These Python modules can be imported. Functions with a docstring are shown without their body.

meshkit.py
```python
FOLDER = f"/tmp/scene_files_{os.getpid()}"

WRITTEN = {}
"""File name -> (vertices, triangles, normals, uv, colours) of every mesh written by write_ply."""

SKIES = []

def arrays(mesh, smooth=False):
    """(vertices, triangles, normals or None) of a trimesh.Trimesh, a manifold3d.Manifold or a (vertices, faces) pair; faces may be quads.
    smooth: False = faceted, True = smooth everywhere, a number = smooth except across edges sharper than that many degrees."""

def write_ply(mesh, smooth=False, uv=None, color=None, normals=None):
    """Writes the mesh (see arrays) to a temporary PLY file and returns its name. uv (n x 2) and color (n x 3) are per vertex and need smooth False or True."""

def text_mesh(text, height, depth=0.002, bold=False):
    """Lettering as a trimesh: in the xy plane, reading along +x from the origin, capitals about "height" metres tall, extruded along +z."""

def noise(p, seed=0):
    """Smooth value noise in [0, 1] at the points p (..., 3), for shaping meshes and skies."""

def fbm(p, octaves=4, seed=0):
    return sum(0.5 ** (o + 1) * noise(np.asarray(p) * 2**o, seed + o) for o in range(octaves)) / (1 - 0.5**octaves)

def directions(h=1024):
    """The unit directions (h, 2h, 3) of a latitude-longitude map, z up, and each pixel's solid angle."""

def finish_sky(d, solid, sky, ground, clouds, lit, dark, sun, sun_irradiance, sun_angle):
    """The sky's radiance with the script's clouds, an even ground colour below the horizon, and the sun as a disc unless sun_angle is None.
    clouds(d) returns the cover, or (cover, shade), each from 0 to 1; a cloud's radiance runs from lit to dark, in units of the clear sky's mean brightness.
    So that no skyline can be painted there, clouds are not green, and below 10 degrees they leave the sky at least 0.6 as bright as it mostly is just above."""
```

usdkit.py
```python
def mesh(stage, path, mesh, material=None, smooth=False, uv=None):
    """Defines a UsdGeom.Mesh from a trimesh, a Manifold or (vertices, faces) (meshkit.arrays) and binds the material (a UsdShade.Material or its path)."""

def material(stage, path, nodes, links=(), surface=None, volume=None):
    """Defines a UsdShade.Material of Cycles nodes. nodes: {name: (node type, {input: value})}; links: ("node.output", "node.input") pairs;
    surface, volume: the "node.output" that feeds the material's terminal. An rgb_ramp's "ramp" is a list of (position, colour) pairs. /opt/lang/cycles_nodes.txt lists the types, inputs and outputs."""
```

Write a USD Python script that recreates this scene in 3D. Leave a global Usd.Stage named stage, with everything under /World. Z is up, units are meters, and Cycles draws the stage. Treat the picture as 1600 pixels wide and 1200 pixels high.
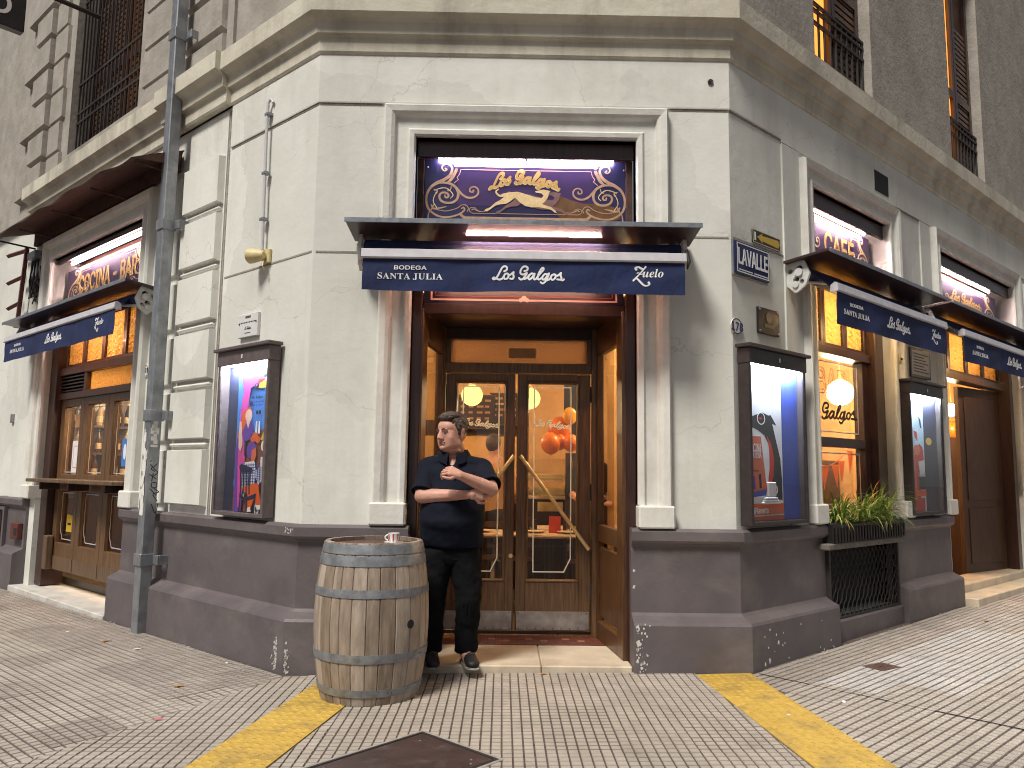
import math, random, re
import numpy as np, trimesh, manifold3d as m3
import usdkit, meshkit
from shapely import affinity, union_all
from shapely.geometry import Polygon, LineString, Point, MultiPolygon, box as sbox
from pxr import Usd, UsdGeom, UsdLux, UsdShade, Gf, Sdf

random.seed(7)
rng = np.random.default_rng(7)
stage = Usd.Stage.CreateInMemory()
UsdGeom.SetStageUpAxis(stage, 'Z'); UsdGeom.SetStageMetersPerUnit(stage, 1.0)
UsdGeom.Xform.Define(stage, '/World'); UsdGeom.Scope.Define(stage, '/World/Looks')

# ------------------------------------------------------------------ camera, sky, street light
EXPOSURE = 1.08
cam = UsdGeom.Camera.Define(stage, '/World/camera')
F_PX, PITCH, ROLL, YAW = 1205.8, math.radians(6.51), math.radians(-0.76), math.radians(-0.615)
cam.CreateHorizontalApertureAttr(36.0); cam.CreateVerticalApertureAttr(27.0)
cam.CreateFocalLengthAttr(36.0 * F_PX / 1600); cam.CreateExposureAttr(EXPOSURE)
cam.CreateClippingRangeAttr(Gf.Vec2f(0.05, 500))
def cam_axes():
    cp, sp, cr, sr, cy, sy = math.cos(PITCH), math.sin(PITCH), math.cos(ROLL), math.sin(ROLL), math.cos(YAW), math.sin(YAW)
    f, r, d = np.array([0, cp, sp]), np.array([1., 0, 0]), np.array([0, sp, -cp])
    r, d = cr * r + sr * d, -sr * r + cr * d
    Rz = np.array([[cy, -sy, 0], [sy, cy, 0], [0, 0, 1]])
    return Rz @ r, Rz @ d, Rz @ f
r_, d_, f_ = cam_axes()
EYE = np.array([0, -5.866, 1.4355])
M = np.eye(4); M[0, :3], M[1, :3], M[2, :3], M[3, :3] = r_, -d_, -f_, EYE
cam.AddTransformOp().Set(Gf.Matrix4d(*M.ravel().tolist()))

SUN = np.array([-0.31, -0.45, 0.83]); SUN /= np.linalg.norm(SUN)      # towards the street light, high on the left
sun_el, sun_rot = math.asin(SUN[2]), math.atan2(SUN[0], SUN[1])
dome = UsdLux.DomeLight.Define(stage, '/World/sky')
dome.GetPrim().SetCustomDataByKey('kind', 'structure')
dm = usdkit.material(stage, '/World/Looks/sky_material', {
    'sky': ('sky_texture', {'sky_type': 'single_scattering', 'sun_disc': False, 'sun_elevation': sun_el, 'sun_rotation': sun_rot}),
    'desat': ('hsv', {'hue': 0.5, 'saturation': 0.35, 'value': 1.0, 'fac': 1.0}),
    'warm': ('mix', {'mix_type': 'multiply', 'fac': 1.0, 'color2': (1.0, 0.95, 0.93)}),
    'bg': ('background_shader', {'strength': 0.028})},
    [('sky.color', 'desat.color'), ('desat.color', 'warm.color1'), ('warm.color', 'bg.color')], surface='bg.background')
UsdShade.MaterialBindingAPI.Apply(dome.GetPrim()).Bind(dm)
sun = UsdLux.DistantLight.Define(stage, '/World/street_light')
sun.CreateIntensityAttr(0.54); sun.CreateAngleAttr(15.0); sun.CreateNormalizeAttr(True); sun.CreateColorAttr(Gf.Vec3f(1.0, 0.95, 0.87))
zz = SUN; xx = np.cross([0, 0, 1], zz); xx /= np.linalg.norm(xx); yy = np.cross(zz, xx)
M = np.eye(4); M[0, :3], M[1, :3], M[2, :3] = xx, yy, zz
sun.AddTransformOp().Set(Gf.Matrix4d(*M.ravel().tolist()))

# ------------------------------------------------------------------ materials
L_ = {}
def mat(name, c1, c2=None, rough=0.6, scale=8, detail=6, metal=0.0, bump=0.0, bscale=None, stretch=(1, 1, 1), ramp=(0.35, 0.65), stain=None, spec=0.5, obj=False, coat=0.0, bdist=0.01, tint=0.0, crack=False):
    """procedural principled material: two colours mixed by noise, optional larger stains, bump and per-object tint"""
    c2 = c2 or c1
    n = {'geo': ('geometry', {}), 'map': ('mapping', {'scale': stretch}), 'no': ('noise_texture', {'scale': scale, 'detail': detail, 'roughness': 0.6}),
         'rp': ('rgb_ramp', {'ramp': [(ramp[0], c1), (ramp[1], c2)]}),
         'p': ('principled_bsdf', {'roughness': rough, 'metallic': metal, 'specular_ior_level': spec, 'coat_weight': coat})}
    l = [('map.vector', 'no.vector'), ('no.fac', 'rp.fac')]
    if obj:
        n['tc'] = ('texture_coordinate', {}); l.append(('tc.object', 'map.vector'))
    else:
        l.append(('geo.position', 'map.vector'))
    col = 'rp.color'
    if stain:   # (colour, scale, low, high, amount, stretch)
        sc, ss, lo, hi, amt, st = stain
        n['smap'] = ('mapping', {'scale': st}); n['sn'] = ('noise_texture', {'scale': ss, 'detail': 8, 'roughness': 0.65})
        n['sr'] = ('map_range', {'from_min': lo, 'from_max': hi, 'to_min': 0.0, 'to_max': amt, 'clamp': True})
        n['sm'] = ('mix', {'color2': sc})
        l += [('geo.position' if not obj else 'tc.object', 'smap.vector'), ('smap.vector', 'sn.vector'), ('sn.fac', 'sr.value'), ('sr.result', 'sm.fac'), (col, 'sm.color1')]
        col = 'sm.color'
    if crack:   # paint patches in slightly other tones, hairline cracks, drips
        n['pv'] = ('voronoi_texture', {'scale': 0.55, 'randomness': 1.0}); n['pvc'] = ('rgb_to_bw', {}); n['pr'] = ('map_range', {'from_min': 0.2, 'from_max': 0.8, 'to_min': 0.92, 'to_max': 1.05, 'clamp': True})
        n['ph'] = ('hsv', {'hue': 0.5, 'saturation': 1.0, 'fac': 1.0}); n['dn'] = ('noise_texture', {'scale': 2.5, 'detail': 6}); n['dm'] = ('vector_math', {'math_type': 'multiply_add', 'vector2': (0.5, 0.5, 0.5)})
        n['cv'] = ('voronoi_texture', {'feature': 'distance_to_edge', 'scale': 0.9}); n['cr'] = ('map_range', {'from_min': 0.0, 'from_max': 0.0035, 'to_min': 0.45, 'to_max': 0.0, 'clamp': True}); n['cm'] = ('mix', {'color2': (0.30, 0.28, 0.24)})
        n['wm'] = ('mapping', {'scale': (9, 9, 0.35)}); n['wn'] = ('noise_texture', {'scale': 1.0, 'detail': 6, 'roughness': 0.6}); n['wr'] = ('map_range', {'from_min': 0.56, 'from_max': 0.76, 'to_min': 0.0, 'to_max': 0.18, 'clamp': True}); n['wx'] = ('mix', {'color2': (0.42, 0.39, 0.32)})
        l += [('geo.position', 'dn.vector'), ('dn.color', 'dm.vector1'), ('geo.position', 'dm.vector3'), ('dm.vector', 'pv.vector'), ('dm.vector', 'cv.vector'), ('pv.color', 'pvc.color'), ('pvc.val', 'pr.value'), ('pr.result', 'ph.value'), (col, 'ph.color'), ('cv.distance', 'cr.value'), ('cr.result', 'cm.fac'), ('ph.color', 'cm.color1'), ('geo.position', 'wm.vector'), ('wm.vector', 'wn.vector'), ('wn.fac', 'wr.value'), ('wr.result', 'wx.fac'), ('cm.color', 'wx.color1')]
        col = 'wx.color'
    if tint:
        n['oi'] = ('object_info', {}); n['tr'] = ('map_range', {'from_min': 0.0, 'from_max': 1.0, 'to_min': 1 - tint, 'to_max': 1 + tint})
        n['th'] = ('hsv', {'hue': 0.5, 'saturation': 1.0, 'fac': 1.0})
        l += [('oi.random', 'tr.value'), ('tr.result', 'th.value'), (col, 'th.color')]
        col = 'th.color'
    l.append((col, 'p.base_color'))
    if bump:
        n['bn'] = ('noise_texture', {'scale': bscale or scale * 4, 'detail': 5, 'roughness': 0.6})
        n['bu'] = ('bump', {'strength': bump, 'distance': bdist})
        l += [('map.vector', 'bn.vector'), ('bn.fac', 'bu.height'), ('bu.normal', 'p.normal')]
    L_[name] = usdkit.material(stage, f'/World/Looks/{name}', n, l, surface='p.BSDF')
    return L_[name]
def emit(name, col, strength):
    L_[name] = usdkit.material(stage, f'/World/Looks/{name}', {'e': ('emission', {'color': col, 'strength': strength})}, [], surface='e.emission')

plaster_stain = ((0.40, 0.38, 0.33), 1.6, 0.48, 0.75, 0.45, (1.0, 1.0, 0.35))
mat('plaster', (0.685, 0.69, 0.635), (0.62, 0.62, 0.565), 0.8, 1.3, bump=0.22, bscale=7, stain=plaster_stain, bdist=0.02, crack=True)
mat('plaster_cream', (0.60, 0.57, 0.47), (0.50, 0.465, 0.375), 0.85, 3, bump=0.4, bscale=16, stain=((0.24, 0.21, 0.17), 2.4, 0.47, 0.72, 0.7, (1.3, 1.3, 0.35)), bdist=0.015)
mat('plaster_old_dimmed', (0.37, 0.34, 0.30), (0.28, 0.255, 0.222), 0.9, 4, bump=0.5, bscale=18, stain=((0.20, 0.18, 0.155), 1.4, 0.48, 0.75, 0.45, (1, 1, 0.6)), bdist=0.015)  # old upper render, its colour also darkened to stand for dim upper-storey light
mat('moulding', (0.69, 0.685, 0.64), (0.60, 0.59, 0.54), 0.8, 6, bump=0.3, bscale=30, stain=((0.42, 0.38, 0.31), 3.0, 0.5, 0.75, 0.5, (1, 1, 0.4)))
mat('joint', (0.34, 0.32, 0.27), (0.22, 0.20, 0.17), 0.9, 20)
mat('plinth', (0.125, 0.106, 0.110), (0.092, 0.078, 0.082), 0.5, 2.2, bump=0.25, bscale=9, stain=((0.20, 0.175, 0.16), 1.8, 0.52, 0.78, 0.7, (1, 1, 1.6)), bdist=0.02)
mat('paint_chip', (0.62, 0.61, 0.57), (0.5, 0.48, 0.45), 0.9, 40)
mat('dark_void', (0.012, 0.011, 0.010), None, 0.8)
mat('wood', (0.105, 0.048, 0.018), (0.050, 0.021, 0.009), 0.38, 6, bump=0.15, stretch=(6, 6, 0.6), bscale=20, coat=0.15)
mat('wood_dark', (0.045, 0.017, 0.012), (0.022, 0.009, 0.007), 0.35, 6, bump=0.1, stretch=(6, 6, 0.6), bscale=20, coat=0.2)
mat('wood_oak', (0.165, 0.088, 0.038), (0.075, 0.038, 0.016), 0.42, 7, detail=8, bump=0.2, stretch=(8, 8, 0.5), bscale=25, coat=0.1)
mat('wood_door', (0.085, 0.040, 0.016), (0.045, 0.02, 0.009), 0.4, 6, bump=0.15, stretch=(6, 6, 0.6), bscale=20)
mat('wood_worn', (0.16, 0.10, 0.055), (0.075, 0.042, 0.022), 0.6, 7, bump=0.25, stretch=(8, 8, 0.5), bscale=25)
mat('sign_blue', (0.024, 0.022, 0.085), (0.018, 0.016, 0.06), 0.35, 4)
mat('sign_violet', (0.055, 0.022, 0.10), (0.036, 0.016, 0.085), 0.4, 3)
mat('sign_rust', (0.16, 0.065, 0.012), (0.09, 0.035, 0.008), 0.6, 14, detail=8)
mat('gold', (0.62, 0.41, 0.12), (0.50, 0.31, 0.08), 0.4, 30)
mat('gold_dull', (0.47, 0.31, 0.19), (0.36, 0.22, 0.13), 0.45, 30)
mat('gold_pale', (0.72, 0.56, 0.30), (0.62, 0.45, 0.2), 0.45, 30)
mat('pink_line', (0.72, 0.42, 0.36), None, 0.5)
mat('brown_dog', (0.20, 0.10, 0.09), (0.15, 0.08, 0.08), 0.5, 20)
mat('navy_fabric', (0.009, 0.020, 0.088), (0.007, 0.014, 0.060), 0.85, 3, bump=0.55, bscale=7, bdist=0.03, stretch=(1, 1, 0.6))
mat('navy_panel', (0.016, 0.012, 0.028), None, 0.3)
mat('white_print', (0.78, 0.78, 0.78), (0.68, 0.68, 0.70), 0.8, 60)
mat('alu_white', (0.56, 0.55, 0.58), (0.47, 0.46, 0.49), 0.4, 12)
mat('hood_metal', (0.060, 0.034, 0.032), (0.040, 0.022, 0.022), 0.32, 6, spec=0.5)
mat('hood_edge', (0.30, 0.32, 0.35), (0.2, 0.21, 0.24), 0.4, 20, metal=0.6)
mat('cast_white', (0.62, 0.62, 0.60), (0.5, 0.5, 0.48), 0.45, 20)
mat('galvanised', (0.30, 0.315, 0.335), (0.20, 0.215, 0.235), 0.42, 9, metal=0.55, detail=8, bump=0.1, stain=((0.42, 0.42, 0.43), 12, 0.5, 0.7, 0.6, (1, 1, 0.5)))
mat('galv_blue', (0.10, 0.125, 0.165), (0.07, 0.085, 0.115), 0.45, 9, metal=0.3)
mat('brass', (0.86, 0.66, 0.34), (0.74, 0.53, 0.24), 0.25, 30, metal=0.4)
mat('steel_plate', (0.44, 0.42, 0.41), (0.27, 0.25, 0.24), 0.36, 11, metal=0.75, detail=8, bump=0.12)
mat('rust', (0.10, 0.045, 0.030), (0.045, 0.022, 0.017), 0.85, 14, bump=0.4)
mat('iron', (0.020, 0.017, 0.016), (0.032, 0.024, 0.02), 0.6, 20)
mat('red_iron', (0.13, 0.030, 0.022), (0.07, 0.02, 0.017), 0.6, 14)
mat('marble', (0.60, 0.52, 0.40), (0.48, 0.40, 0.30), 0.4, 5, detail=8, stain=((0.30, 0.24, 0.17), 4, 0.52, 0.75, 0.6, (1, 1, 1)))
mat('marble_white', (0.60, 0.585, 0.55), (0.46, 0.44, 0.41), 0.5, 5, detail=8, stain=((0.28, 0.25, 0.22), 4, 0.5, 0.75, 0.6, (1, 1, 1)))
mat('mosaic', (0.16, 0.05, 0.03), (0.10, 0.032, 0.02), 0.35, 25)
mat('mosaic_light', (0.30, 0.14, 0.07), None, 0.35)
TS = ((0.13, 0.105, 0.085), 1.6, 0.52, 0.80, 0.40, (1, 1, 1))
mat('tile_grey', (0.395, 0.348, 0.298), (0.325, 0.285, 0.242), 0.75, 6, detail=8, stain=TS, tint=0.07)
mat('tile_warm', (0.325, 0.285, 0.245), (0.245, 0.21, 0.18), 0.78, 6, detail=8, stain=TS, tint=0.08)
mat('tile_light', (0.435, 0.405, 0.375), (0.37, 0.342, 0.315), 0.72, 6, detail=8, stain=TS, tint=0.04)
mat('tile_yellow', (0.53, 0.345, 0.060), (0.42, 0.265, 0.040), 0.7, 22, detail=8, stain=((0.17, 0.12, 0.06), 5, 0.50, 0.74, 0.75, (1, 1, 1)), tint=0.08)
mat('grout', (0.105, 0.080, 0.069), (0.066, 0.050, 0.043), 0.9, 25)
mat('hatch_iron', (0.060, 0.036, 0.033), (0.040, 0.024, 0.023), 0.5, 7, detail=8, bump=0.3, stain=((0.12, 0.10, 0.10), 9, 0.55, 0.72, 0.55, (1, 1, 1)))
mat('ledge_stone', (0.17, 0.155, 0.13), (0.10, 0.09, 0.075), 0.85, 20, bump=0.4)
mat('concrete', (0.34, 0.32, 0.30), (0.24, 0.22, 0.2), 0.9, 25, bump=0.5)
for i, (a, b) in enumerate((((0.335, 0.268, 0.205), (0.205, 0.158, 0.117)), ((0.42, 0.35, 0.28), (0.28, 0.225, 0.175)), ((0.27, 0.208, 0.153), (0.155, 0.115, 0.083)))):
    mat('stave_%s' % 'abc'[i], a, b, 0.72, 5, detail=8, bump=0.3, stretch=(5, 5, 0.7), bscale=26, stain=((0.085, 0.058, 0.042), 6, 0.50, 0.76, 0.75, (1, 1, 0.35)))
mat('barrel_top', (0.10, 0.045, 0.035), (0.06, 0.03, 0.025), 0.55, 9, stretch=(1, 6, 1))
mat('hoop', (0.29, 0.305, 0.325), (0.17, 0.18, 0.195), 0.42, 14, metal=0.45, detail=8, bump=0.15, stain=((0.12, 0.085, 0.065), 9, 0.58, 0.75, 0.5, (1, 1, 1)))
mat('ceramic', (0.78, 0.77, 0.76), None, 0.2)
mat('ceramic_red', (0.45, 0.10, 0.08), None, 0.3)
mat('skin', (0.54, 0.30, 0.225), (0.47, 0.235, 0.17), 0.5, 14, spec=0.4)
mat('lips', (0.30, 0.12, 0.09), None, 0.45)
mat('eye_white', (0.34, 0.31, 0.29), None, 0.2)
mat('eye_dark', (0.025, 0.016, 0.012), None, 0.2)
mat('hair', (0.060, 0.036, 0.026), (0.026, 0.017, 0.014), 0.55, 60, stretch=(1, 1, 1), bump=0.5, bscale=160)
mat('shirt', (0.0062, 0.0085, 0.018), (0.0042, 0.0055, 0.012), 0.9, 5, spec=0.2, bump=0.25, bscale=14, bdist=0.02)
mat('trousers', (0.0050, 0.0050, 0.0065), (0.0035, 0.0035, 0.0045), 0.9, 5, spec=0.15, bump=0.3, bscale=14, bdist=0.02)
mat('shoe', (0.010, 0.010, 0.011), None, 0.6)
mat('sole', (0.42, 0.40, 0.37), (0.1, 0.09, 0.09), 0.6, 30)
mat('leaf_green', (0.17, 0.27, 0.04), (0.08, 0.15, 0.02), 0.5, 20)
mat('leaf_pale', (0.38, 0.44, 0.13), (0.20, 0.28, 0.05), 0.5, 20)
mat('soil', (0.03, 0.02, 0.014), None, 0.9)
mat('dry_leaf', (0.42, 0.22, 0.05), (0.30, 0.14, 0.04), 0.8, 30)
mat('litter_white', (0.7, 0.68, 0.64), None, 0.8)
mat('litter_red', (0.6, 0.10, 0.12), None, 0.7)
mat('enamel_blue', (0.012, 0.016, 0.07), None, 0.18)
mat('black_gloss', (0.012, 0.011, 0.012), (0.02, 0.018, 0.018), 0.25, 12)
mat('case_frame', (0.040, 0.030, 0.030), (0.026, 0.020, 0.02), 0.45, 20)
mat('case_frame_worn', (0.13, 0.10, 0.10), (0.09, 0.07, 0.07), 0.5, 20)
mat('plaque_white', (0.66, 0.66, 0.64), (0.6, 0.6, 0.58), 0.5, 10)
mat('print_dark', (0.03, 0.03, 0.035), None, 0.7)
mat('cream', (0.62, 0.52, 0.28), (0.52, 0.42, 0.2), 0.5, 15)
mat('yellow_sign', (0.55, 0.36, 0.03), None, 0.4)
mat('wall_ochre', (0.50, 0.295, 0.125), (0.43, 0.245, 0.095), 0.85, 3)
mat('ceiling_ochre', (0.55, 0.36, 0.17), None, 0.9)
mat('floor_inside', (0.10, 0.085, 0.07), (0.06, 0.05, 0.042), 0.4, 4)
mat('board_dark', (0.030, 0.013, 0.012), None, 0.6)
mat('balloon', (0.62, 0.15, 0.015), None, 0.18, spec=0.6)
mat('balloon_amber', (0.72, 0.33, 0.03), None, 0.2)
mat('orange_paper', (0.75, 0.22, 0.03), None, 0.8)
mat('red_card', (0.55, 0.055, 0.02), None, 0.6)
mat('cloth_dark', (0.02, 0.016, 0.018), None, 0.9)
mat('cloth_tan', (0.42, 0.24, 0.12), None, 0.9)
mat('table_pale', (0.56, 0.44, 0.32), (0.44, 0.3, 0.2), 0.4, 20)
mat('glass_bottle', (0.10, 0.035, 0.01), None, 0.08, spec=0.8)
mat('bottle_clear', (0.42, 0.32, 0.18), None, 0.1, spec=0.8)
mat('bottle_dark', (0.012, 0.016, 0.010), None, 0.1, spec=0.8)
mat('label_cream', (0.62, 0.5, 0.32), None, 0.7)
for nm, c in dict(art_sky=(0.05, 0.19, 0.55), art_light=(0.45, 0.62, 0.72), art_pink=(0.62, 0.06, 0.34), art_violet=(0.12, 0.04, 0.34), art_orange=(0.68, 0.10, 0.01), art_red=(0.50, 0.02, 0.012), art_brown=(0.20, 0.055, 0.03), art_skin=(0.72, 0.50, 0.44), art_navy=(0.008, 0.01, 0.05), art_white=(0.74, 0.74, 0.76), art_yellow=(0.66, 0.42, 0.03), art_check=(0.34, 0.44, 0.66), art_blue=(0.035, 0.07, 0.36), art_grey=(0.42, 0.42, 0.44), art_coral=(0.60, 0.13, 0.055), art_ink=(0.006, 0.006, 0.009), art_green=(0.02, 0.32, 0.25), art_hair=(0.55, 0.10, 0.01), art_darkblue=(0.014, 0.018, 0.05)).items():
    mat(nm, c, tuple(0.88 * x for x in c), 0.6, 10)
emit('tube', (1.0, 0.72, 0.70), 115.0)
emit('tube_cool', (0.92, 0.80, 1.0), 48.0)
emit('tube_warm', (1.0, 0.54, 0.40), 110.0)
emit('under_strip', (1.0, 0.50, 0.32), 52.0)
emit('under_strip_gold', (1.0, 0.64, 0.28), 85.0)
emit('case_led', (0.74, 0.84, 1.0), 420.0)
emit('globe', (1.0, 0.84, 0.22), 1.0)
emit('globe_white', (1.0, 0.74, 0.42), 78.0)
emit('lit_window', (1.0, 0.34, 0.06), 0.9)
def glassy(name, tint, rough=0.02, f0=0.03):
    L_[name] = usdkit.material(stage, f'/World/Looks/{name}', {'t': ('transparent_bsdf', {'color': tint}), 'g': ('glossy_bsdf', {'color': (1, 1, 1), 'roughness': rough}),
        'lw': ('layer_weight', {'blend': 0.5}), 'pw': ('math', {'math_type': 'power', 'value2': 5.0}), 'ma': ('math', {'math_type': 'multiply_add', 'value2': 0.9, 'value3': f0}), 'mx': ('mix_closure', {})},
        [('lw.facing', 'pw.value1'), ('pw.value', 'ma.value1'), ('ma.value', 'mx.fac'), ('t.BSDF', 'mx.closure1'), ('g.BSDF', 'mx.closure2')], surface='mx.closure')
glassy('pane', (0.93, 0.93, 0.92)); glassy('pane_dark', (0.6, 0.57, 0.53), f0=0.05)
L_['frosted_glass'] = usdkit.material(stage, '/World/Looks/frosted_glass', {
    'geo': ('geometry', {}), 'w': ('noise_texture', {'scale': 55, 'detail': 3}), 'b': ('bump', {'strength': 0.7, 'distance': 0.01}),
    't': ('translucent_bsdf', {'color': (0.66, 0.48, 0.33)}), 'd': ('principled_bsdf', {'base_color': (0.40, 0.26, 0.15), 'roughness': 0.25}), 'mx': ('mix_closure', {'fac': 0.5})},
    [('geo.position', 'w.vector'), ('w.fac', 'b.height'), ('b.normal', 't.normal'), ('b.normal', 'd.normal'), ('t.BSDF', 'mx.closure1'), ('d.BSDF', 'mx.closure2')], surface='mx.closure')
L_['pennant_paper'] = usdkit.material(stage, '/World/Looks/pennant_paper', {'t': ('translucent_bsdf', {'color': (0.95, 0.42, 0.08)}), 'd': ('diffuse_bsdf', {'color': (0.75, 0.22, 0.03)}), 'mx': ('mix_closure', {'fac': 0.4})}, [('t.BSDF', 'mx.closure1'), ('d.BSDF', 'mx.closure2')], surface='mx.closure')
L_['etched'] = usdkit.material(stage, '/World/Looks/etched', {'t': ('translucent_bsdf', {'color': (0.95, 0.95, 0.88)}), 'd': ('diffuse_bsdf', {'color': (0.85, 0.86, 0.82)}), 'mx': ('mix_closure', {'fac': 0.55})}, [('t.BSDF', 'mx.closure1'), ('d.BSDF', 'mx.closure2')], surface='mx.closure')
# pressed yellow glass: translucent, warm, with a herringbone-like relief
L_['amber_glass'] = usdkit.material(stage, '/World/Looks/amber_glass', {
    'geo': ('geometry', {}), 'mp': ('mapping', {'scale': (1, 1, 1)}), 'w': ('voronoi_texture', {'scale': 26}), 'b': ('bump', {'strength': 0.8, 'distance': 0.02}),
    't': ('translucent_bsdf', {'color': (0.80, 0.60, 0.30)}), 'd': ('principled_bsdf', {'base_color': (0.74, 0.50, 0.20), 'roughness': 0.2}), 'mx': ('mix_closure', {'fac': 0.5})},
    [('geo.position', 'mp.vector'), ('mp.vector', 'w.vector'), ('w.distance', 'b.height'), ('b.normal', 't.normal'), ('b.normal', 'd.normal'), ('t.BSDF', 'mx.closure1'), ('d.BSDF', 'mx.closure2')], surface='mx.closure')

# ------------------------------------------------------------------ frames of the three faces
AL, AR = math.radians(41.948), math.radians(41.003)
XL, XR = -1.497, 1.765
FR = {'C': (np.array([0, 0, 0.]), np.array([1, 0, 0.]), np.array([0, -1., 0])),
      'L': (np.array([XL, 0, 0.]), np.array([-math.cos(AL), math.sin(AL), 0]), np.array([-math.sin(AL), -math.cos(AL), 0])),
      'R': (np.array([XR, 0, 0.]), np.array([math.cos(AR), math.sin(AR), 0]), np.array([math.sin(AR), -math.cos(AR), 0]))}
def P(k, u, w, z):
    o, d, n = FR[k]
    return o + d * u + n * w + np.array([0, 0, z])
def X(k, u=0, w=0, z=0):
    """4x4 taking (u, z, w)-ordered local points, x along the wall, y up, z outwards"""
    o, d, n = FR[k]
    m = np.eye(4); m[:3, 0], m[:3, 1], m[:3, 2], m[:3, 3] = d, (0, 0, 1), n, P(k, u, w, z)
    return m
def G(x): return 0.013 * x      # the pavement rises a little to the right
def gp(x, y, z=0): return np.array([x, y, G(x) + z])

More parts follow.
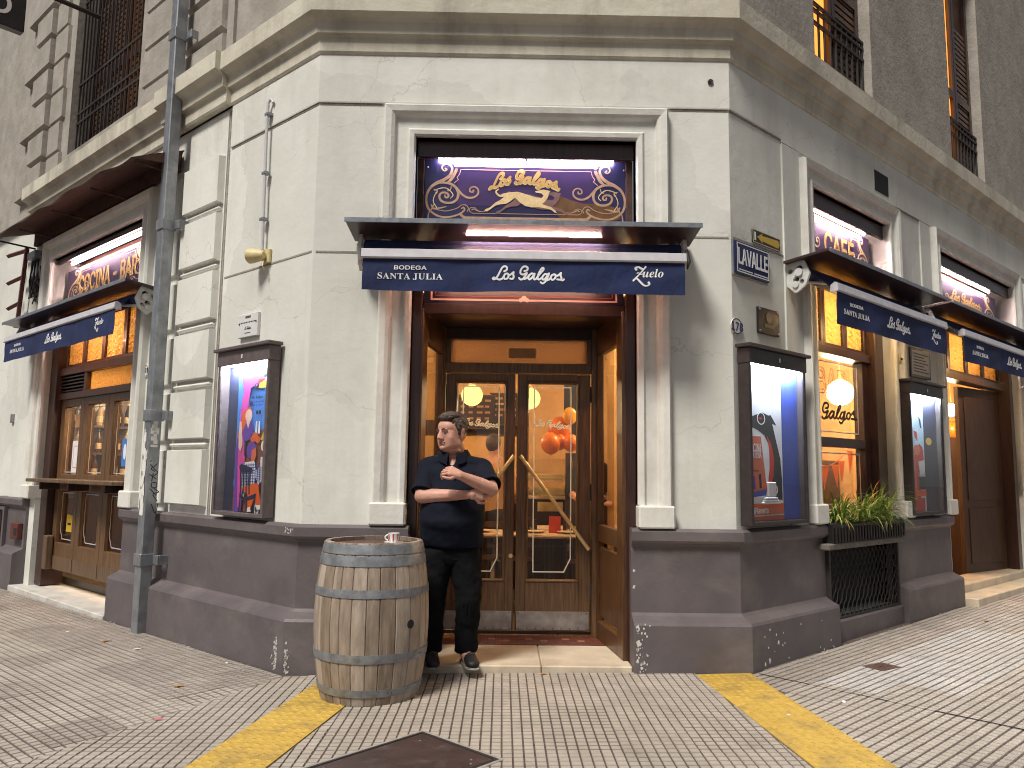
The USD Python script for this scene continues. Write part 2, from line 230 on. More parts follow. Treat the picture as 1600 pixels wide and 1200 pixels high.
class MB:
    """collects geometry in world coordinates"""
    def __init__(s): s.v, s.f, s.n = [], [], 0
    def add(s, v, f, m=None):
        v, f = np.asarray(v, float), np.asarray(f, int)
        if f.shape[1] == 4: f = np.vstack([f[:, [0, 1, 2]], f[:, [0, 2, 3]]])
        if m is not None:
            v = v @ m[:3, :3].T + m[:3, 3]
            if np.linalg.det(m[:3, :3]) < 0: f = f[:, ::-1]
        s.v.append(v); s.f.append(f + s.n); s.n += len(v)
        return s
    def mesh(s, m, t=None):
        if hasattr(m, 'to_mesh'):
            q = m.to_mesh(); return s.add(q.vert_properties[:, :3], q.tri_verts, t)
        return s.add(m.vertices, m.faces, t)
    def box(s, a, b, m=None, ch=0.0):
        a, b = np.minimum(a, b), np.maximum(a, b)
        if ch <= 0:
            v = np.array([[(a, b)[i][0], (a, b)[j][1], (a, b)[k][2]] for i in (0, 1) for j in (0, 1) for k in (0, 1)])
            f = [[0, 1, 3, 2], [4, 6, 7, 5], [0, 4, 5, 1], [2, 3, 7, 6], [0, 2, 6, 4], [1, 5, 7, 3]]
            return s.add(v, f, m)
        ch = min(ch, 0.45 * float(np.min(b - a)))
        pts = []
        for i in (0, 1):
            for j in (0, 1):
                for k in (0, 1):
                    c = np.array([(a, b)[i][0], (a, b)[j][1], (a, b)[k][2]]); sg = np.array([1 - 2 * i, 1 - 2 * j, 1 - 2 * k]) * ch
                    for ax in range(3):
                        q = c + sg; q[ax] = c[ax]; pts.append(q)
        h = trimesh.convex.convex_hull(np.array(pts))
        return s.mesh(h, m)
    def wbox(s, k, u0, u1, w0, w1, z0, z1, ch=0.0):
        return s.box((u0, z0, w0), (u1, z1, w1), X(k), ch)
    def poly(s, k, g, w, depth=0.003, u=0, z=0, sx=1.0, sy=1.0):
        """extrudes a shapely polygon, x to the right and y up as read from the street"""
        sgn = -1 if k == 'L' else 1
        m = X(k, u, w, z); m[:3, 0] *= sx * sgn; m[:3, 1] *= sy
        return s.xpoly(g, depth, m)
    def xpoly(s, g, depth, m):
        for q in getattr(g, 'geoms', [g]):
            if q.geom_type == 'Polygon' and q.area > 1e-9: s.mesh(trimesh.creation.extrude_polygon(q, depth, engine='earcut'), m)
        return s
    def tube(s, pts, r, n=8, caps=True):
        pts = np.asarray(pts, float); r = np.broadcast_to(r, len(pts)).astype(float)
        t = np.gradient(pts, axis=0); t /= np.linalg.norm(t, axis=1, keepdims=True) + 1e-12
        up = np.array([0, 0, 1.]) if abs(t[0][2]) < 0.9 else np.array([1., 0, 0])
        a = np.cross(t[0], up); a /= np.linalg.norm(a); rings = []
        for p, d, q in zip(pts, t, r):
            a = a - d * (a @ d); a /= np.linalg.norm(a); b = np.cross(d, a)
            th = np.arange(n) * 2 * np.pi / n
            rings.append(p + q * (np.cos(th)[:, None] * a + np.sin(th)[:, None] * b))
        v = np.vstack(rings); f = []
        for i in range(len(pts) - 1):
            for j in range(n):
                f.append([i * n + j, i * n + (j + 1) % n, (i + 1) * n + (j + 1) % n, (i + 1) * n + j])
        s.add(v, f)
        if caps:
            c0, c1 = len(v), len(v) + 1
            f = [[c0, (j + 1) % n, j] for j in range(n)] + [[c1, (len(pts) - 1) * n + j, (len(pts) - 1) * n + (j + 1) % n] for j in range(n)]
            s.add(np.vstack([v, pts[:1], pts[-1:]]), f)
        return s
    def lathe(s, prof, c=(0, 0, 0), n=32):
        prof = np.asarray(prof, float); th = np.arange(n) * 2 * np.pi / n
        v = np.vstack([np.stack([r * np.cos(th), r * np.sin(th), np.full(n, z)], 1) for r, z in prof]) + np.asarray(c)
        f = [[i * n + j, i * n + (j + 1) % n, (i + 1) * n + (j + 1) % n, (i + 1) * n + j] for i in range(len(prof) - 1) for j in range(n)]
        return s.add(v, f)
    def sphere(s, c, r, sub=2, sc=(1, 1, 1)):
        m = trimesh.creation.icosphere(sub, r); m.vertices = m.vertices * np.asarray(sc) + np.asarray(c)
        return s.mesh(m)
    def out(s): return trimesh.Trimesh(np.vstack(s.v), np.vstack(s.f), process=False)

def station(st):
    """(base point, outward vector per metre) of a place on the wall line"""
    if st == 'CL':
        a, b = FR['L'][2], FR['C'][2]; return np.array([XL, 0, 0]), (a + b) / (1 + a @ b)
    if st == 'CR':
        a, b = FR['R'][2], FR['C'][2]; return np.array([XR, 0, 0]), (a + b) / (1 + a @ b)
    return P(st[0], st[1], 0, 0), FR[st[0]][2]
def sweep(mb, prof, path, off=0.0):
    """closed profile [(w, z)] carried along the wall line with mitred corners, left to right"""
    prof = [(w + off, z) for w, z in prof]; n = len(prof)
    pg = Polygon(prof)
    if not pg.exterior.is_ccw: prof = prof[::-1]
    v, f = [], []
    for st in path:
        b, o = station(st)
        v += [b + o * w + np.array([0, 0, z]) for w, z in prof]
    for i in range(len(path) - 1):
        for j in range(n):
            k = (j + 1) % n
            f.append([i * n + j, (i + 1) * n + j, (i + 1) * n + k, i * n + k])
    mb.add(v, f)
    cv, cf = trimesh.creation.triangulate_polygon(Polygon(prof), engine='earcut')
    for st, flip in ((path[0], 0), (path[-1], 1)):
        b, o = station(st); vv = [b + o * w + np.array([0, 0, z]) for w, z in cv]
        mb.add(vv, cf[:, ::-1] if flip else cf)
    return mb
def ring(mb, k, u0, u1, z0, z1, prof, bottom=False):
    """a moulded surround: open profile [(distance from the opening's edge, w)] mitred round three or four sides"""
    path = [(u0, z0, -1, 0), (u0, z1, -1, 1), (u1, z1, 1, 1), (u1, z0, 1, 0)]
    if bottom: path = [(u0, z0, -1, -1), (u0, z1, -1, 1), (u1, z1, 1, 1), (u1, z0, 1, -1), (u0, z0, -1, -1)]
    v, f, n = [], [], len(prof)
    for u, z, a, b in path:
        v += [(u + a * d, z + b * d, w) for d, w in prof]
    for i in range(len(path) - 1):
        for j in range(n - 1):
            f.append([i * n + j, (i + 1) * n + j, (i + 1) * n + j + 1, i * n + j + 1])
    return mb.add(v, f, X(k))

# ------------------------------------------------------------------ prims
used = {}
def newpath(parent, name):
    base = f'{parent}/{name}'; k = used.get(base, 0); used[base] = k + 1
    return base if k == 0 else f'{base}_{k:03d}'
def tagp(p, label=None, cat=None, group=None, kind=None):
    for key, val in (('label', label), ('category', cat), ('group', group), ('kind', kind)):
        if val: p.SetCustomDataByKey(key, val)
class Thing:
    def __init__(s, name, label=None, cat=None, loc=(0, 0, 0), group=None, kind=None):
        s.loc = np.asarray(loc, float); s.path = newpath('/World', name)
        x = UsdGeom.Xform.Define(stage, s.path); x.AddTranslateOp().Set(Gf.Vec3d(*s.loc.tolist())); s.prim = x.GetPrim()
        tagp(s.prim, label, cat, group, kind)
    def part(s, name, mb, m, smooth=False, parent=None, label=None, kind=None):
        me = mb.out() if isinstance(mb, MB) else mb
        v = np.asarray(me.vertices) - s.loc
        p = newpath(parent or s.path, name)
        usdkit.mesh(stage, p, trimesh.Trimesh(v, me.faces, process=False), L_[m], smooth=smooth)
        tagp(stage.GetPrimAtPath(p), label, None, None, kind)
        return p
    def copy(s, loc, label=None, group=None, rz=0.0, scale=None):
        was = s.prim.GetCustomData(); c = Thing.__new__(Thing); c.loc = np.asarray(loc, float)
        c.path = newpath('/World', re.sub(r'_[0-9]{3}$', '', s.path.rsplit('/', 1)[1])); x = UsdGeom.Xform.Define(stage, c.path); c.prim = x.GetPrim()
        x.AddTranslateOp().Set(Gf.Vec3d(*c.loc.tolist()))
        if rz: x.AddRotateZOp().Set(rz)
        if scale: x.AddScaleOp().Set(Gf.Vec3f(scale, scale, scale))
        tagp(c.prim, label or was.get('label'), was.get('category'), group or was.get('group'))
        c.prim.GetReferences().AddInternalReference(s.path); c.prim.SetInstanceable(True)
        return c
def solo(name, mb, m, label=None, cat=None, group=None, kind=None, smooth=False):
    p = newpath('/World', name); usdkit.mesh(stage, p, mb.out() if isinstance(mb, MB) else mb, L_[m], smooth=smooth)
    tagp(stage.GetPrimAtPath(p), label, cat, group, kind); return p

# ================================================================== the corner building
bld = Thing('corner_building', 'pale plaster corner cafe building with dark plinth, cornice and cut-off corner entrance', 'building')
Z_G, CAP, GRV, ARCH = -0.25, 1.03, 4.335, 4.745
OPEN = {'C': (-0.72, 1.02, 4.06), 'L': (3.08, 5.74, 4.06), 'R1': (1.29, 2.92, 4.05), 'R2': (4.31, 7.00, 4.08)}
def cells(name, k, u0, u1, z0, z1, holes, m, w=0.0, th=0.32):
    us = sorted({u0, u1, *[h[0] for h in holes], *[h[1] for h in holes]}); zs = sorted({z0, z1, *[h[2] for h in holes], *[h[3] for h in holes]})
    us = [u for u in us if u0 <= u <= u1]; zs = [z for z in zs if z0 <= z <= z1]
    mb = MB()
    for a, b in zip(us[:-1], us[1:]):
        run = None
        for c, d in zip(zs[:-1], zs[1:]):
            solid = not any(h[0] < (a + b) / 2 < h[1] and h[2] < (c + d) / 2 < h[3] for h in holes)
            if solid: run = (run[0], d) if run else (c, d)
            if run and (not solid or d == zs[-1]): mb.wbox(k, a, b, w - th, w, *run); run = None
    return bld.part(name, mb, m)
cells('wall', 'C', XL, XR, Z_G, ARCH + .155, [(OPEN['C'][0], OPEN['C'][1], Z_G, OPEN['C'][2])], 'plaster', th=.12)
cells('wall', 'L', 0, 6.78, Z_G, ARCH + .155, [(OPEN['L'][0], OPEN['L'][1], Z_G, OPEN['L'][2])], 'plaster')
cells('wall', 'R', 0, 20, Z_G, ARCH + .155, [(OPEN['R1'][0], OPEN['R1'][1], 0.22, OPEN['R1'][2]), (OPEN['R2'][0], OPEN['R2'][1], Z_G, OPEN['R2'][2])], 'plaster')
cells('upper_wall', 'C', XL, XR, 4.9, 9, [], 'plaster_old_dimmed', w=-0.002)
cells('upper_wall', 'L', 0, 14, 4.9, 12, [(3.52, 5.62, 5.42, 8.2)], 'plaster_old_dimmed', w=-0.002)
cells('upper_wall', 'R', 0, 20, 4.9, 14, [(1.49, 2.74, 5.39, 8.4), (4.99, 6.2, 5.39, 8.4)], 'plaster_old_dimmed', w=-0.002)
mb = MB(); mb.wbox('L', 6.78, 14, -0.5, -0.10, Z_G, 5.0); bld.part('wall', mb, 'plaster')

# cornice, architrave, string course
ALL = [('L', 6.75), 'CL', 'CR', ('R', 19.9)]
cor = [(-.05, 4.735), (.020, 4.735), (.032, 4.757), (.032, 4.870), (.045, 4.882), (.072, 4.888), (.076, 4.982), (.092, 4.998), (.142, 5.022), (.155, 5.028), (.156, 5.19), (.13, 5.205), (-.05, 5.225)]
bld.part('cornice', sweep(MB(), cor, ALL), 'plaster_cream')
bld.part('cornice', sweep(MB(), cor, [('L', 2.60), ('L', 1.36)], off=.05), 'plaster_cream')
mb = MB()
for st in ('CL', 'CR'): pass
def groove(k, u0, u1, z, h=.014, m='joint'):
    return bld.part('wall_joint', MB().wbox(k, u0, u1, -.004, .004, z - h / 2, z + h / 2), m)
# upper string: the frieze band above it stands 12 mm proud
sweep(mb, [(-.05, GRV), (.012, GRV), (.014, GRV + .01), (.014, 4.738), (-.05, 4.738)], [('L', 1.36), 'CL', 'CR', ('R', .80)])
bld.part('frieze_band', mb, 'plaster')
mb = MB(); sweep(mb, [(-.05, 4.31), (.014, 4.31), (.014, 4.738), (-.05, 4.738)], [('R', .80), ('R', 10.9)]); bld.part('frieze_band', mb, 'plaster')
for a in (('L', 0.02, 1.36, 3.125), ('C', XL + .02, -1.0, 3.12), ('C', 1.29, XR - .02, 3.285), ('R', .02, 1.08, 3.295), ('R', 3.22, 4.10, 3.30)): groove(*a)
groove('R', 3.22, 4.09, 4.30); groove('R', .80, .812, 4.3); groove('C', XL + .01, -1.0, GRV - .008, .016); groove('C', 1.30, XR - .01, GRV - .008, .016); groove('L', .01, 1.34, GRV - .008, .016); groove('R', .01, .80, GRV - .008, .016)
# flat raised pilaster strips beside the openings
for k, a, b in (('R', .80, 1.09), ('R', 3.80, 4.08)):
    bld.part('pilaster_strip', MB().wbox(k, a, b, -.01, .016, CAP - .02, 4.30), 'plaster')

# the plinth: cap, dado and battered foot, interrupted by the openings
plin = [(-.05, CAP), (.055, CAP), (.085, CAP - .02), (.085, .945), (.07, .925), (.05, .915), (.035, .90), (.035, .42), (.06, .40), (.14, .365), (.15, .345), (.15, Z_G), (-.05, Z_G)]
for path in ([('L', 3.06), 'CL', ('C', -.69)], [('C', .965), 'CR', ('R', 1.30)], [('R', 2.72), ('R', 4.20)], [('L', 7.0), ('L', 5.92)], [('R', 7.1), ('R', 10.9)]):
    if path[0][0] == 'L' and path[0][1] > 6: path = path
    bld.part('plinth', sweep(MB(), plin, path), 'plinth')
bld.part('plinth', MB().wbox('R', 1.29, 2.73, -.04, .10, Z_G, .215, .012), 'plinth', label='low kerb of the dark plinth under the iron lattice')
# chips of bare plaster on the dark paint
chips = MB()
def chip(k, u, w, z, s):
    n = 9; th = np.arange(n) * 2 * np.pi / n; r = s * (0.45 + 0.75 * rng.random(n))
    g = Polygon(np.stack([r * np.cos(th) * .8, r * np.sin(th) * 1.2], 1)).buffer(0)
    chips.poly(k, g, w, .0025, u, z)
for k, u, w, z, s in (('R', .30, .150, .19, .014), ('R', .36, .150, .165, .008), ('R', .27, .150, .25, .010), ('R', .17, .150, .075, .02), ('R', .11, .150, .06, .012), ('C', 1.000, .15, .22, .026), ('C', .994, .15, .33, .020), ('C', .990, .15, .10, .016), ('C', 1.02, .15, .05, .012), ('C', .985, .035, .72, .012), ('C', .985, .035, .60, .015), ('C', -1.53, .15, .09, .014), ('C', -1.535, .15, .14, .012), ('C', -1.53, .15, .20, .010)):
    chip(k, u, w, z, s)
for i in range(60): chip('L', .015 + abs(rng.normal(0, .022)), .15, rng.uniform(-.02, .16) + rng.uniform(0, .17) * rng.random(), rng.uniform(.002, .010))
for i in range(34): chip('C', -1.538 + abs(rng.normal(0, .016)), .15, rng.uniform(-.02, .15), rng.uniform(.002, .009))
for i in range(40): chip('C', .981 + abs(rng.normal(0, .035)), .15, rng.uniform(.02, .36), rng.uniform(.002, .010))
for i in range(14): chip('R', rng.uniform(.05, 1.25), .15, rng.uniform(.03, .3), rng.uniform(.003, .008))
for i in range(14): chip('L', rng.uniform(-.015, .08), .085, rng.uniform(.96, 1.002), rng.uniform(.003, .010))
bld.part('paint_chips', chips, 'paint_chip', kind='stuff')

# moulded surrounds
prof = [(0, -.30), (0, .028), (.012, .045), (.045, .05), (.06, .03), (.065, .022), (.15, .022), (.155, .03), (.165, .055), (.19, .072), (.235, .08), (.25, .06), (.255, -.01)]
def surround(k, u0, u1, z1, z0=CAP + .17, skirt=True, s=1.0, back=-.30):
    pr = [(d * s, w if w > -.2 else back) for d, w in prof]; D = pr[-1][0]
    p = bld.part('window_surround', ring(MB(), k, u0, u1, z0, z1, pr), 'moulding')
    if skirt:
        for a, b in ((u0 - D - .012, u0 + .004), (u1 - .004, u1 + D + .012)):
            bld.part('base_block', MB().wbox(k, a, b, -.25, .094, CAP + .002, z0, .012), 'moulding', parent=p)
surround('C', -.72, 1.02, 4.06, back=-.12)
surround('R', 1.29, 2.92, 4.05, s=.80); surround('R', 4.31, 7.00, 4.08, s=.85)
surround('L', 3.08, 5.74, 4.06, s=1.0)

# rusticated blocks of the left pilaster
def block(k, u0, u1, z0, z1, w0, w1, e=.045, m='plaster', par=None):
    a = [(u0, z0, w0), (u1, z0, w0), (u1, z1, w0), (u0, z1, w0), (u0 + e * .6, z0 + e, w1), (u1 - e * .6, z0 + e, w1), (u1 - e * .6, z1 - .012, w1), (u0 + e * .6, z1 - .012, w1)]
    f = [[0, 1, 2, 3], [4, 7, 6, 5], [0, 4, 5, 1], [1, 5, 6, 2], [2, 6, 7, 3], [3, 7, 4, 0]]
    return bld.part('stone_block', MB().add(a, [q[::-1] for q in f], X(k)), m)
for i in range(6):
    z0 = 1.088 + i * .535
    block('L', 1.425, 2.12, z0 + .055 - (.05 if i == 0 else 0), z0 + .515, -.01, .075, e=.024); block('L', 2.26, 2.50, z0 + .055 - (.05 if i == 0 else 0), z0 + .515, -.01, .03, e=.012)
    if i: bld.part('roll_moulding', MB().wbox('L', 1.44, 2.12, .0, .056, z0 + .002, z0 + .036, .014), 'moulding')
bld.part('wall_joint', MB().wbox('L', 1.385, 1.41, -.002, .006, CAP, 4.70), 'joint'); bld.part('pilaster_ground', MB().wbox('L', 1.412, 2.14, -.002, .014, CAP, 4.70), 'moulding')
for i in range(7):
    z0 = 5.10 + i * .44
    block('L', 1.52 + .03 * (i % 2), 2.35, z0, z0 + .41, -.02, .06, m='plaster_old_dimmed')
    block('L', 2.62, 3.36, z0, z0 + .425, -.02, .035, e=.02, m='plaster_old_dimmed')
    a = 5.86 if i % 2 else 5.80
    block('L', a, 6.28, z0, z0 + .42, -.02, .04, e=.02, m='plaster_old_dimmed')
    block('L', 6.32, 6.95 if i % 2 else 7.35, z0 + .02, z0 + .41, -.02, .085, e=.03, m='plaster_old_dimmed')
bld.part('pilaster_strip', MB().wbox('L', 1.40, 1.52, -.02, .03, 5.05, 8.2), 'plaster_old_dimmed')
for z in (1.55, 2.09, 2.62, 3.16, 3.70): groove('L', 2.53, 2.79, z, .012)

# ---------------------------------------------------------------- upper windows
def upper_window(k, u0, u1, z0, z1, lit, bars=14, rail=.95, D=.0):
    bld.part('window_recess', MB().wbox(k, u0, u1, -.55, -.50, z0, z1), 'wood_dark')
    bld.part('window_reveal', MB().wbox(k, u0 - .02, u0 - .001, -.5, -.003, z0, z1), 'plaster_old_dimmed'); bld.part('window_reveal', MB().wbox(k, u1 + .001, u1 + .02, -.5, -.003, z0, z1), 'plaster_old_dimmed')
    n = max(2, round((u1 - u0) / .55)); s = (u1 - u0) / n
    for i in range(n):
        a = u0 + i * s
        f = bld.part('shutter', MB().wbox(k, a + .01, a + .08, -.42 + D, -.36 + D, z0, z1).wbox(k, a + s - .08, a + s - .01, -.42 + D, -.36 + D, z0, z1).wbox(k, a + .08, a + s - .08, -.42 + D, -.36 + D, z0, z0 + .14).wbox(k, a + .08, a + s - .08, -.42 + D, -.36 + D, z0 + 1.0, z0 + 1.1), 'wood_dark' if i not in lit else 'wood')
        if i in lit: bld.part('lit_pane', MB().wbox(k, a + .081, a + s - .081, -.41 + D, -.40 + D, z0 + .14, z1), 'lit_window', parent=f)
        else:
            sl = MB()
            for j in range(26): sl.wbox(k, a + .081, a + s - .081, -.41 + D, -.375 + D, z0 + .15 + j * .075, z0 + .20 + j * .075)
            bld.part('slat', sl, 'wood', parent=f)
    if bars:
        b = Thing('iron_balustrade', None, 'railing', P(k, (u0 + u1) / 2, 0, z0))
        for zz in (z0 + .05, z0 + .42, z0 + .55, z0 + rail): b.part('rail', MB().wbox(k, u0 - .02, u1 + .02, -.10, -.075, zz, zz + .03), 'iron')
        for i in range(bars + 1):
            u = u0 + .03 + i * (u1 - u0 - .06) / bars
            b.part('baluster', MB().wbox(k, u - .009, u + .009, -.097, -.078, z0 + .02, z0 + rail + (1.25 if bars > 12 else 0)), 'iron')
        if bars > 12: b.part('rail', MB().wbox(k, u0 - .02, u1 + .02, -.10, -.075, z0 + 2.1, z0 + 2.13), 'iron')
        return b
b = upper_window('L', 3.52, 5.62, 5.42, 8.2, (0,), 18, D=.12); tagp(b.prim, 'black iron bars across the tall shuttered upper window above the left awning')
b = upper_window('R', 1.49, 2.74, 5.39, 8.4, (0,), 10, .62, D=.24); tagp(b.prim, 'dark iron railing of the upper window nearest the corner on the right wall')
b = upper_window('R', 4.99, 6.2, 5.39, 8.4, (0,), 10, .62, D=.24); tagp(b.prim, 'dark iron railing of the further upper window on the right wall')
bld.part('wall_vent', MB().wbox('R', 2.66, 2.98, -.02, .020, 4.365, 4.58), 'dark_void')

# ---------------------------------------------------------------- the entrance porch
OK = 'wood_oak'
def bx(name, k, a, m, parent=None, ch=0.004, label=None): return bld.part(name, MB().wbox(k, *a, ch), m, parent=parent, label=label)
for a, b in ((-.72, -.645), (.945, 1.02)): bx('porch_post', 'C', (a, b, -.30, -.05, 0, 2.84), 'wood_dark')
bx('porch_beam', 'C', (-.64, .94, -.28, -.07, 2.66, 2.742), 'wood_dark')
bx('fascia_panel', 'C', (-.64, .94, -.185, -.11, 2.744, 3.20), 'navy_panel')
fl = MB(); rect = lambda a, b, c, d, t: sbox(a, c, b, d).difference(sbox(a + t, c + t, b - t, d - t))
fl.poly('C', rect(-.585, .885, 2.775, 3.4, .012).buffer(.001), -.109, .003)
fl.poly('C', Point(.15, 2.798).buffer(.02).union(Point(.125, 2.783).buffer(.016)).union(Point(.175, 2.783).buffer(.016)), -.1065, .003)
bld.part('gilt_line', fl, 'pink_line'); bld.part('gilt_line', MB().poly('C', rect(-.55, .85, 2.806, 3.4, .005), -.109, .003), 'art_red')
bx('porch_ceiling', 'C', (-.72, 1.02, -1.0, -.2, 2.70, 2.76), 'wood_dark')
for (x0, x1), lab in (((-.66, -.545), 'left'), ((.945, .835), 'right')):
    # splayed side panels: post, glazed light, moulded dado
    a, b = np.array([x0, .06]), np.array([x1, .93]); d = b - a; ln = np.linalg.norm(d); d /= ln; nn = np.array([-d[1], d[0]]) * (1 if x0 < 0 else -1)
    m = np.eye(4); m[:3, 0], m[:3, 1], m[:3, 2], m[:3, 3] = (d[0], d[1], 0), (0, 0, 1), (-nn[0], -nn[1], 0), (a[0], a[1], 0)
    pn = MB()
    for q in ((0, .16, .05, 2.70), (ln - .10, ln, .05, 2.70), (.16, ln - .10, .05, .20), (.16, ln - .10, .86, 1.0), (.16, ln - .10, 2.46, 2.70)):
        pn.box((q[0], q[2], -.03), (q[1], q[3], .03), m, .005)
    sp = bld.part('side_panel', pn, 'wood')
    bld.part('dado_panel', MB().box((.18, .24, -.012), (ln - .13, .82, .018), m, .012), 'wood', parent=sp)
    bld.part('glass', MB().box((.16, 1.0, -.003), (ln - .10, 2.46, .003), m), 'pane', parent=sp)
bx('door_frame', 'C', (-.60, -.512, -.98, -.86, .05, 2.70), OK); bx('door_frame', 'C', (.775, .87, -.98, -.86, .05, 2.70), OK)
bx('door_frame', 'C', (-.512, .775, -.98, -.87, 2.305, 2.39), OK); bx('door_frame', 'C', (-.512, .775, -.98, -.87, 2.60, 2.70), 'wood_dark')
tr = bld.part('transom_glass', MB().wbox('C', -.47, .735, -.925, -.915, 2.39, 2.60), 'frosted_glass')
bx('transom_frame', 'C', (-.512, -.47, -.96, -.88, 2.39, 2.60), OK, tr); bx('transom_frame', 'C', (.735, .775, -.96, -.88, 2.39, 2.60), OK, tr)
bx('glazing_label', 'C', (.04, .28, -.914, -.912, 2.44, 2.53), 'cloth_tan', tr, 0)

def script_line(pts, r, step=14):
    p = np.array(pts, float); q = [p[0]]
    pp = np.vstack([2 * p[0] - p[1], p, 2 * p[-1] - p[-2]])
    for i in range(1, len(pp) - 2):
        a, b, c, d = pp[i - 1:i + 3]
        for t in np.linspace(0, 1, 7)[1:]:
            q.append(.5 * (2 * b + (c - a) * t + (2 * a - 5 * b + 4 * c - d) * t * t + (3 * b - a - 3 * c + d) * t ** 3))
    q = np.array(q)
    if np.ndim(r) == 0: return LineString(q).buffer(r, quad_segs=4)
    rr = np.interp(np.linspace(0, len(r) - 1, len(q)), np.arange(len(r)), r)
    return union_all([Polygon(MultiPolygon([Point(q[i]).buffer(rr[i], quad_segs=4), Point(q[i + 1]).buffer(rr[i + 1], quad_segs=4)]).convex_hull) for i in range(len(q) - 1)])
GALGOS = [[(335,245),(385,215),(388,165),(350,140),(300,165),(255,245),(215,330),(180,385),(140,410),(112,395),(135,375),(190,398),(245,413),(300,390),(330,340)],
 [(400,288),(355,300),(332,350),(350,400),(400,385),(425,330),(405,290),(440,318),(480,295),(522,258),(512,300),(526,350),(500,395),(455,388)],
 [(735,228),(785,215),(800,165),(755,135),(700,155),(660,220),(660,280),(710,300),(785,268),(745,340),(700,395),(655,400),(632,370)],
 [(740,395),(790,362),(830,310)], [(925,285),(880,275),(832,315),(815,370),(840,397),(890,355),(938,278),(920,350),(928,393),(965,385),(1000,335),(1060,262),(1115,190),(1105,155),(1065,185),(1010,300),(1000,375),(1030,395),(1085,355)],
 [(1190,285),(1140,285),(1092,345),(1102,395),(1150,375),(1222,268),(1190,370),(1140,450),(1095,475),(1060,452)], [(1150,425),(1230,390),(1262,340)],
 [(1330,285),(1280,305),(1260,360),(1290,402),(1340,370),(1357,310),(1330,285),(1380,318),(1420,295),(1462,255),(1452,310),(1470,365),(1440,395),(1385,388)], [(1440,395),(1495,406),(1518,388)]]
def galgos(r=19, slope=0.0):
    g = union_all([script_line(p, r) for p in GALGOS])
    g = affinity.affine_transform(g, [1, 0, 0, -1, -810, 400])
    return affinity.scale(g, 1 / 1420, 1 / 1420, origin=(0, 0)).simplify(.0012)      # one unit wide, centred, baseline 0
LOGO, LOGO_BOLD, LOGO_THIN = galgos(), galgos(23), galgos(13)
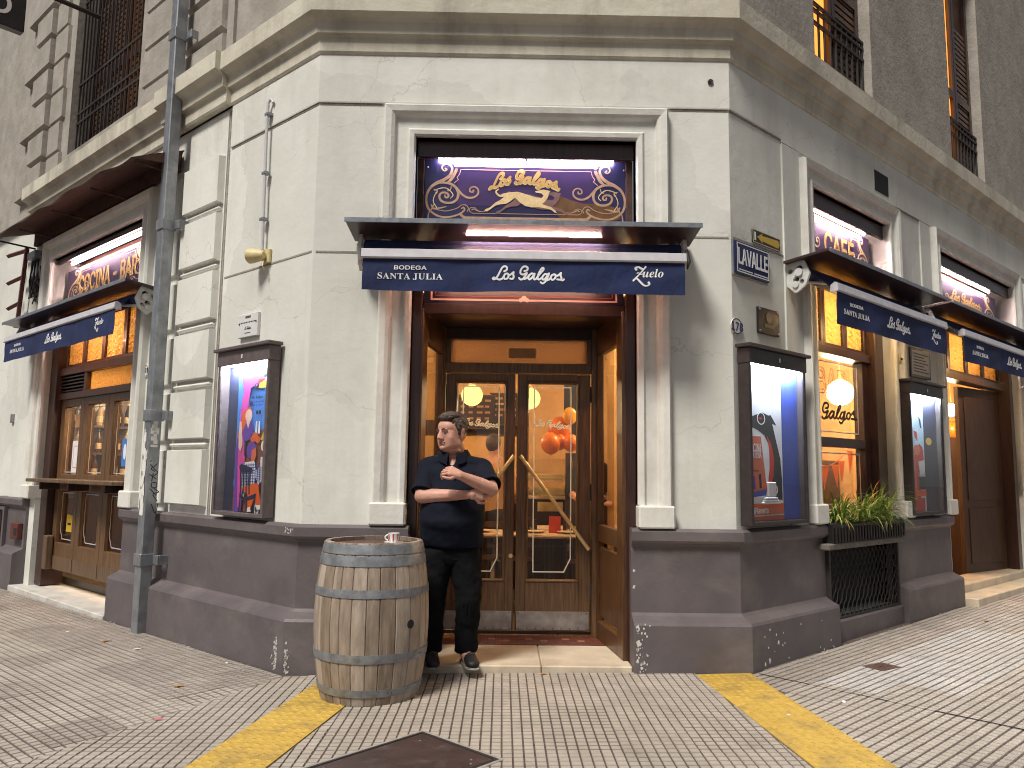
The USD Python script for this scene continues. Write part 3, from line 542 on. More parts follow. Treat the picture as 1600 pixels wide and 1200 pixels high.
GLY = {"S":[116,[[[[13,48],[18,48],[21,38],[27,24],[39,11],[52,6],[64,6],[77,13],[82,23],[80,37],[68,48],[41,62],[23,76],[15,93],[15,108],[22,125],[37,137],[48,140],[62,140],[91,135],[94,138],[95,140],[100,140],[100,97],[96,97],[87,116],[77,127],[69,132],[62,135],[48,133],[38,125],[36,121],[37,107],[44,99],[86,77],[101,63],[106,48],[107,35],[99,17],[87,6],[71,0],[49,0],[22,5],[17,0],[13,0]]]]],"A":[130,[[[[-3,4],[5,7],[10,13],[59,133],[62,138],[65,138],[114,25],[123,8],[131,4],[131,0],[68,0],[68,4],[78,6],[83,10],[83,17],[74,40],[30,38],[23,20],[22,12],[24,8],[28,6],[37,4],[37,0],[-2,0]],[[51,91],[34,48],[70,48],[53,91]]]]],"N":[147,[[[[5,0],[5,4],[15,6],[20,10],[23,20],[22,114],[10,128],[5,130],[5,134],[46,134],[115,51],[115,120],[110,127],[99,130],[99,134],[142,134],[142,130],[130,127],[126,120],[125,-2],[120,-2],[115,2],[32,102],[32,15],[35,8],[43,5],[49,4],[49,0]]]]],"T":[126,[[[[3,95],[3,135],[121,135],[121,95],[117,95],[113,109],[103,122],[92,127],[78,128],[79,14],[84,7],[97,4],[97,0],[27,0],[27,4],[33,5],[41,8],[45,15],[45,128],[33,127],[22,122],[16,116],[11,107],[8,95]]]]],"J":[98,[[[[0,2],[0,11],[2,17],[8,21],[18,21],[24,17],[27,9],[25,0],[23,-4],[25,-10],[35,-11],[39,-9],[43,0],[43,115],[39,124],[24,129],[24,135],[92,135],[93,129],[80,125],[76,116],[75,17],[72,4],[67,-4],[55,-14],[40,-18],[26,-18],[15,-15],[7,-10]]]]],"U":[147,[[[[4,133],[4,137],[71,137],[70,133],[57,129],[54,123],[54,34],[59,19],[65,13],[75,9],[88,9],[102,14],[109,21],[114,32],[116,43],[116,120],[112,129],[104,132],[98,133],[98,137],[140,137],[140,133],[130,129],[126,122],[124,39],[117,18],[108,8],[89,0],[64,0],[46,3],[31,14],[25,25],[22,38],[21,120],[17,129],[10,132]]]]],"L":[127,[[[[5,0],[5,4],[16,7],[22,16],[21,119],[16,127],[5,130],[5,134],[73,134],[73,130],[66,129],[58,126],[54,117],[55,13],[57,10],[62,8],[79,8],[95,12],[102,16],[111,25],[121,44],[126,45],[119,0]]]]],"I":[78,[[[[4,0],[4,4],[16,8],[22,15],[21,122],[15,128],[4,130],[4,134],[72,134],[72,130],[59,127],[56,124],[54,117],[54,20],[57,10],[65,6],[72,4],[72,0]]]]],"ui":[106,[[[[0,8],[0,25],[13,74],[12,80],[4,83],[4,87],[42,92],[23,22],[23,15],[30,14],[40,22],[49,35],[60,58],[70,90],[93,90],[76,26],[75,16],[76,15],[81,16],[90,27],[92,27],[94,24],[81,7],[71,0],[57,0],[52,5],[50,12],[52,28],[35,8],[22,0],[6,0]]]]],"ei":[80,[[[[-2,23],[-2,38],[2,54],[12,70],[24,82],[39,91],[47,93],[61,92],[70,86],[73,80],[73,70],[68,60],[57,50],[45,44],[23,37],[23,20],[29,13],[32,12],[44,14],[51,20],[58,29],[61,27],[61,22],[51,9],[43,3],[35,0],[16,0],[9,3],[2,10]],[[30,62],[26,45],[38,50],[52,63],[57,77],[54,85],[46,85],[37,76]]]]],"li":[52,[[[[-2,18],[25,122],[25,126],[22,129],[16,130],[15,134],[53,140],[24,30],[22,15],[26,14],[29,16],[39,27],[42,24],[26,4],[16,0],[7,0],[1,2],[-2,9]]]]],"oi":[94,[[[[-2,25],[-2,37],[1,52],[10,68],[27,85],[42,92],[58,93],[70,89],[78,82],[84,66],[82,47],[77,34],[70,23],[55,8],[39,0],[18,0],[11,3],[3,10]],[[22,35],[22,10],[27,6],[35,7],[42,14],[50,29],[60,65],[60,79],[56,86],[48,87],[43,84],[31,65]]]]]}
def gtext(codes, track=0.0):
    x, out = 0.0, []
    for c in codes:
        if c == ' ': x += 52; continue
        adv, ps = GLY[c]
        out += [affinity.translate(Polygon(q[0], q[1:]).buffer(0), x, 0) for q in ps]; x += adv + track
    g = union_all(out); a, b, c, d = g.bounds
    return affinity.affine_transform(g, [1 / (c - a), 0, 0, 1 / (c - a), -(a + c) / 2 / (c - a), 0])
SANTA = gtext('SANTA JULIA', 6)
zl = [script_line([(380,275),(352,240),(390,205),(470,205),(545,245),(625,268)], [44,30,24,30,34,26]), script_line([(700,190),(640,270),(560,360),(470,460),(380,550),(290,640)], [30,24,22,22,26,34]), script_line([(345,590),(420,590),(540,720),(640,805),(740,818),(820,770),(800,715)], [18,30,34,28,24,26,42]), script_line([(412,402),(465,385),(530,440),(600,425)], 15)]
ue = union_all([affinity.affine_transform(union_all([Polygon(q[0], q[1:]).buffer(0) for q in GLY[c + 'i'][1]]), [1, 0, 0, 1, x, 0]) for c, x in zip('uelo', np.cumsum([0] + [GLY[c + 'i'][0] for c in 'uel']))])
a, b, c_, d = ue.bounds; sc = 700 / (c_ - a)
ue = affinity.affine_transform(ue, [sc, 0, 0, -sc * .95, 600 - a * sc, 538])
ZUELO = affinity.affine_transform(union_all(zl + [ue]), [1 / 1045, 0, 0, -1 / 1045, -780 / 1045, 538 / 1045]).simplify(.002)
def sans(text, height, bold=True, squeeze=1.0):
    m = meshkit.text_mesh(text, height, .002, bold); b = m.bounds
    m.apply_translation([-(b[0][0] + b[1][0]) / 2, 0, 0]); m.vertices[:, 0] *= squeeze
    return m
def put_text(mb, k, m, u, w, z, sx=1.0, sy=1.0, shear=0.0):
    x = X(k, u, w, z); sg = -1 if k == 'L' else 1
    x[:3, 1] = x[:3, 1] * sy + x[:3, 0] * sg * shear; x[:3, 0] *= sg * sx
    return mb.mesh(m, x)

# the two door leaves
def leaf(u0, u1, g0, g1, bar, lab):
    w0, w1 = -.95, -.895
    fr = MB()
    for q in ((u0, g0, .10, 2.295), (g1, u1, .10, 2.295), (g0, g1, .10, .50), (g0, g1, 2.235, 2.295)): fr.wbox('C', q[0], q[1], w0, w1, q[2], q[3], .004)
    ring(fr, 'C', g0 + .022, g1 - .022, .525, 2.21, [(0, w1 - .03), (0, w1 - .012), (.012, w1 + .006), (.022, w1 + .004), (.026, w1 - .006)], True)
    d = bld.part('door', fr, OK, label=lab)
    bld.part('glass', MB().wbox('C', g0, g1, -.925, -.920, .50, 2.235), 'pane', parent=d)
    t, c = .011, .075; a, b, z0, z1 = g0 + .062, g1 - .062, .58, 2.19
    o = Polygon([(a + c, z0), (b - c * .8, z0), (b, z0 + c * 1.6), (b, z1), (a, z1), (a, z0 + c * 1.6)]) if u0 < 0 else Polygon([(a, z0), (b - c * .8, z0), (b, z0 + c * 1.6), (b, z1), (a, z1)])
    bld.part('etched_line', MB().poly('C', o.difference(o.buffer(-t, join_style=2)), -.919, .001), 'etched', parent=d)
    bld.part('kick_plate', MB().wbox('C', u0 + .012, u1 - .012, -.894, -.889, .105, .258, .001), 'steel_plate', parent=d)
    sc = MB()
    for x in np.linspace(u0 + .03, u1 - .03, 9): sc.sphere((x, .888, .117), .005, 1)
    for x in (u0 + .03, u1 - .03): sc.sphere((x, .888, .245), .005, 1)
    bld.part('screw', sc, 'iron', parent=d, kind='stuff')
    (ua, za), (ub, zb) = bar
    B = MB(); off = np.array([0, 0, .026])
    B.tube([P('C', ua, -.84, za), P('C', ub, -.84, zb)], .017, 10)
    for t_ in (.02, .98):
        q = P('C', ua + (ub - ua) * t_, -.84, za + (zb - za) * t_); B.tube([q, q + np.array([0, .055, 0])], .010, 8); B.sphere(q, .014, 1)
    bld.part('push_bar', B, 'brass', parent=d, smooth=40)
    u = (g0 + g1) / 2; th = -.10 if u > 0 else -.08
    lg = affinity.rotate(LOGO_BOLD, math.degrees(th), origin=(0, 0))
    bld.part('lettering', MB().poly('C', lg, -.9185, .001, u - .01, 1.835, .33, .30), 'etched', parent=d)
    for z in (.35, 1.2, 2.05): bld.part('hinge', MB().wbox('C', (u0 if u0 < 0 else u1 - .005) , (u0 + .005 if u0 < 0 else u1 + .012), -.90, -.88, z, z + .14, .003), 'iron', parent=d)
    return d
leaf(-.507, .104, -.42, .03, ((.098, 1.578), (-.49, .79)), 'left door leaf, partly hidden by the man')
leaf(.122, .765, .205, .664, ((.150, 1.578), (.748, .785)), 'right door leaf with the full brass bar in view')
bld.part('lock', MB().lathe([(0, 0), (.018, 0), (.018, .006), (0, .006)], (0, 0, 0), 16).out().apply_transform(trimesh.transformations.compose_matrix(angles=[math.pi / 2, 0, 0], translate=[.08, .893, .72])), 'brass')
# threshold slab and mosaic strip behind it
slab = MB()
for i, (a, b) in enumerate(((-.66, .30), (.304, .96))):
    bld.part('threshold_slab', MB().box((a, -.11, -.1), (b, .56, .05), None, .008), 'marble')
tl = [MB(), MB()]
for i in range(26):
    for j in range(6):
        x = -.66 + i * .062; y = .565 + j * .062
        tl[1 if (i + 2 * j) % 5 == 0 and j in (2, 3) else 0].box((x, y, -.05), (x + .059, y + .059, .052))
bld.part('floor_tiles', tl[0], 'mosaic', kind='stuff'); bld.part('floor_tiles', tl[1], 'mosaic_light', kind='stuff')
bld.part('floor_base', MB().box((-.7, .56, -.08), (1.0, 1.0, .048)), 'grout')

# ---------------------------------------------------------------- right window (with the planter) and right doorway
def glazed(k, u0, u1, z0, z1, w, nv, m='amber_glass', bar=.045, name='transom_light', wood='wood_dark'):
    s = (u1 - u0) / nv
    for i in range(nv):
        a, b = u0 + i * s, u0 + (i + 1) * s
        f = bld.part(name, MB().wbox(k, a, a + bar, w - .03, w + .03, z0, z1, .003).wbox(k, b - bar, b, w - .03, w + .03, z0, z1, .003).wbox(k, a + bar, b - bar, w - .03, w + .03, z0, z0 + bar, .003).wbox(k, a + bar, b - bar, w - .03, w + .03, z1 - bar, z1, .003), wood)
        bld.part('pane', MB().wbox(k, a + bar, b - bar, w - .004, w + .004, z0 + bar, z1 - bar), m, parent=f)
        if m == 'amber_glass':       # chevron ribs pressed in the glass
            rb = MB(); aa, bb = a + bar, b - bar; n = int((z1 - z0) / .07)
            for j in range(n):
                for q in range(4):
                    x0 = aa + (bb - aa) * q / 4; x1 = aa + (bb - aa) * (q + 1) / 4; zz = z0 + bar + .01 + j * .065
                    if zz + .06 > z1 - bar: continue
                    lo, hi = (zz, zz + .05) if q % 2 == 0 else (zz + .05, zz)
                    rb.add([(x0, lo, w + .004), (x1, hi, w + .004), (x1, hi + .008, w + .010), (x0, lo + .008, w + .010)], [[0, 1, 2, 3]], X(k))
            bld.part('rib', rb, m, parent=f)
k = 'R'
bx('window_post', k, (1.29, 1.37, -.30, -.12, .22, 3.45), 'wood_dark'); bx('window_post', k, (2.72, 2.92, -.30, -.08, .22, 3.45), 'wood_dark')
glazed(k, 1.37, 2.72, 2.66, 3.42, -.2, 3)
bx('window_rail', k, (1.37, 2.72, -.28, -.12, 2.58, 2.66), 'wood_dark')
sash = bld.part('sash', MB().wbox(k, 1.37, 1.42, -.24, -.16, 1.05, 2.58, .004).wbox(k, 2.60, 2.72, -.26, -.16, 1.05, 2.58, .004).wbox(k, 1.42, 2.60, -.24, -.15, 1.71, 1.80, .004).wbox(k, 1.42, 2.60, -.24, -.15, 1.05, 1.12, .004), 'wood_dark')
bld.part('glass', MB().wbox(k, 1.42, 2.60, -.203, -.198, 1.80, 2.58), 'pane', parent=sash); bld.part('glass', MB().wbox(k, 1.42, 2.60, -.203, -.198, 1.12, 1.71), 'pane', parent=sash)
bld.part('etched_line', MB().poly(k, rect(1.46, 2.55, 1.85, 2.53, .012), -.196, .001).poly(k, rect(1.46, 2.55, 1.17, 1.66, .012), -.196, .001), 'alu_white', parent=sash)
def sans_poly(text, h):
    m_ = sans(text, h); f = m_.faces[m_.face_normals[:, 2] > .9]
    return union_all([Polygon(m_.vertices[q][:, :2]) for q in f]).buffer(.0005)
barl = MB()
for g_, u in (('B', 1.80), ('A', 2.01), ('R', 2.22)): q_ = sans_poly(g_, .24); barl.poly(k, q_.difference(q_.buffer(-.011)), -.197, .001, u, 2.22)
bld.part('lettering', barl, 'cloth_tan', parent=sash, label='outlined letters reading BAR')
bld.part('lettering', MB().poly(k, affinity.rotate(LOGO, 3, origin=(0, 0)), -.1965, .001, 1.94, 1.98, 1.14, .80), 'art_ink', parent=sash, label='black script reading Los Galgos')
bx('window_sill', k, (1.29, 2.92, -.30, -.02, .99, 1.05), 'wood_dark')
bx('sill_wall', k, (1.29, 2.92, -.30, -.15, .2, .99), 'dark_void')
# doorway further right
bx('door_post', k, (4.31, 4.42, -.30, -.06, 0, 3.45), 'wood_dark'); bx('door_post', k, (6.86, 7.0, -.32, -.05, 0, 3.45), 'wood_dark')
glazed(k, 4.42, 6.86, 2.72, 3.42, -.2, 4)
bx('door_frame', k, (4.42, 6.86, -.28, -.12, 2.63, 2.72), 'wood')
bx('door_frame', k, (4.42, 4.50, -.28, -.14, .2, 2.63), 'wood_dark')
# the open door leaf swings inwards
a = P(k, 6.86, -.22, 0); b = P(k, 5.84, -.36, 0); d = (b - a) / np.linalg.norm(b - a); nn = np.array([-d[1], d[0], 0])
m = np.eye(4); m[:3, 0], m[:3, 1], m[:3, 2], m[:3, 3] = d, (0, 0, 1), nn, a
dl = bld.part('door', MB().box((0, .22, -.03), (1.08, 2.62, .03), m, .006), 'wood_door', label='open brown door leaf of the right doorway')
for z0, z1 in ((.35, 1.05), (1.15, 2.5)):
    bld.part('door_panel', MB().box((.12, z0, .031), (.96, z1, .042), m, .010).box((.12, z0, -.042), (.96, z1, -.031), m, .010), 'wood_door', parent=dl)
for i in range(2):
    for j, (u0, u1) in enumerate(((4.2, 5.7), (5.704, 7.1))):
        gz = G(P(k, 5.2, 0, 0)[0])
        bld.part('doorstep', MB().wbox(k, u0, u1, -.35 if i else .02, .02 if i else .28, -.15, gz + (.16 if i else .075), .008), 'marble')

# ---------------------------------------------------------------- left shopfront: doors with a bar shelf
k = 'L'
bx('door_post', k, (3.08, 3.22, -.30, -.10, 0, 3.45), 'wood'); bx('door_post', k, (5.52, 5.74, -.30, -.06, 0, 3.45), 'wood_dark')
glazed(k, 3.22, 5.52, 2.64, 3.42, -.18, 4, wood='wood'); bx('window_rail', k, (3.22, 5.52, -.26, -.10, 2.55, 2.64), 'wood')
bx('transom_frame', k, (4.72, 4.80, -.22, -.12, 2.33, 2.55), 'wood')
bld.part('transom_glass', MB().wbox(k, 3.22, 4.72, -.18, -.172, 2.33, 2.55), 'amber_glass')
for i in range(5): bld.part('louvre', MB().box((4.80, 2.345 + i * .042, -.17), (5.52, 2.36 + i * .042, -.12), X(k)), 'wood_dark')
bx('louvre_back', k, (4.80, 5.52, -.20, -.19, 2.33, 2.55), 'dark_void')
bx('window_rail', k, (3.22, 5.52, -.26, -.11, 2.25, 2.33), 'wood')
for i, (a, b) in enumerate(((3.23, 4.05), (4.06, 4.78), (4.79, 5.50))):
    gz0, gz1 = 1.34, 2.16
    d = bld.part('door', MB().wbox(k, a, a + .10, -.22, -.14, .20, 2.25, .004).wbox(k, b - .12, b, -.22, -.14, .20, 2.25, .004).wbox(k, a + .10, b - .12, -.22, -.14, 2.16, 2.25, .004).wbox(k, a + .10, b - .12, -.22, -.14, 1.14, 1.34, .004).wbox(k, a + .10, b - .12, -.22, -.14, .20, .52, .004), 'wood_oak')
    bld.part('glass', MB().wbox(k, a + .10, b - .12, -.185, -.18, 1.34, 2.16), 'pane', parent=d); bld.part('glass', MB().wbox(k, a + .10, b - .12, -.185, -.18, .52, 1.14), 'pane_dark', parent=d)
    c = .07; q = Polygon([(a + .13 + c, .56), (b - .15 - c, .56), (b - .15, .56 + c * 1.6), (b - .15, 1.12), (a + .13, 1.12), (a + .13, .56 + c * 1.6)])
    q2 = Polygon([(a + .13, 1.36), (b - .15, 1.36), (b - .15, 2.13), (a + .13, 2.13)])
    e = MB(); xx = X(k, 0, -.178, 0)
    for g_ in (q, q2): e.xpoly(g_.difference(g_.buffer(-.009, join_style=2)), .001, xx)
    bld.part('etched_line', e, 'alu_white', parent=d)
    bld.part('kick_plate', MB().wbox(k, a + .01, b - .01, -.139, -.134, .205, .36, .001), 'wood_worn', parent=d)
bld.part('bar_shelf', MB().wbox(k, 3.09, 5.62, -.12, .16, 1.245, 1.285, .006), 'wood_worn')
for u in (3.4, 4.4, 5.3): bld.part('shelf_bracket', MB().wbox(k, u, u + .03, -.12, .10, 1.16, 1.244, .004), 'wood_dark')
bld.part('weathered_jamb', MB().wbox(k, 5.40, 5.52, -.13, -.05, .2, .60, .01), 'wood_worn')
gz = G(P(k, 4.5, 0, 0)[0])
for a, b in ((3.08, 4.5), (4.504, 5.95)): bld.part('doorstep', MB().wbox(k, a, b, -.35, .16, -.2, gz + .05, .008), 'marble_white')

# dark boxes at the head of each sign recess, jamb linings
for k, u0, u1, z0, z1 in (('C', -.715, 1.015, 3.925, 4.055), ('R', 1.295, 2.915, 3.90, 4.045), ('R', 4.315, 6.995, 3.93, 4.075), ('L', 3.085, 5.735, 3.99, 4.055)):
    bx('head_board', k, (u0, u1, -.075 if k == 'C' else -.06, -.05 if k == 'C' else -.03, z0, z1), 'wood_dark')
    bld.part('sign_backing', MB().wbox(k, u0, u1, -.21 if k == 'C' else -.31, -.19 if k == 'C' else -.29, 3.2, 4.06), 'wood_dark')
    bld.part('soffit_board', MB().wbox(k, u0, u1, -.185 if k == 'C' else -.285, -.02, 3.22, 3.235), 'wood_dark')
for u in (-.69, .985): bld.part('jamb_lining', MB().wbox('C', u - .025, u + .025, -.16, -.10, 3.24, 3.935), 'rust')

# ================================================================== painted signs in the recesses
def sx_(X_): return (1532 - X_) / 8.42 / 325 * 1.68
def scroll_set():
    """the left half of the scrollwork, traced as strokes; y up, x from the sign's middle (metres)"""
    A = [([(470,192),(488,208),(465,226),(435,205),(430,170),(460,138),(510,135),(555,170),(560,225),(525,295),(455,350),(370,390),(290,450),(242,540),(232,640),(262,740),(335,810),(430,850),(540,850),(640,822),(705,785),(735,748),(720,718),(695,735)], [9,12,8,9,10,11,12,14,16,20,22,22,18,15,15,14,13,12,12,12,11,11,9,8], 'gold_dull'),
         ([(620,150),(615,215),(585,280),(548,345),(500,385)], [16,20,22,20,10], 'gold_dull'),
         ([(370,405),(450,388),(540,400),(615,450),(648,530),(630,610),(570,655),(490,660),(425,630),(400,575),(425,530),(480,522),(520,550),(512,585),(480,585),(475,560)], [6,12,16,17,17,16,15,15,15,14,13,13,13,12,11,10], 'gold_dull'),
         ([(560,400),(640,470),(700,545),(775,585),(850,580),(905,535),(905,470),(855,435),(805,455),(800,500),(840,510),(845,488)], [6,10,14,14,12,11,10,9,9,9,9,12], 'gold_dull'),
         ([(340,495),(410,465),(485,460),(545,500),(580,555),(550,597)], 5, 'gold_pale'), ([(375,500),(335,575),(325,650),(370,725)], 5, 'gold_pale'),
         ([(330,480),(375,500),(365,535),(350,520)], 6, 'gold_dull'), ([(555,440),(540,490),(510,495),(515,470)], 6, 'gold_dull'),
         ([(360,752),(480,772),(580,752),(650,722),(700,685),(755,690),(785,730),(770,772)], 5, 'gold_dull'),
         ([(1000,768),(920,768),(870,720),(815,720),(795,760),(830,790),(870,795),(1000,795),(1532,795)], 4, 'gold_dull'), ([(830,750),(855,735),(880,750),(940,772)], 7, 'gold_dull'),
         ([(300,690),(330,740),(420,730),(495,712)], [8,12,11,5], 'gold_dull'), ([(330,690),(310,740),(270,800),(262,868)], [9,9,6,10], 'gold_dull'),
         ([(690,820),(730,850),(800,856),(1532,856)], [18,18,15,15], 'gold_dull'), ([(600,150),(1532,152)], 15, 'gold_pale'), ([(600,182),(1532,184)], 9, 'sign_violet'),
         ([(1532,206),(676,206),(660,270),(628,312),(645,345),(592,390)], 4, 'pink_line')]
    out = {}
    for p, r, m in A:
        if isinstance(r, list) and len(r) != len(p): r = list(np.interp(np.linspace(0, 1, len(p)), np.linspace(0, 1, len(r)), r))
        straight = len(p) <= 2 or m == 'pink_line'
        g = LineString(p).buffer(r if np.ndim(r) == 0 else r[0], quad_segs=3) if straight else script_line(p, r)
        out.setdefault(m, []).append(g)
    s = 1.68 / 325 / 8.42
    return {m: affinity.affine_transform(union_all(g), [s, 0, 0, -s, -1532 * s, 480 * s]).simplify(.0008) for m, g in out.items()}
SCROLL = scroll_set()
def both(g): return union_all([g, affinity.scale(g, -1, 1, origin=(0, 0))])
dog_px = [(650,392),(672,380),(715,370),(760,368),(800,380),(850,396),(892,402),(906,388),(892,374),(862,371),(855,363),(880,357),(905,352),(925,356),(943,360),(935,374),(930,398),(912,424),(896,437),(920,446),(950,455),(972,474),(981,487),(970,487),(948,470),(915,462),(875,456),(835,458),(800,450),(768,428),(742,402),(716,424),(692,440),(660,442),(630,452),(602,474),(585,486),(569,484),(574,474),(600,462),(630,434),(655,420),(675,403),(690,390),(662,396)]
s = 1.68 / 325 / 4
DOG = affinity.affine_transform(union_all([Polygon(dog_px).buffer(0), script_line([(695,388),(660,394),(638,380),(634,366),(648,354)], [6, 6, 5, 4, 3])]), [s, 0, 0, -s, -806 * s, 355 * s])
k = 'C'
sg = Thing('painted_sign', 'dark blue painted sign with gilt scrolls and a running greyhound above the entrance', 'sign', P(k, .15, -.2, 3.4))
UM, ZM = .155, 3.685
sg.part('board', MB().wbox(k, -.665, .975, -.155, -.128, 3.26, 3.94, .004), 'sign_blue')
vi = MB().poly(k, sbox(-.52, -.1, .52, .19).buffer(.03), -.1278, .0008, UM, ZM); sg.part('violet_field', vi, 'sign_violet')
rustp = affinity.affine_transform(Polygon([(1020,392),(1090,420),(1160,440),(1260,440),(1330,450),(1372,470),(1390,520),(1330,538),(1040,538),(1010,500),(985,470)]).buffer(8), [s, 0, 0, -s, -806 * s, 355 * s])
def pieces(t, name, g, m, k, w, u, z, d=.0005):
    gs = list(getattr(g, 'geoms', [g]))
    if len(gs) > 8: t.part(name, MB().poly(k, g, w, d, u, z), m, kind='stuff')
    else:
        for q in gs: t.part(name, MB().poly(k, q, w, d, u, z), m)
sg.part('rust_stain', MB().poly(k, rustp, -.1265, .0006, UM, ZM), 'sign_rust')
for i, (m, g) in enumerate(SCROLL.items()):
    pieces(sg, 'scrollwork', both(g), m, k, -.1255 + i * .0004, UM, ZM)
DOG = affinity.scale(DOG, 1.09, 1.09)
sg.part('greyhound_shadow', MB().poly(k, affinity.translate(DOG, .088, -.018), -.1234, .0004, UM, ZM), 'brown_dog')
sg.part('greyhound', MB().poly(k, DOG, -.1228, .0005, UM, ZM), 'gold_pale')
def arched(g, w, rise):
    """lettering on a gentle arch"""
    def f(x, y, z=None):
        x, y = np.asarray(x), np.asarray(y); t = x / .5
        return (x * w, y * w + rise * (1 - t * t) - .06 * w * 0)
    from shapely.ops import transform
    return transform(f, g.segmentize(.02))
ar = arched(LOGO_BOLD, .565, .05)
sg.part('lettering', MB().poly(k, affinity.rotate(ar, 0, origin=(0, 0)), -.1226, .0005, UM - .012, ZM + .015), 'gold', label='arched gilt script reading Los Galgos')
sg.part('lettering_shade', MB().poly(k, affinity.translate(ar, -.006, -.010), -.1232, .0004, UM - .012, ZM + .015), 'gold_pale')
sc = MB()
for u in (-.635, .945):
    for z in (3.40, 3.87): sc.sphere(P(k, u, -.127, z), .008, 1)
sg.part('screw', sc, 'cast_white', kind='stuff')
def side_sign(k, u0, u1, text, label, script=False, z0=3.26, z1=3.90):
    t = Thing('painted_sign', label, 'sign', P(k, (u0 + u1) / 2, -.2, z0))
    t.part('board', MB().wbox(k, u0, u1, -.155, -.128, z0, z1, .004), 'sign_violet')
    um = (u0 + u1) / 2; w = u1 - u0; q = w / 1.68
    for m, g in SCROLL.items():
        if m == 'sign_violet': continue
        gg = affinity.scale(both(g.intersection(sbox(-.9, -1, -.34, 1))), q * .98, 1.0, origin=(0, 0))
        pieces(t, 'scrollwork', gg, 'gold_pale' if m != 'pink_line' else m, k, -.1265 + .0006 * (m != 'gold_dull'), um, 3.655)
    t.part('gilt_border', MB().poly(k, sbox(-w * .34, -.010, w * .34, .010), -.1265, .001, um, 3.885), 'gold_pale')
    L = MB()
    if script: L.poly(k, LOGO_BOLD, -.1255, .002, 5.58, 3.64, 1.10, .70)
    else:
        m_ = sans(text, .215); wd = m_.bounds[1][0] - m_.bounds[0][0]; sq = (.62 if len(text) == 4 else 1.66) / wd
        put_text(L, k, m_, um + (.07 if text[0] == 'C' and len(text) == 4 else 0), -.1255, 3.555, sx=sq, sy=1.0)
    t.part('lettering', L, 'gold'); return t
side_sign('L', 3.13, 5.62, 'COCINA - BAR', 'violet painted sign reading COCINA - BAR over the left shopfront')
side_sign('R', 1.30, 2.80, 'CAFÉ', 'violet painted sign reading CAFÉ over the planter window')
side_sign('R', 4.33, 6.75, '', 'violet painted sign reading Los Galgos over the right doorway', True)
for k, u0, u1, z, lab in (('C', -.55, .86, 3.950, 'white tube lamp above the greyhound sign'), ('R', 1.33, 2.62, 3.935, 'white tube lamp above the CAFÉ sign'), ('R', 4.36, 6.4, 3.955, 'white tube lamp above the Los Galgos sign of the right doorway'), ('L', 3.16, 5.4, 3.985, 'white tube lamp above the COCINA - BAR sign')):
    t = Thing('tube_lamp', lab, 'lamp', P(k, (u0 + u1) / 2, -.11, z))
    r = .010 if k == 'C' else .015
    wz = -.10
    um = (u0 + u1) / 2
    for a, b in ((u0, um - .01), (um + .01, u1)):
        t.part('tube', MB().tube([P(k, a, wz, z - .02), P(k, b, wz, z - .02)], r, 10), 'tube_cool' if k == 'C' else 'tube', smooth=60)
    t.part('batten', MB().wbox(k, u0, u1, wz - .02, wz + .02, z + .0, z + .022), 'cast_white')

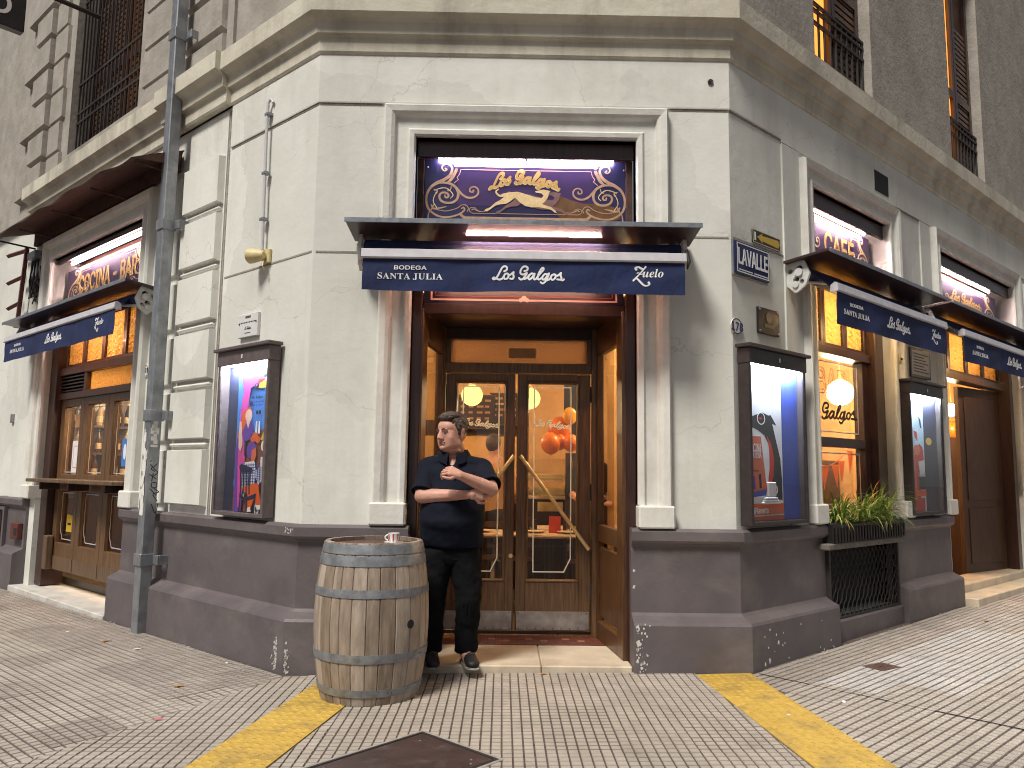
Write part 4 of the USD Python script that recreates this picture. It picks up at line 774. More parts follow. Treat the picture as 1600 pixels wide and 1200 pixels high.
# ================================================================== awnings
def awning(k, u0, u1, v0, v1, zh, zt, zb, wf, label, led=False, gear=1):
    um = (u0 + u1) / 2
    t = Thing('awning', label, 'awning', P(k, um, 0, zt), 'navy cafe awnings')
    t.part('hood', MB().add([(u0, zh - .035, .02), (u1, zh - .035, .02), (u1, zh, wf + .02), (u0, zh, wf + .02), (u0, zh - .015, .02), (u1, zh - .015, .02), (u1, zh + .02, wf + .02), (u0, zh + .02, wf + .02)], [[0, 3, 2, 1], [4, 5, 6, 7], [0, 1, 5, 4], [1, 2, 6, 5], [2, 3, 7, 6], [3, 0, 4, 7]], X(k)), 'hood_metal')
    t.part('hood_edge', MB().wbox(k, u0 - .004, u1 + .004, wf + .02, wf + .028, zh - .012, zh + .024, .002), 'hood_edge')
    t.part('roller', MB().tube([P(k, u0 + .10, .13, zh - .12), P(k, u1 - .10, .13, zh - .12)], .062, 14), 'navy_fabric', smooth=50)
    # the short stretch of cloth between roller and front bar
    cl = MB(); n = 16
    us = np.linspace(v0 + .02, v1 - .02, n); top = [P(k, u, .14, zh - .062) for u in us]; bot = [P(k, u, wf - .035, zt + .02 + .004 * math.sin(7 * u)) for u in us]
    cl.add(np.array(top + bot), [[i, i + 1, n + i + 1, n + i] for i in range(n - 1)]); t.part('cloth', cl, 'navy_fabric')
    bar = Polygon([(wf - .05, zt), (wf - .045, zt + .055), (wf - .01, zt + .078), (wf + .012, zt + .070), (wf + .02, zt + .01), (wf + .012, zt)])
    m = X(k); mm = np.eye(4); mm[:3, 0], mm[:3, 1], mm[:3, 2], mm[:3, 3] = FR[k][2], (0, 0, 1), FR[k][1], P(k, v0 - .01, 0, 0)
    t.part('front_bar', MB().xpoly(bar, v1 - v0 + .02, mm), 'alu_white')
    # the valance hangs with slight waves
    nx, nz = 60, 8; V = []
    wavef = lambda u, q: .010 * q * math.sin(4.3 * u + 1.3) + .005 * q * math.sin(11.7 * u + 2) + .003 * math.sin(9 * u + 7 * q)
    def drape(mb):
        for v in mb.v:
            for r in v:
                uu = (r - FR[k][0]) @ FR[k][1]; r += FR[k][2] * wavef(uu, min(1, max(0, (zt - r[2]) / (zt - zb))))
        return mb
    for j in range(nz + 1):
        for i in range(nx + 1):
            u = v0 + (v1 - v0) * i / nx; q = j / nz
            wv = wavef(u, q)
            V.append((u, zt + (zb - zt) * q + .004 * q * math.sin(4 * u), wf + wv))
    Fq = [[j * (nx + 1) + i, (j + 1) * (nx + 1) + i, (j + 1) * (nx + 1) + i + 1, j * (nx + 1) + i + 1] for j in range(nz) for i in range(nx)]
    va = t.part('valance', MB().add(V, Fq, X(k)), 'navy_fabric', smooth=60)
    h = zt - zb; W = v1 - v0; sg = -1 if k == 'L' else 1; uc = (v0 + v1) / 2
    w_ = wf + .0005
    def wave_w(u): return w_
    t.part('lettering', drape(MB().poly(k, LOGO.segmentize(.03), w_ + .001, .0015, uc + sg * .03, zb + h * .40, .52, .52)), 'white_print', parent=va, label='white script reading Los Galgos')
    L = MB().poly(k, SANTA.segmentize(.03), w_ + .001, .0015, uc - sg * W * .352, zb + h * .36, .47, .42)
    put_text(L, k, sans('BODEGA', .028, True), uc - sg * W * .352, w_ + .001, zb + h * .66, sx=1.5)
    t.part('lettering', drape(L), 'white_print', parent=va, label='white capitals reading BODEGA SANTA JULIA')
    t.part('lettering', drape(MB().poly(k, ZUELO.segmentize(.06), w_ + .001, .0015, uc + sg * W * .385, zb + h * .53, .225, .235)), 'white_print', parent=va, label='white lettering reading Zuelo')
    t.part('led_strip', MB().wbox(k, um - .62, um + .62, wf - .12, wf - .108, zt - .012, zt), 'under_strip_gold' if k == 'R' else 'under_strip')
    for e, uu in ((0, u0 + .07), (1, u1 - .07)):
        br = MB()
        prof_ = Polygon([(.0, zh - .06), (.16, zh - .04), (.20, zh - .14), (.17, zh - .22), (.10, zh - .27), (.02, zh - .20)]).buffer(.02).difference(union_all([Point(.05, zh - .10).buffer(.022), Point(.13, zh - .09).buffer(.03), Point(.10, zh - .18).buffer(.028), Point(.15, zh - .2).buffer(.02)]))
        m2 = mm.copy(); m2[:3, 3] = P(k, uu - .012, 0, 0); br.xpoly(prof_, .024, m2)
        br.tube([P(k, uu - .03, .13, zh - .12), P(k, uu + .03, .13, zh - .12)], .035, 12); br.tube([P(k, uu - .025, .10, zh - .22), P(k, uu + .025, .10, zh - .22)], .028, 12)
        t.part('bracket', br, 'cast_white')
        ue = v0 + .08 if e == 0 else v1 - .08
        t.part('folding_arm', MB().tube([P(k, uu, .12, zh - .2), P(k, (uu + ue) / 2 + (.25 if e == 0 else -.25), .22, zh - .17), P(k, ue, wf - .04, zt + .03)], .014, 8), 'cast_white')
    if led:
        t.part('led_strip', MB().wbox(k, -.30, .72, .20, .209, zh - .028, zh - .019), 'tube_warm')
        t.part('crank_loop', MB().tube([P(k, v1 + .03, .33, zt + .12), P(k, v1 + .045, .34, zt + .03), P(k, v1 + .03, .35, zt - .03)], [.012, .016, .006], 8), 'iron')
    return t
awning('C', -1.17, 1.43, -1.035, 1.305, 3.235, 2.962, 2.728, .40, 'navy awning over the corner entrance, faced squarely, front valance lettering in full', True)
awning('L', 2.62, 6.35, 2.85, 6.25, 3.235, 2.985, 2.735, .33, 'navy awning over the left shopfront under the rusty canopy')
awning('R', .76, 3.36, .91, 3.29, 3.255, 2.945, 2.675, .40, 'navy awning over the planter window on the right wall')
awning('R', 3.47, 7.3, 3.80, 7.1, 3.255, 2.945, 2.675, .40, 'navy awning at the right picture edge over the right doorway')

# rusty sheet canopy above the left shopfront
t = Thing('rusty_canopy', 'bent rusty sheet metal canopy above the left shopfront', 'canopy', P('L', 4.3, 0, 4.45))
nx = 40; V = []
for i in range(nx + 1):
    u = 2.20 + 4.25 * i / nx
    wz = .05 * math.sin(2.1 * u) * (0.5 + .5 * math.sin(.8 * u + 1)) + .015 * math.sin(7 * u)
    for q in (0, .33, .66, 1.0): V.append((u, 4.53 - .20 * q + wz * q * q, .04 + .50 * q))
Fq = [[i * 4 + j, (i + 1) * 4 + j, (i + 1) * 4 + j + 1, i * 4 + j + 1] for i in range(nx) for j in range(3)]
sh = MB().add(V, Fq, X('L')); v2 = [(a, b - .006, c) for a, b, c in V]; sh.add(v2, [q[::-1] for q in Fq], X('L'))
t.part('sheet', sh, 'rust', smooth=50)
t.part('end_plate', MB().add([(2.20, 4.53, .05), (2.20, 4.30, .54), (2.20, 4.36, .10), (2.205, 4.53, .05), (2.205, 4.30, .54), (2.205, 4.36, .10)], [[0, 1, 2], [3, 5, 4]], X('L')), 'rust')
for u in (2.3, 3.4, 4.5, 5.6, 6.35): t.part('strut', MB().tube([P('L', u, .05, 4.30), P('L', u, .46, 4.31)], .012, 6), 'rust')
t.part('flashing', MB().wbox('L', 2.3, 6.4, .02, .06, 4.34, 4.54), 'rust')

# ================================================================== lit display cases
def case(k, u0, u1, label, frame='case_frame', z0=1.055, z1=2.43, d=.115, glass_left=False):
    t = Thing('display_case', label, 'display case', P(k, (u0 + u1) / 2, 0, z0), 'lit display cases on the wall')
    t.part('back', MB().wbox(k, u0 + .02, u1 - .02, .018, .024, z0 + .02, z1 - .1), 'art_darkblue')
    fr = MB().wbox(k, u0, u0 + .035, .017, d, z0, z1 - .14, .004).wbox(k, u1 - .035, u1, .017, d, z0, z1 - .14, .004).wbox(k, u0 + .035, u1 - .035, .017, d, z0, z0 + .03, .003)
    t.part('frame', fr, frame)
    t.part('head', MB().wbox(k, u0 - .005, u1 + .005, .017, d + .01, z1 - .14, z1 - .02, .004), frame)
    t.part('cap', MB().wbox(k, u0 - .035, u1 + .035, .017, d + .04, z1 - .02, z1 + .01, .006), frame)
    t.part('lock', MB().wbox(k, (u0 + u1) / 2 - .012, (u0 + u1) / 2 + .012, d + .011, d + .017, z1 - .10, z1 - .065, .003), 'cast_white')
    t.part('led_strip', MB().wbox(k, u0 + .06, u1 - .06, .080, .094, z1 - .147, z1 - .141), 'case_led')
    t.part('glass', MB().wbox(k, u0 + .03, u1 - .03, d - .014, d - .010, z0 + .03, z1 - .14), 'pane')
    return t
class Art:
    """flat shapes printed one over the other on a board; picture coordinates in pixels of the poster, y down"""
    def __init__(s, t, k, u_left, z_top, sx, sy, w): s.t, s.k, s.u, s.z, s.sx, s.sy, s.w, s.n, s.p = t, k, u_left, z_top, sx, sy, w, 0, {}
    def add(s, g, m):
        g = affinity.scale(g, s.sx, -s.sy, origin=(0, 0)); s.n += 1
        s.p.setdefault(m, MB()).poly(s.k, g.buffer(0), s.w + s.n * .0003, .0005, s.u, s.z)
    def P(s, pts, m): s.add(Polygon(pts).buffer(0), m)
    def L(s, pts, r, m): s.add(script_line(pts, r) if len(pts) > 2 else LineString(pts).buffer(r, cap_style=2), m)
    def E(s, x, y, rx, ry, m): s.add(affinity.scale(Point(x, y).buffer(1, quad_segs=6), rx, ry), m)
    def done(s, parent):
        for m, mb in s.p.items(): s.t.part('printed_shape', mb, m, parent=parent)
# left case: crowded cafe scene with a pink hound
t = case('L', .36, 1.155, 'lit display case left of the entrance with a bright illustrated cafe poster', 'case_frame_worn')
z0, z1, k = 1.055, 2.43, 'L'
u_l = .915                                                      # the poster's left edge as read from the street
p = t.part('poster', MB().wbox(k, .41, u_l, .045, .052, 1.09, 2.285), 'art_sky')
a = Art(t, k, u_l, 2.285, (u_l - .41) / 290, 1.195 / 1090, .0525)
a.P([(0, 0), (290, 0), (290, 130), (210, 150), (150, 100), (40, 60), (0, 40)], 'art_light')
a.P([(0, 830), (290, 860), (290, 1090), (0, 1090)], 'art_brown'); a.P([(45, 560), (290, 470), (290, 860), (60, 860)], 'art_brown')
for i in range(14):
    x, y = 20 + (i * 67) % 270, 880 + (i * 53) % 200
    a.E(x, y, 24, 40, 'art_light' if i % 2 else 'art_sky'); a.E(x, y, 13, 22, 'art_brown')
a.P([(25, 520), (70, 560), (95, 800), (85, 1090), (20, 1090), (15, 800), (5, 640)], 'art_violet')
a.P([(50, 1060), (35, 700), (40, 350), (60, 190), (45, 130), (30, 60), (75, 40), (110, 55), (190, 80), (245, 105), (240, 130), (170, 150), (120, 180), (105, 290), (100, 560), (95, 900), (75, 1060)], 'art_pink')
a.P([(60, 40), (85, 5), (105, 50)], 'art_pink'); a.P([(185, 120), (245, 118), (215, 145), (180, 150)], 'art_red')
a.E(130, 85, 12, 14, 'art_white'); a.E(160, 70, 12, 14, 'art_white'); a.E(132, 87, 5, 7, 'art_ink'); a.E(162, 72, 5, 7, 'art_ink'); a.E(243, 96, 13, 13, 'art_navy'); a.E(170, 165, 15, 18, 'art_navy'); a.E(172, 160, 7, 8, 'art_pink')
a.P([(200, 150), (290, 110), (290, 190), (190, 185)], 'art_yellow')
a.P([(55, 440), (60, 360), (120, 320), (150, 350), (120, 420), (80, 470), (45, 560), (20, 540)], 'art_orange')
a.E(118, 385, 30, 48, 'art_skin'); a.E(135, 298, 15, 22, 'art_navy'); a.P([(70, 500), (100, 430), (150, 430), (165, 490), (140, 560), (85, 580)], 'art_violet')
a.P([(55, 430), (75, 600), (60, 650), (40, 620), (38, 500), (40, 420)], 'art_skin'); a.P([(100, 430), (135, 430), (118, 480)], 'art_skin')
for x in (190, 215): a.P([(x - 9, 520), (x - 5, 430), (x + 5, 430), (x + 9, 520)], 'art_white'); a.E(x, 365, 10, 16, 'art_navy')
a.P([(230, 560), (270, 480), (290, 470), (290, 560), (240, 570)], 'art_yellow'); a.E(282, 330, 16, 40, 'art_coral')
for x, y, r in ((185, 545, 26), (210, 565, 20), (165, 560, 18)): a.E(x, y, r, r * 1.3, 'art_orange')
a.E(262, 610, 22, 40, 'art_white'); a.E(264, 612, 12, 24, 'art_yellow'); a.P([(95, 570), (112, 570), (108, 680), (98, 680)], 'art_navy')
a.E(160, 640, 42, 62, 'art_violet'); a.P([(165, 640), (200, 620), (205, 680), (190, 720), (160, 720)], 'art_coral')
a.P([(85, 780), (110, 730), (190, 720), (215, 790), (240, 760), (245, 690), (265, 690), (262, 860), (235, 890), (205, 830), (200, 900), (90, 920)], 'art_white')
for i in range(9):
    a.L([(90 + i * 19, 735), (92 + i * 19, 905)], 2.2, 'art_blue'); 
for i in range(8): a.L([(88, 750 + i * 20), (206, 745 + i * 20)], 2.0, 'art_blue')
for i in range(8): a.L([(212, 770 + i * 13), (262, 762 + i * 13)], 1.8, 'art_blue')
a.P([(90, 920), (200, 880), (240, 880), (265, 1000), (270, 1060), (235, 1060), (215, 980), (180, 1080), (150, 1080), (150, 960)], 'art_orange')
a.P([(225, 1035), (275, 1030), (285, 1060), (240, 1065)], 'art_white'); a.P([(150, 1060), (180, 1050), (190, 1085), (155, 1088)], 'art_white')
a.P([(70, 760), (85, 740), (185, 770), (180, 800), (80, 800)], 'art_navy')
for x in (84, 108, 134, 160): a.L([(x, 795), (x + 10, 960)], 5, 'art_navy')
a.P([(85, 950), (130, 990), (230, 950), (225, 985), (140, 1010), (85, 985)], 'art_navy')
for x0, x1 in ((95, 88), (150, 152), (222, 215)): a.L([(x0, 960), (x1, 1088)], 6, 'art_navy')
a.add(affinity.translate(affinity.scale(LOGO, 100, -100, origin=(0, 0)), 200, 262), 'art_ink')
for y, w_ in ((285, 60), (310, 46)):
    for j in range(7): a.P([(200 - w_ + j * w_ * .3, y), (200 - w_ + j * w_ * .3 + w_ * .2, y), (200 - w_ + j * w_ * .3 + w_ * .2, y + 9), (200 - w_ + j * w_ * .3, y + 9)], 'art_blue')
a.done(p)
# right case: black hound in a red scarf reading, books and cup in front
k = 'R'
t = case(k, .03, .90, 'lit display case right of the entrance with a black hound in glasses and red scarf')
p = t.part('poster', MB().wbox(k, .07, .60, .045, .052, 1.09, 2.285), 'art_grey')
bl = t.part('blue_panel', MB().wbox(k, .60, .865, .040, .050, 1.09, 2.285), 'art_blue')
a = Art(t, k, .07, 2.285, .53 / 240, 1.195 / 935, .0525)
a.P([(0, 0), (240, 0), (240, 935), (0, 935)], 'art_white')
a.add(affinity.translate(affinity.scale(LOGO_THIN, 100, -100, origin=(0, 0)), 70, 95), 'art_ink')
for y, tx, hh in ((140, 'CORA Y EL PREMIO', 26), (190, 'RESTAURANTE BODEGA', 20), (225, 'GASTRONOMIA PORTEÑA', 18)):
    m_ = sans(tx, hh); wd = m_.bounds[1][0] - m_.bounds[0][0]; m_.vertices[:, 0] *= 175 / wd; m_.vertices[:, 2] *= .2
    m_.vertices[:, :2] *= .53 / 240; a.p.setdefault('art_light', MB()); q_ = MB(); put_text(q_, k, m_, .07 + 100 * .53 / 240, .0528, 2.285 - (y + 10) * 1.195 / 935); t.part('printed_shape', q_, 'art_sky', parent=p)
a.P([(5, 330), (60, 300), (110, 280), (150, 295), (165, 290), (205, 355), (175, 345), (195, 430), (225, 560), (235, 700), (235, 815), (140, 815), (150, 640), (150, 480), (120, 420), (75, 390), (25, 370), (8, 355)], 'art_ink')
a.P([(135, 420), (165, 470), (182, 560), (178, 660), (150, 740), (130, 760), (150, 620), (150, 500)], 'art_red')
ringp = affinity.scale(Point(100, 318).buffer(1, quad_segs=10), 27, 38); a.add(ringp.difference(affinity.scale(ringp, .82, .86)), 'art_white'); a.E(96, 318, 12, 6, 'art_red')
a.P([(0, 430), (95, 428), (130, 770), (20, 780), (0, 780)], 'art_coral')
for y in (500, 540):
    m_ = sans('COCINA' if y == 500 else 'PORTEÑA', 26); wd = m_.bounds[1][0] - m_.bounds[0][0]; m_.vertices[:, 0] *= 80 / wd; m_.vertices[:, :2] *= .53 / 240; m_.vertices[:, 2] *= .2
    q_ = MB(); put_text(q_, k, m_, .07 + 55 * .53 / 240, .0562, 2.285 - (y + 20) * 1.195 / 935); t.part('printed_shape', q_, 'art_white', parent=p)
a.add(affinity.translate(affinity.scale(LOGO, 60, -60, origin=(0, 0)), 50, 640), 'art_ink')
a.P([(25, 670), (50, 668), (55, 745), (28, 748)], 'art_violet'); a.P([(75, 660), (90, 655), (95, 740), (80, 745)], 'art_ink')
a.P([(0, 770), (120, 750), (120, 785), (0, 800)], 'art_blue')
a.P([(0, 835), (240, 835), (240, 860), (0, 862)], 'art_orange'); a.P([(0, 860), (240, 858), (240, 935), (0, 935)], 'art_coral'); a.P([(0, 905), (240, 900), (240, 906), (0, 911)], 'art_light')
m_ = sans('Planeta', 26); m_.vertices[:, :2] *= .53 / 240 * .75; m_.vertices[:, 2] *= .2
q_ = MB(); put_text(q_, k, m_, .07 + 88 * .53 / 240, .0570, 2.285 - 892 * 1.195 / 935); t.part('printed_shape', q_, 'art_white', parent=p)
gl_ = affinity.scale(Point(40, 884).buffer(1, quad_segs=8), 10, 15); a.add(gl_.difference(affinity.scale(gl_, .7, .7)), 'art_white'); a.P([(38, 869), (42, 869), (42, 899), (38, 899)], 'art_white')
a.done(p)
# cup and saucers cut out in front of the poster
cu = MB().wbox(k, .335, .45, .062, .082, 1.27, 1.385, .006)
hd = [P(k, .45 + .028 * math.sin(x), .072, 1.325 - .03 * math.cos(x)) for x in np.linspace(.2, 2.9, 8)]; cu.tube(hd, .006, 6)
t.part('paper_cup', cu, 'art_white')
for i in range(3): t.part('saucer', MB().wbox(k, .25 + .015 * i, .50 - .02 * i, .060, .088, 1.215 + i * .018, 1.229 + i * .018, .004), 'art_white')
# far right case
t = case(k, 3.04, 3.92, 'lit display case beside the right doorway with a pale poster and red figure')
p = t.part('poster', MB().wbox(k, 3.08, 3.52, .045, .052, 1.09, 2.285), 'art_white')
t.part('dark_panel', MB().wbox(k, 3.52, 3.885, .040, .050, 1.09, 2.285), 'art_darkblue')
a = Art(t, k, 3.08, 2.285, .44 / 100, 1.195 / 540, .0525)
a.P([(0, 0), (100, 0), (100, 260), (60, 300), (0, 250)], 'art_light'); a.add(affinity.translate(affinity.scale(LOGO, 42, -60, origin=(0, 0)), 28, 36), 'art_ink')
a.P([(20, 540), (25, 420), (30, 330), (45, 270), (70, 225), (90, 240), (95, 300), (70, 330), (60, 400), (70, 480), (80, 540)], 'art_red'); a.P([(40, 165), (60, 170), (62, 215), (45, 195)], 'art_red')
a.P([(0, 300), (40, 250), (50, 480), (0, 500)], 'art_coral'); a.E(55, 255, 20, 25, 'art_coral'); a.P([(60, 310), (98, 300), (98, 350), (70, 380)], 'art_white'); a.P([(0, 440), (100, 445), (100, 470), (0, 470)], 'art_orange'); a.P([(60, 380), (98, 380), (98, 440), (62, 440)], 'art_ink'); a.P([(15, 480), (90, 480), (90, 540), (10, 540)], 'art_red')
a.P([(70, 95), (84, 110), (88, 150), (80, 150)], 'art_ink')
a.done(p); t.part('printed_shape', MB().poly(k, affinity.scale(Point(0, 0).buffer(1, quad_segs=5), .08, .04), .0505, .001, 3.66, 1.82), 'art_yellow')

# ================================================================== plaques and small wall fittings
def plaque(name, label, k, u0, u1, z0, z1, m, lines, tm, w=.016, th=.014, cat='plaque', edge=None, base=0.0):
    t = Thing(name, label, cat, P(k, (u0 + u1) / 2, base, (z0 + z1) / 2))
    t.part('plate', MB().wbox(k, u0, u1, base, base + th, z0, z1, .004), m)
    if edge: t.part('rim', MB().poly(k, rect(u0 + .012 * 1, u1 - .012, z0 + .012, z1 - .012, .008) if k != 'L' else sbox(0, 0, .0001, .0001), base + th, .0012), edge)
    L = MB(); n = 0
    for z, tx, h, wd in lines:
        m_ = sans(tx, h); q = m_.bounds[1][0] - m_.bounds[0][0]; m_.vertices[:, 0] *= min(1.5, wd / q); put_text(L, k, m_, (u0 + u1) / 2, base + th + .0002, z); n = 1
    if n: t.part('lettering', L, tm)
    return t
t = plaque('wall_plaque', 'small white notice plaque above the left display case', 'L', .715, 1.02, 2.535, 2.735, 'plaque_white', [], 'print_dark', th=.03)
L = MB()
for zc, w_, h_ in ((2.695, .09, .020), (2.655, .24, .010), (2.565, .09, .008)):
    for j in range(9): L.wbox('L', .8675 - w_ / 2 + j * w_ / 9, .8675 - w_ / 2 + (j + .72) * w_ / 9, .0302, .031, zc, zc + h_)
t.part('fine_print', L, 'print_dark', kind='stuff')
t.part('screw', MB().sphere(P('L', .735, .03, 2.655), .009, 1).sphere(P('L', 1.0, .03, 2.655), .009, 1), 'iron', kind='stuff')
t.part('signature', MB().poly('L', LOGO_THIN, .0302, .001, .865, 2.60, .11, .14), 'print_dark')
t = plaque('street_sign', 'dark blue enamel street sign reading LAVALLE', 'R', .015, .507, 3.005, 3.265, 'enamel_blue', [(3.085, 'LAVALLE', .125, .43)], 'white_print', edge='white_print', th=.018, base=.018)
t.part('post_plate', MB().wbox('R', .0, .52, .001, .017, 2.99, 3.28, .004), 'galvanised')
t.part('rule', MB().wbox('R', .05, .25, .0362, .037, 3.035, 3.043).wbox('R', .27, .475, .0362, .037, 3.035, 3.043), 'white_print')
t = Thing('arrow_sign', 'small dark sign with a yellow one-way arrow above the street sign', 'sign', P('R', .51, 0, 3.36))
t.part('plate', MB().wbox('R', .30, .73, .002, .014, 3.315, 3.425, .003), 'black_gloss')
t.part('arrow', MB().poly('R', Polygon([(-.16, 0), (-.08, .042), (-.085, .022), (.17, .034), (.19, .0), (.17, -.034), (-.085, -.022), (-.08, -.042)]), .0142, .001, .525, 3.37), 'yellow_sign')
t.part('tip', MB().poly('R', sbox(-.012, -.035, .012, .035), .0142, .001, .335, 3.37), 'white_print')
t.part('rim', MB().poly('R', rect(.30, .73, 3.315, 3.425, .006), .0142, .0012), 'cream')
t = Thing('number_plate', 'round white enamel house number plate under the street sign', 'number plate', P('R', .03, 0, 2.585))
disc = Point(0, 0).buffer(1, quad_segs=10)
t.part('plate', MB().poly('R', affinity.scale(disc, .075, .062), .001, .012, .04, 2.585), 'plaque_white')
t.part('rim', MB().poly('R', affinity.scale(disc, .075, .062).difference(affinity.scale(disc, .066, .054)), .0132, .001, .04, 2.585), 'enamel_blue')
L = MB(); m_ = sans('178', .065); put_text(L, 'R', m_, .045, .0135, 2.55); t.part('lettering', L, 'enamel_blue')
t = Thing('number_plate', 'round white enamel house number plate left of the downpipe', 'number plate', P('L', 2.89, 0, 2.40))
t.part('plate', MB().poly('L', affinity.scale(disc, .06, .065), .001, .012, 2.82, 2.40), 'plaque_white')
t.part('rim', MB().poly('L', affinity.scale(disc, .054, .058).difference(affinity.scale(disc, .048, .052)), .0132, .001, 2.82, 2.40), 'print_dark')
L = MB(); put_text(L, 'L', sans('591', .045), 2.82, .0134, 2.38); t.part('lettering', L, 'print_dark')
t = plaque('wall_plaque', 'dark bronze plaque above the right display case', 'R', .345, .67, 2.575, 2.79, 'black_gloss', [], 'gold', th=.02)
t.part('relief', MB().poly('R', union_all([Point(0, .03).buffer(.045), sbox(-.07, -.055, .07, -.03)]), .0202, .004, .505, 2.685), 'case_frame')
sc = MB()
for u in (.365, .65):
    for z in (2.595, 2.77): sc.sphere(P('R', u, .021, z), .010, 1)
t.part('screw', sc, 'galvanised', kind='stuff')
t = plaque('framed_notice', 'framed grey notice board above the far right display case', 'R', 3.36, 3.90, 2.50, 2.82, 'case_frame', [], 'gold', th=.02)
t.part('sheet', MB().wbox('R', 3.39, 3.87, .0202, .022, 2.53, 2.79), 'art_grey')
L = MB()
for i in range(7): L.wbox('R', 3.43, 3.83 - .06 * (i % 3), .0222, .0232, 2.56 + i * .032, 2.572 + i * .032)
t.part('lettering', L, 'print_dark')
t = Thing('door_buzzer', 'small pale buzzer plate on the surround right of the planter window', 'buzzer', P('R', 3.04, .03, 2.65))
t.part('plate', MB().wbox('R', 3.0, 3.09, .023, .05, 2.60, 2.69, .006), 'cream'); t.part('button', MB().sphere(P('R', 3.045, .05, 2.645), .014, 1), 'iron')
t = Thing('wall_eyelet', 'rusty eyelet in the frieze to the right above the entrance', 'eyelet', P('C', 1.62, .012, 4.56))
t.part('ring', MB().tube([P('C', 1.62 + .018 * math.cos(x), .022, 4.56 + .018 * math.sin(x)) for x in np.linspace(0, 6.28, 14)], .006, 6), 'iron'); t.part('hole', MB().sphere(P('C', 1.62, .016, 4.56), .010, 1), 'dark_void')
t = Thing('wall_conduit', 'white conduit with a yellow bell-shaped fitting on the left wall', 'conduit', P('L', .68, .03, 3.2))
t.part('pipe', MB().tube([P('L', .64, .03, 4.53), P('L', .665, .04, 4.565), P('L', .69, .05, 4.53), P('L', .69, .05, 4.2), P('L', .672, .045, 3.25)], .013, 8), 'alu_white', smooth=60)
for z in (4.42, 3.9, 3.5): t.part('clip', MB().wbox('L', .655, .715, .014, .065, z, z + .025, .003), 'galvanised')
t.part('backplate', MB().wbox('L', .59, .70, .0, .03, 3.13, 3.25, .006), 'cream')
be = MB(); th = np.arange(20) * 2 * np.pi / 20; pr = [(0, .0), (.028, .0), (.045, .03), (.060, .10), (.063, .14), (.05, .155), (0, .16)]
c0, ax = P('L', .645, .07, 3.19), FR['L'][1] * .92 + FR['L'][2] * .39
e1 = np.cross(ax, [0, 0, 1]); e1 /= np.linalg.norm(e1); e2 = np.cross(ax, e1); v = []
for r, d in pr: v += [c0 + ax * (d - .03) + r * (math.cos(x) * e1 + math.sin(x) * e2) for x in th]
be.add(np.array(v), [[i * 20 + j, i * 20 + (j + 1) % 20, (i + 1) * 20 + (j + 1) % 20, (i + 1) * 20 + j] for i in range(len(pr) - 1) for j in range(20)])
t.part('bell', be, 'cream', smooth=40); t.part('cable', MB().tube([P('L', .62, .06, 3.14), P('L', .60, .08, 3.09), P('L', .62, .05, 3.07)], .006, 6), 'cream')
t = Thing('socket_box', 'rusty red square box low on the left pier', 'box', P('L', 6.1, .05, .63)); k = 'L'
t.part('box', MB().wbox(k, 5.98, 6.24, .036, .10, .52, .72, .006), 'red_iron'); t.part('hole', MB().wbox(k, 6.0, 6.10, .1005, .102, .57, .66), 'dark_void')
t = Thing('cellar_grille', 'dark iron cellar grille in the plinth at the left picture edge', 'grille', P(k, 7.0, .05, .64))
t.part('frame', MB().wbox(k, 6.60, 6.66, .036, .08, .36, .90).wbox(k, 6.66, 7.6, .036, .08, .36, .42).wbox(k, 6.66, 7.6, .036, .08, .86, .90), 'plinth')
gr = MB()
for i in range(8): gr.wbox(k, 6.66, 7.6, .045, .06, .43 + i * .055, .45 + i * .055)
for i in range(14): gr.wbox(k, 6.68 + i * .066, 6.71 + i * .066, .06, .07, .42, .86)
t.part('bars', gr, 'iron'); t.part('void', MB().wbox(k, 6.66, 7.6, .036, .04, .42, .86), 'dark_void')
t = Thing('pier_plate', 'small metal intercom plate on the white pier at the left picture edge', 'intercom', P(k, 7.25, 0, 2.07)); t.part('plate', MB().wbox(k, 7.10, 7.22, -.1, -.07, 2.02, 2.14, .004), 'galvanised')

# ---------------------------------------------------------------- square steel downpipe with straps, stickers and a scrawl
t = Thing('downpipe', 'square galvanised downpipe with straps, torn stickers and a scrawl, left of the rustic blocks', 'downpipe', P('L', 2.25, .14, -.03))
gz = G(P('L', 2.25, .2, 0)[0])
pu0, pu1, pw0, pw1 = 2.135, 2.255, .125, .235
t.part('pipe', MB().wbox('L', pu0, pu1, pw0, pw1, gz - .05, 9, .008), 'galvanised')
for z in (.55, 1.86, 3.68, 5.6):
    b = t.part('strap', MB().wbox('L', pu0 - .012, pu1 + .012, pw0 - .012, pw1 + .012, z, z + .105, .004), 'galvanised')
    t.part('lug', MB().wbox('L', 2.03, pu0 - .013, pw0 - .005, pw0 + .01, z + .01, z + .095, .003).wbox('L', 2.03, 2.045, .0, pw0 - .006, z + .01, z + .095, .003), 'galvanised', parent=b)
st = MB()
for i in range(34):
    z = rng.uniform(1.02, 1.78); u = rng.uniform(pu0 + .03, pu1 - .03); h, w_ = rng.uniform(.015, .06), rng.uniform(.010, .027)
    g = Polygon([(-w_ + rng.normal(0, .008), -h), (w_, -h + rng.normal(0, .012)), (w_ + rng.normal(0, .01), h), (-w_, h + rng.normal(0, .012))])
    st.poly('L', g.buffer(0), pw1 + .0005 + .0002 * i, .0006, u, z)
for i in range(9):
    z = 1.62 + i * .03; st.box((pu0 - .0015, z, pw0 + rng.uniform(.02, .05)), (pu0 - .0005, z + rng.uniform(.02, .06), pw0 + rng.uniform(.06, .10)), X('L'))
t.part('sticker_remains', st, 'litter_white', kind='stuff')
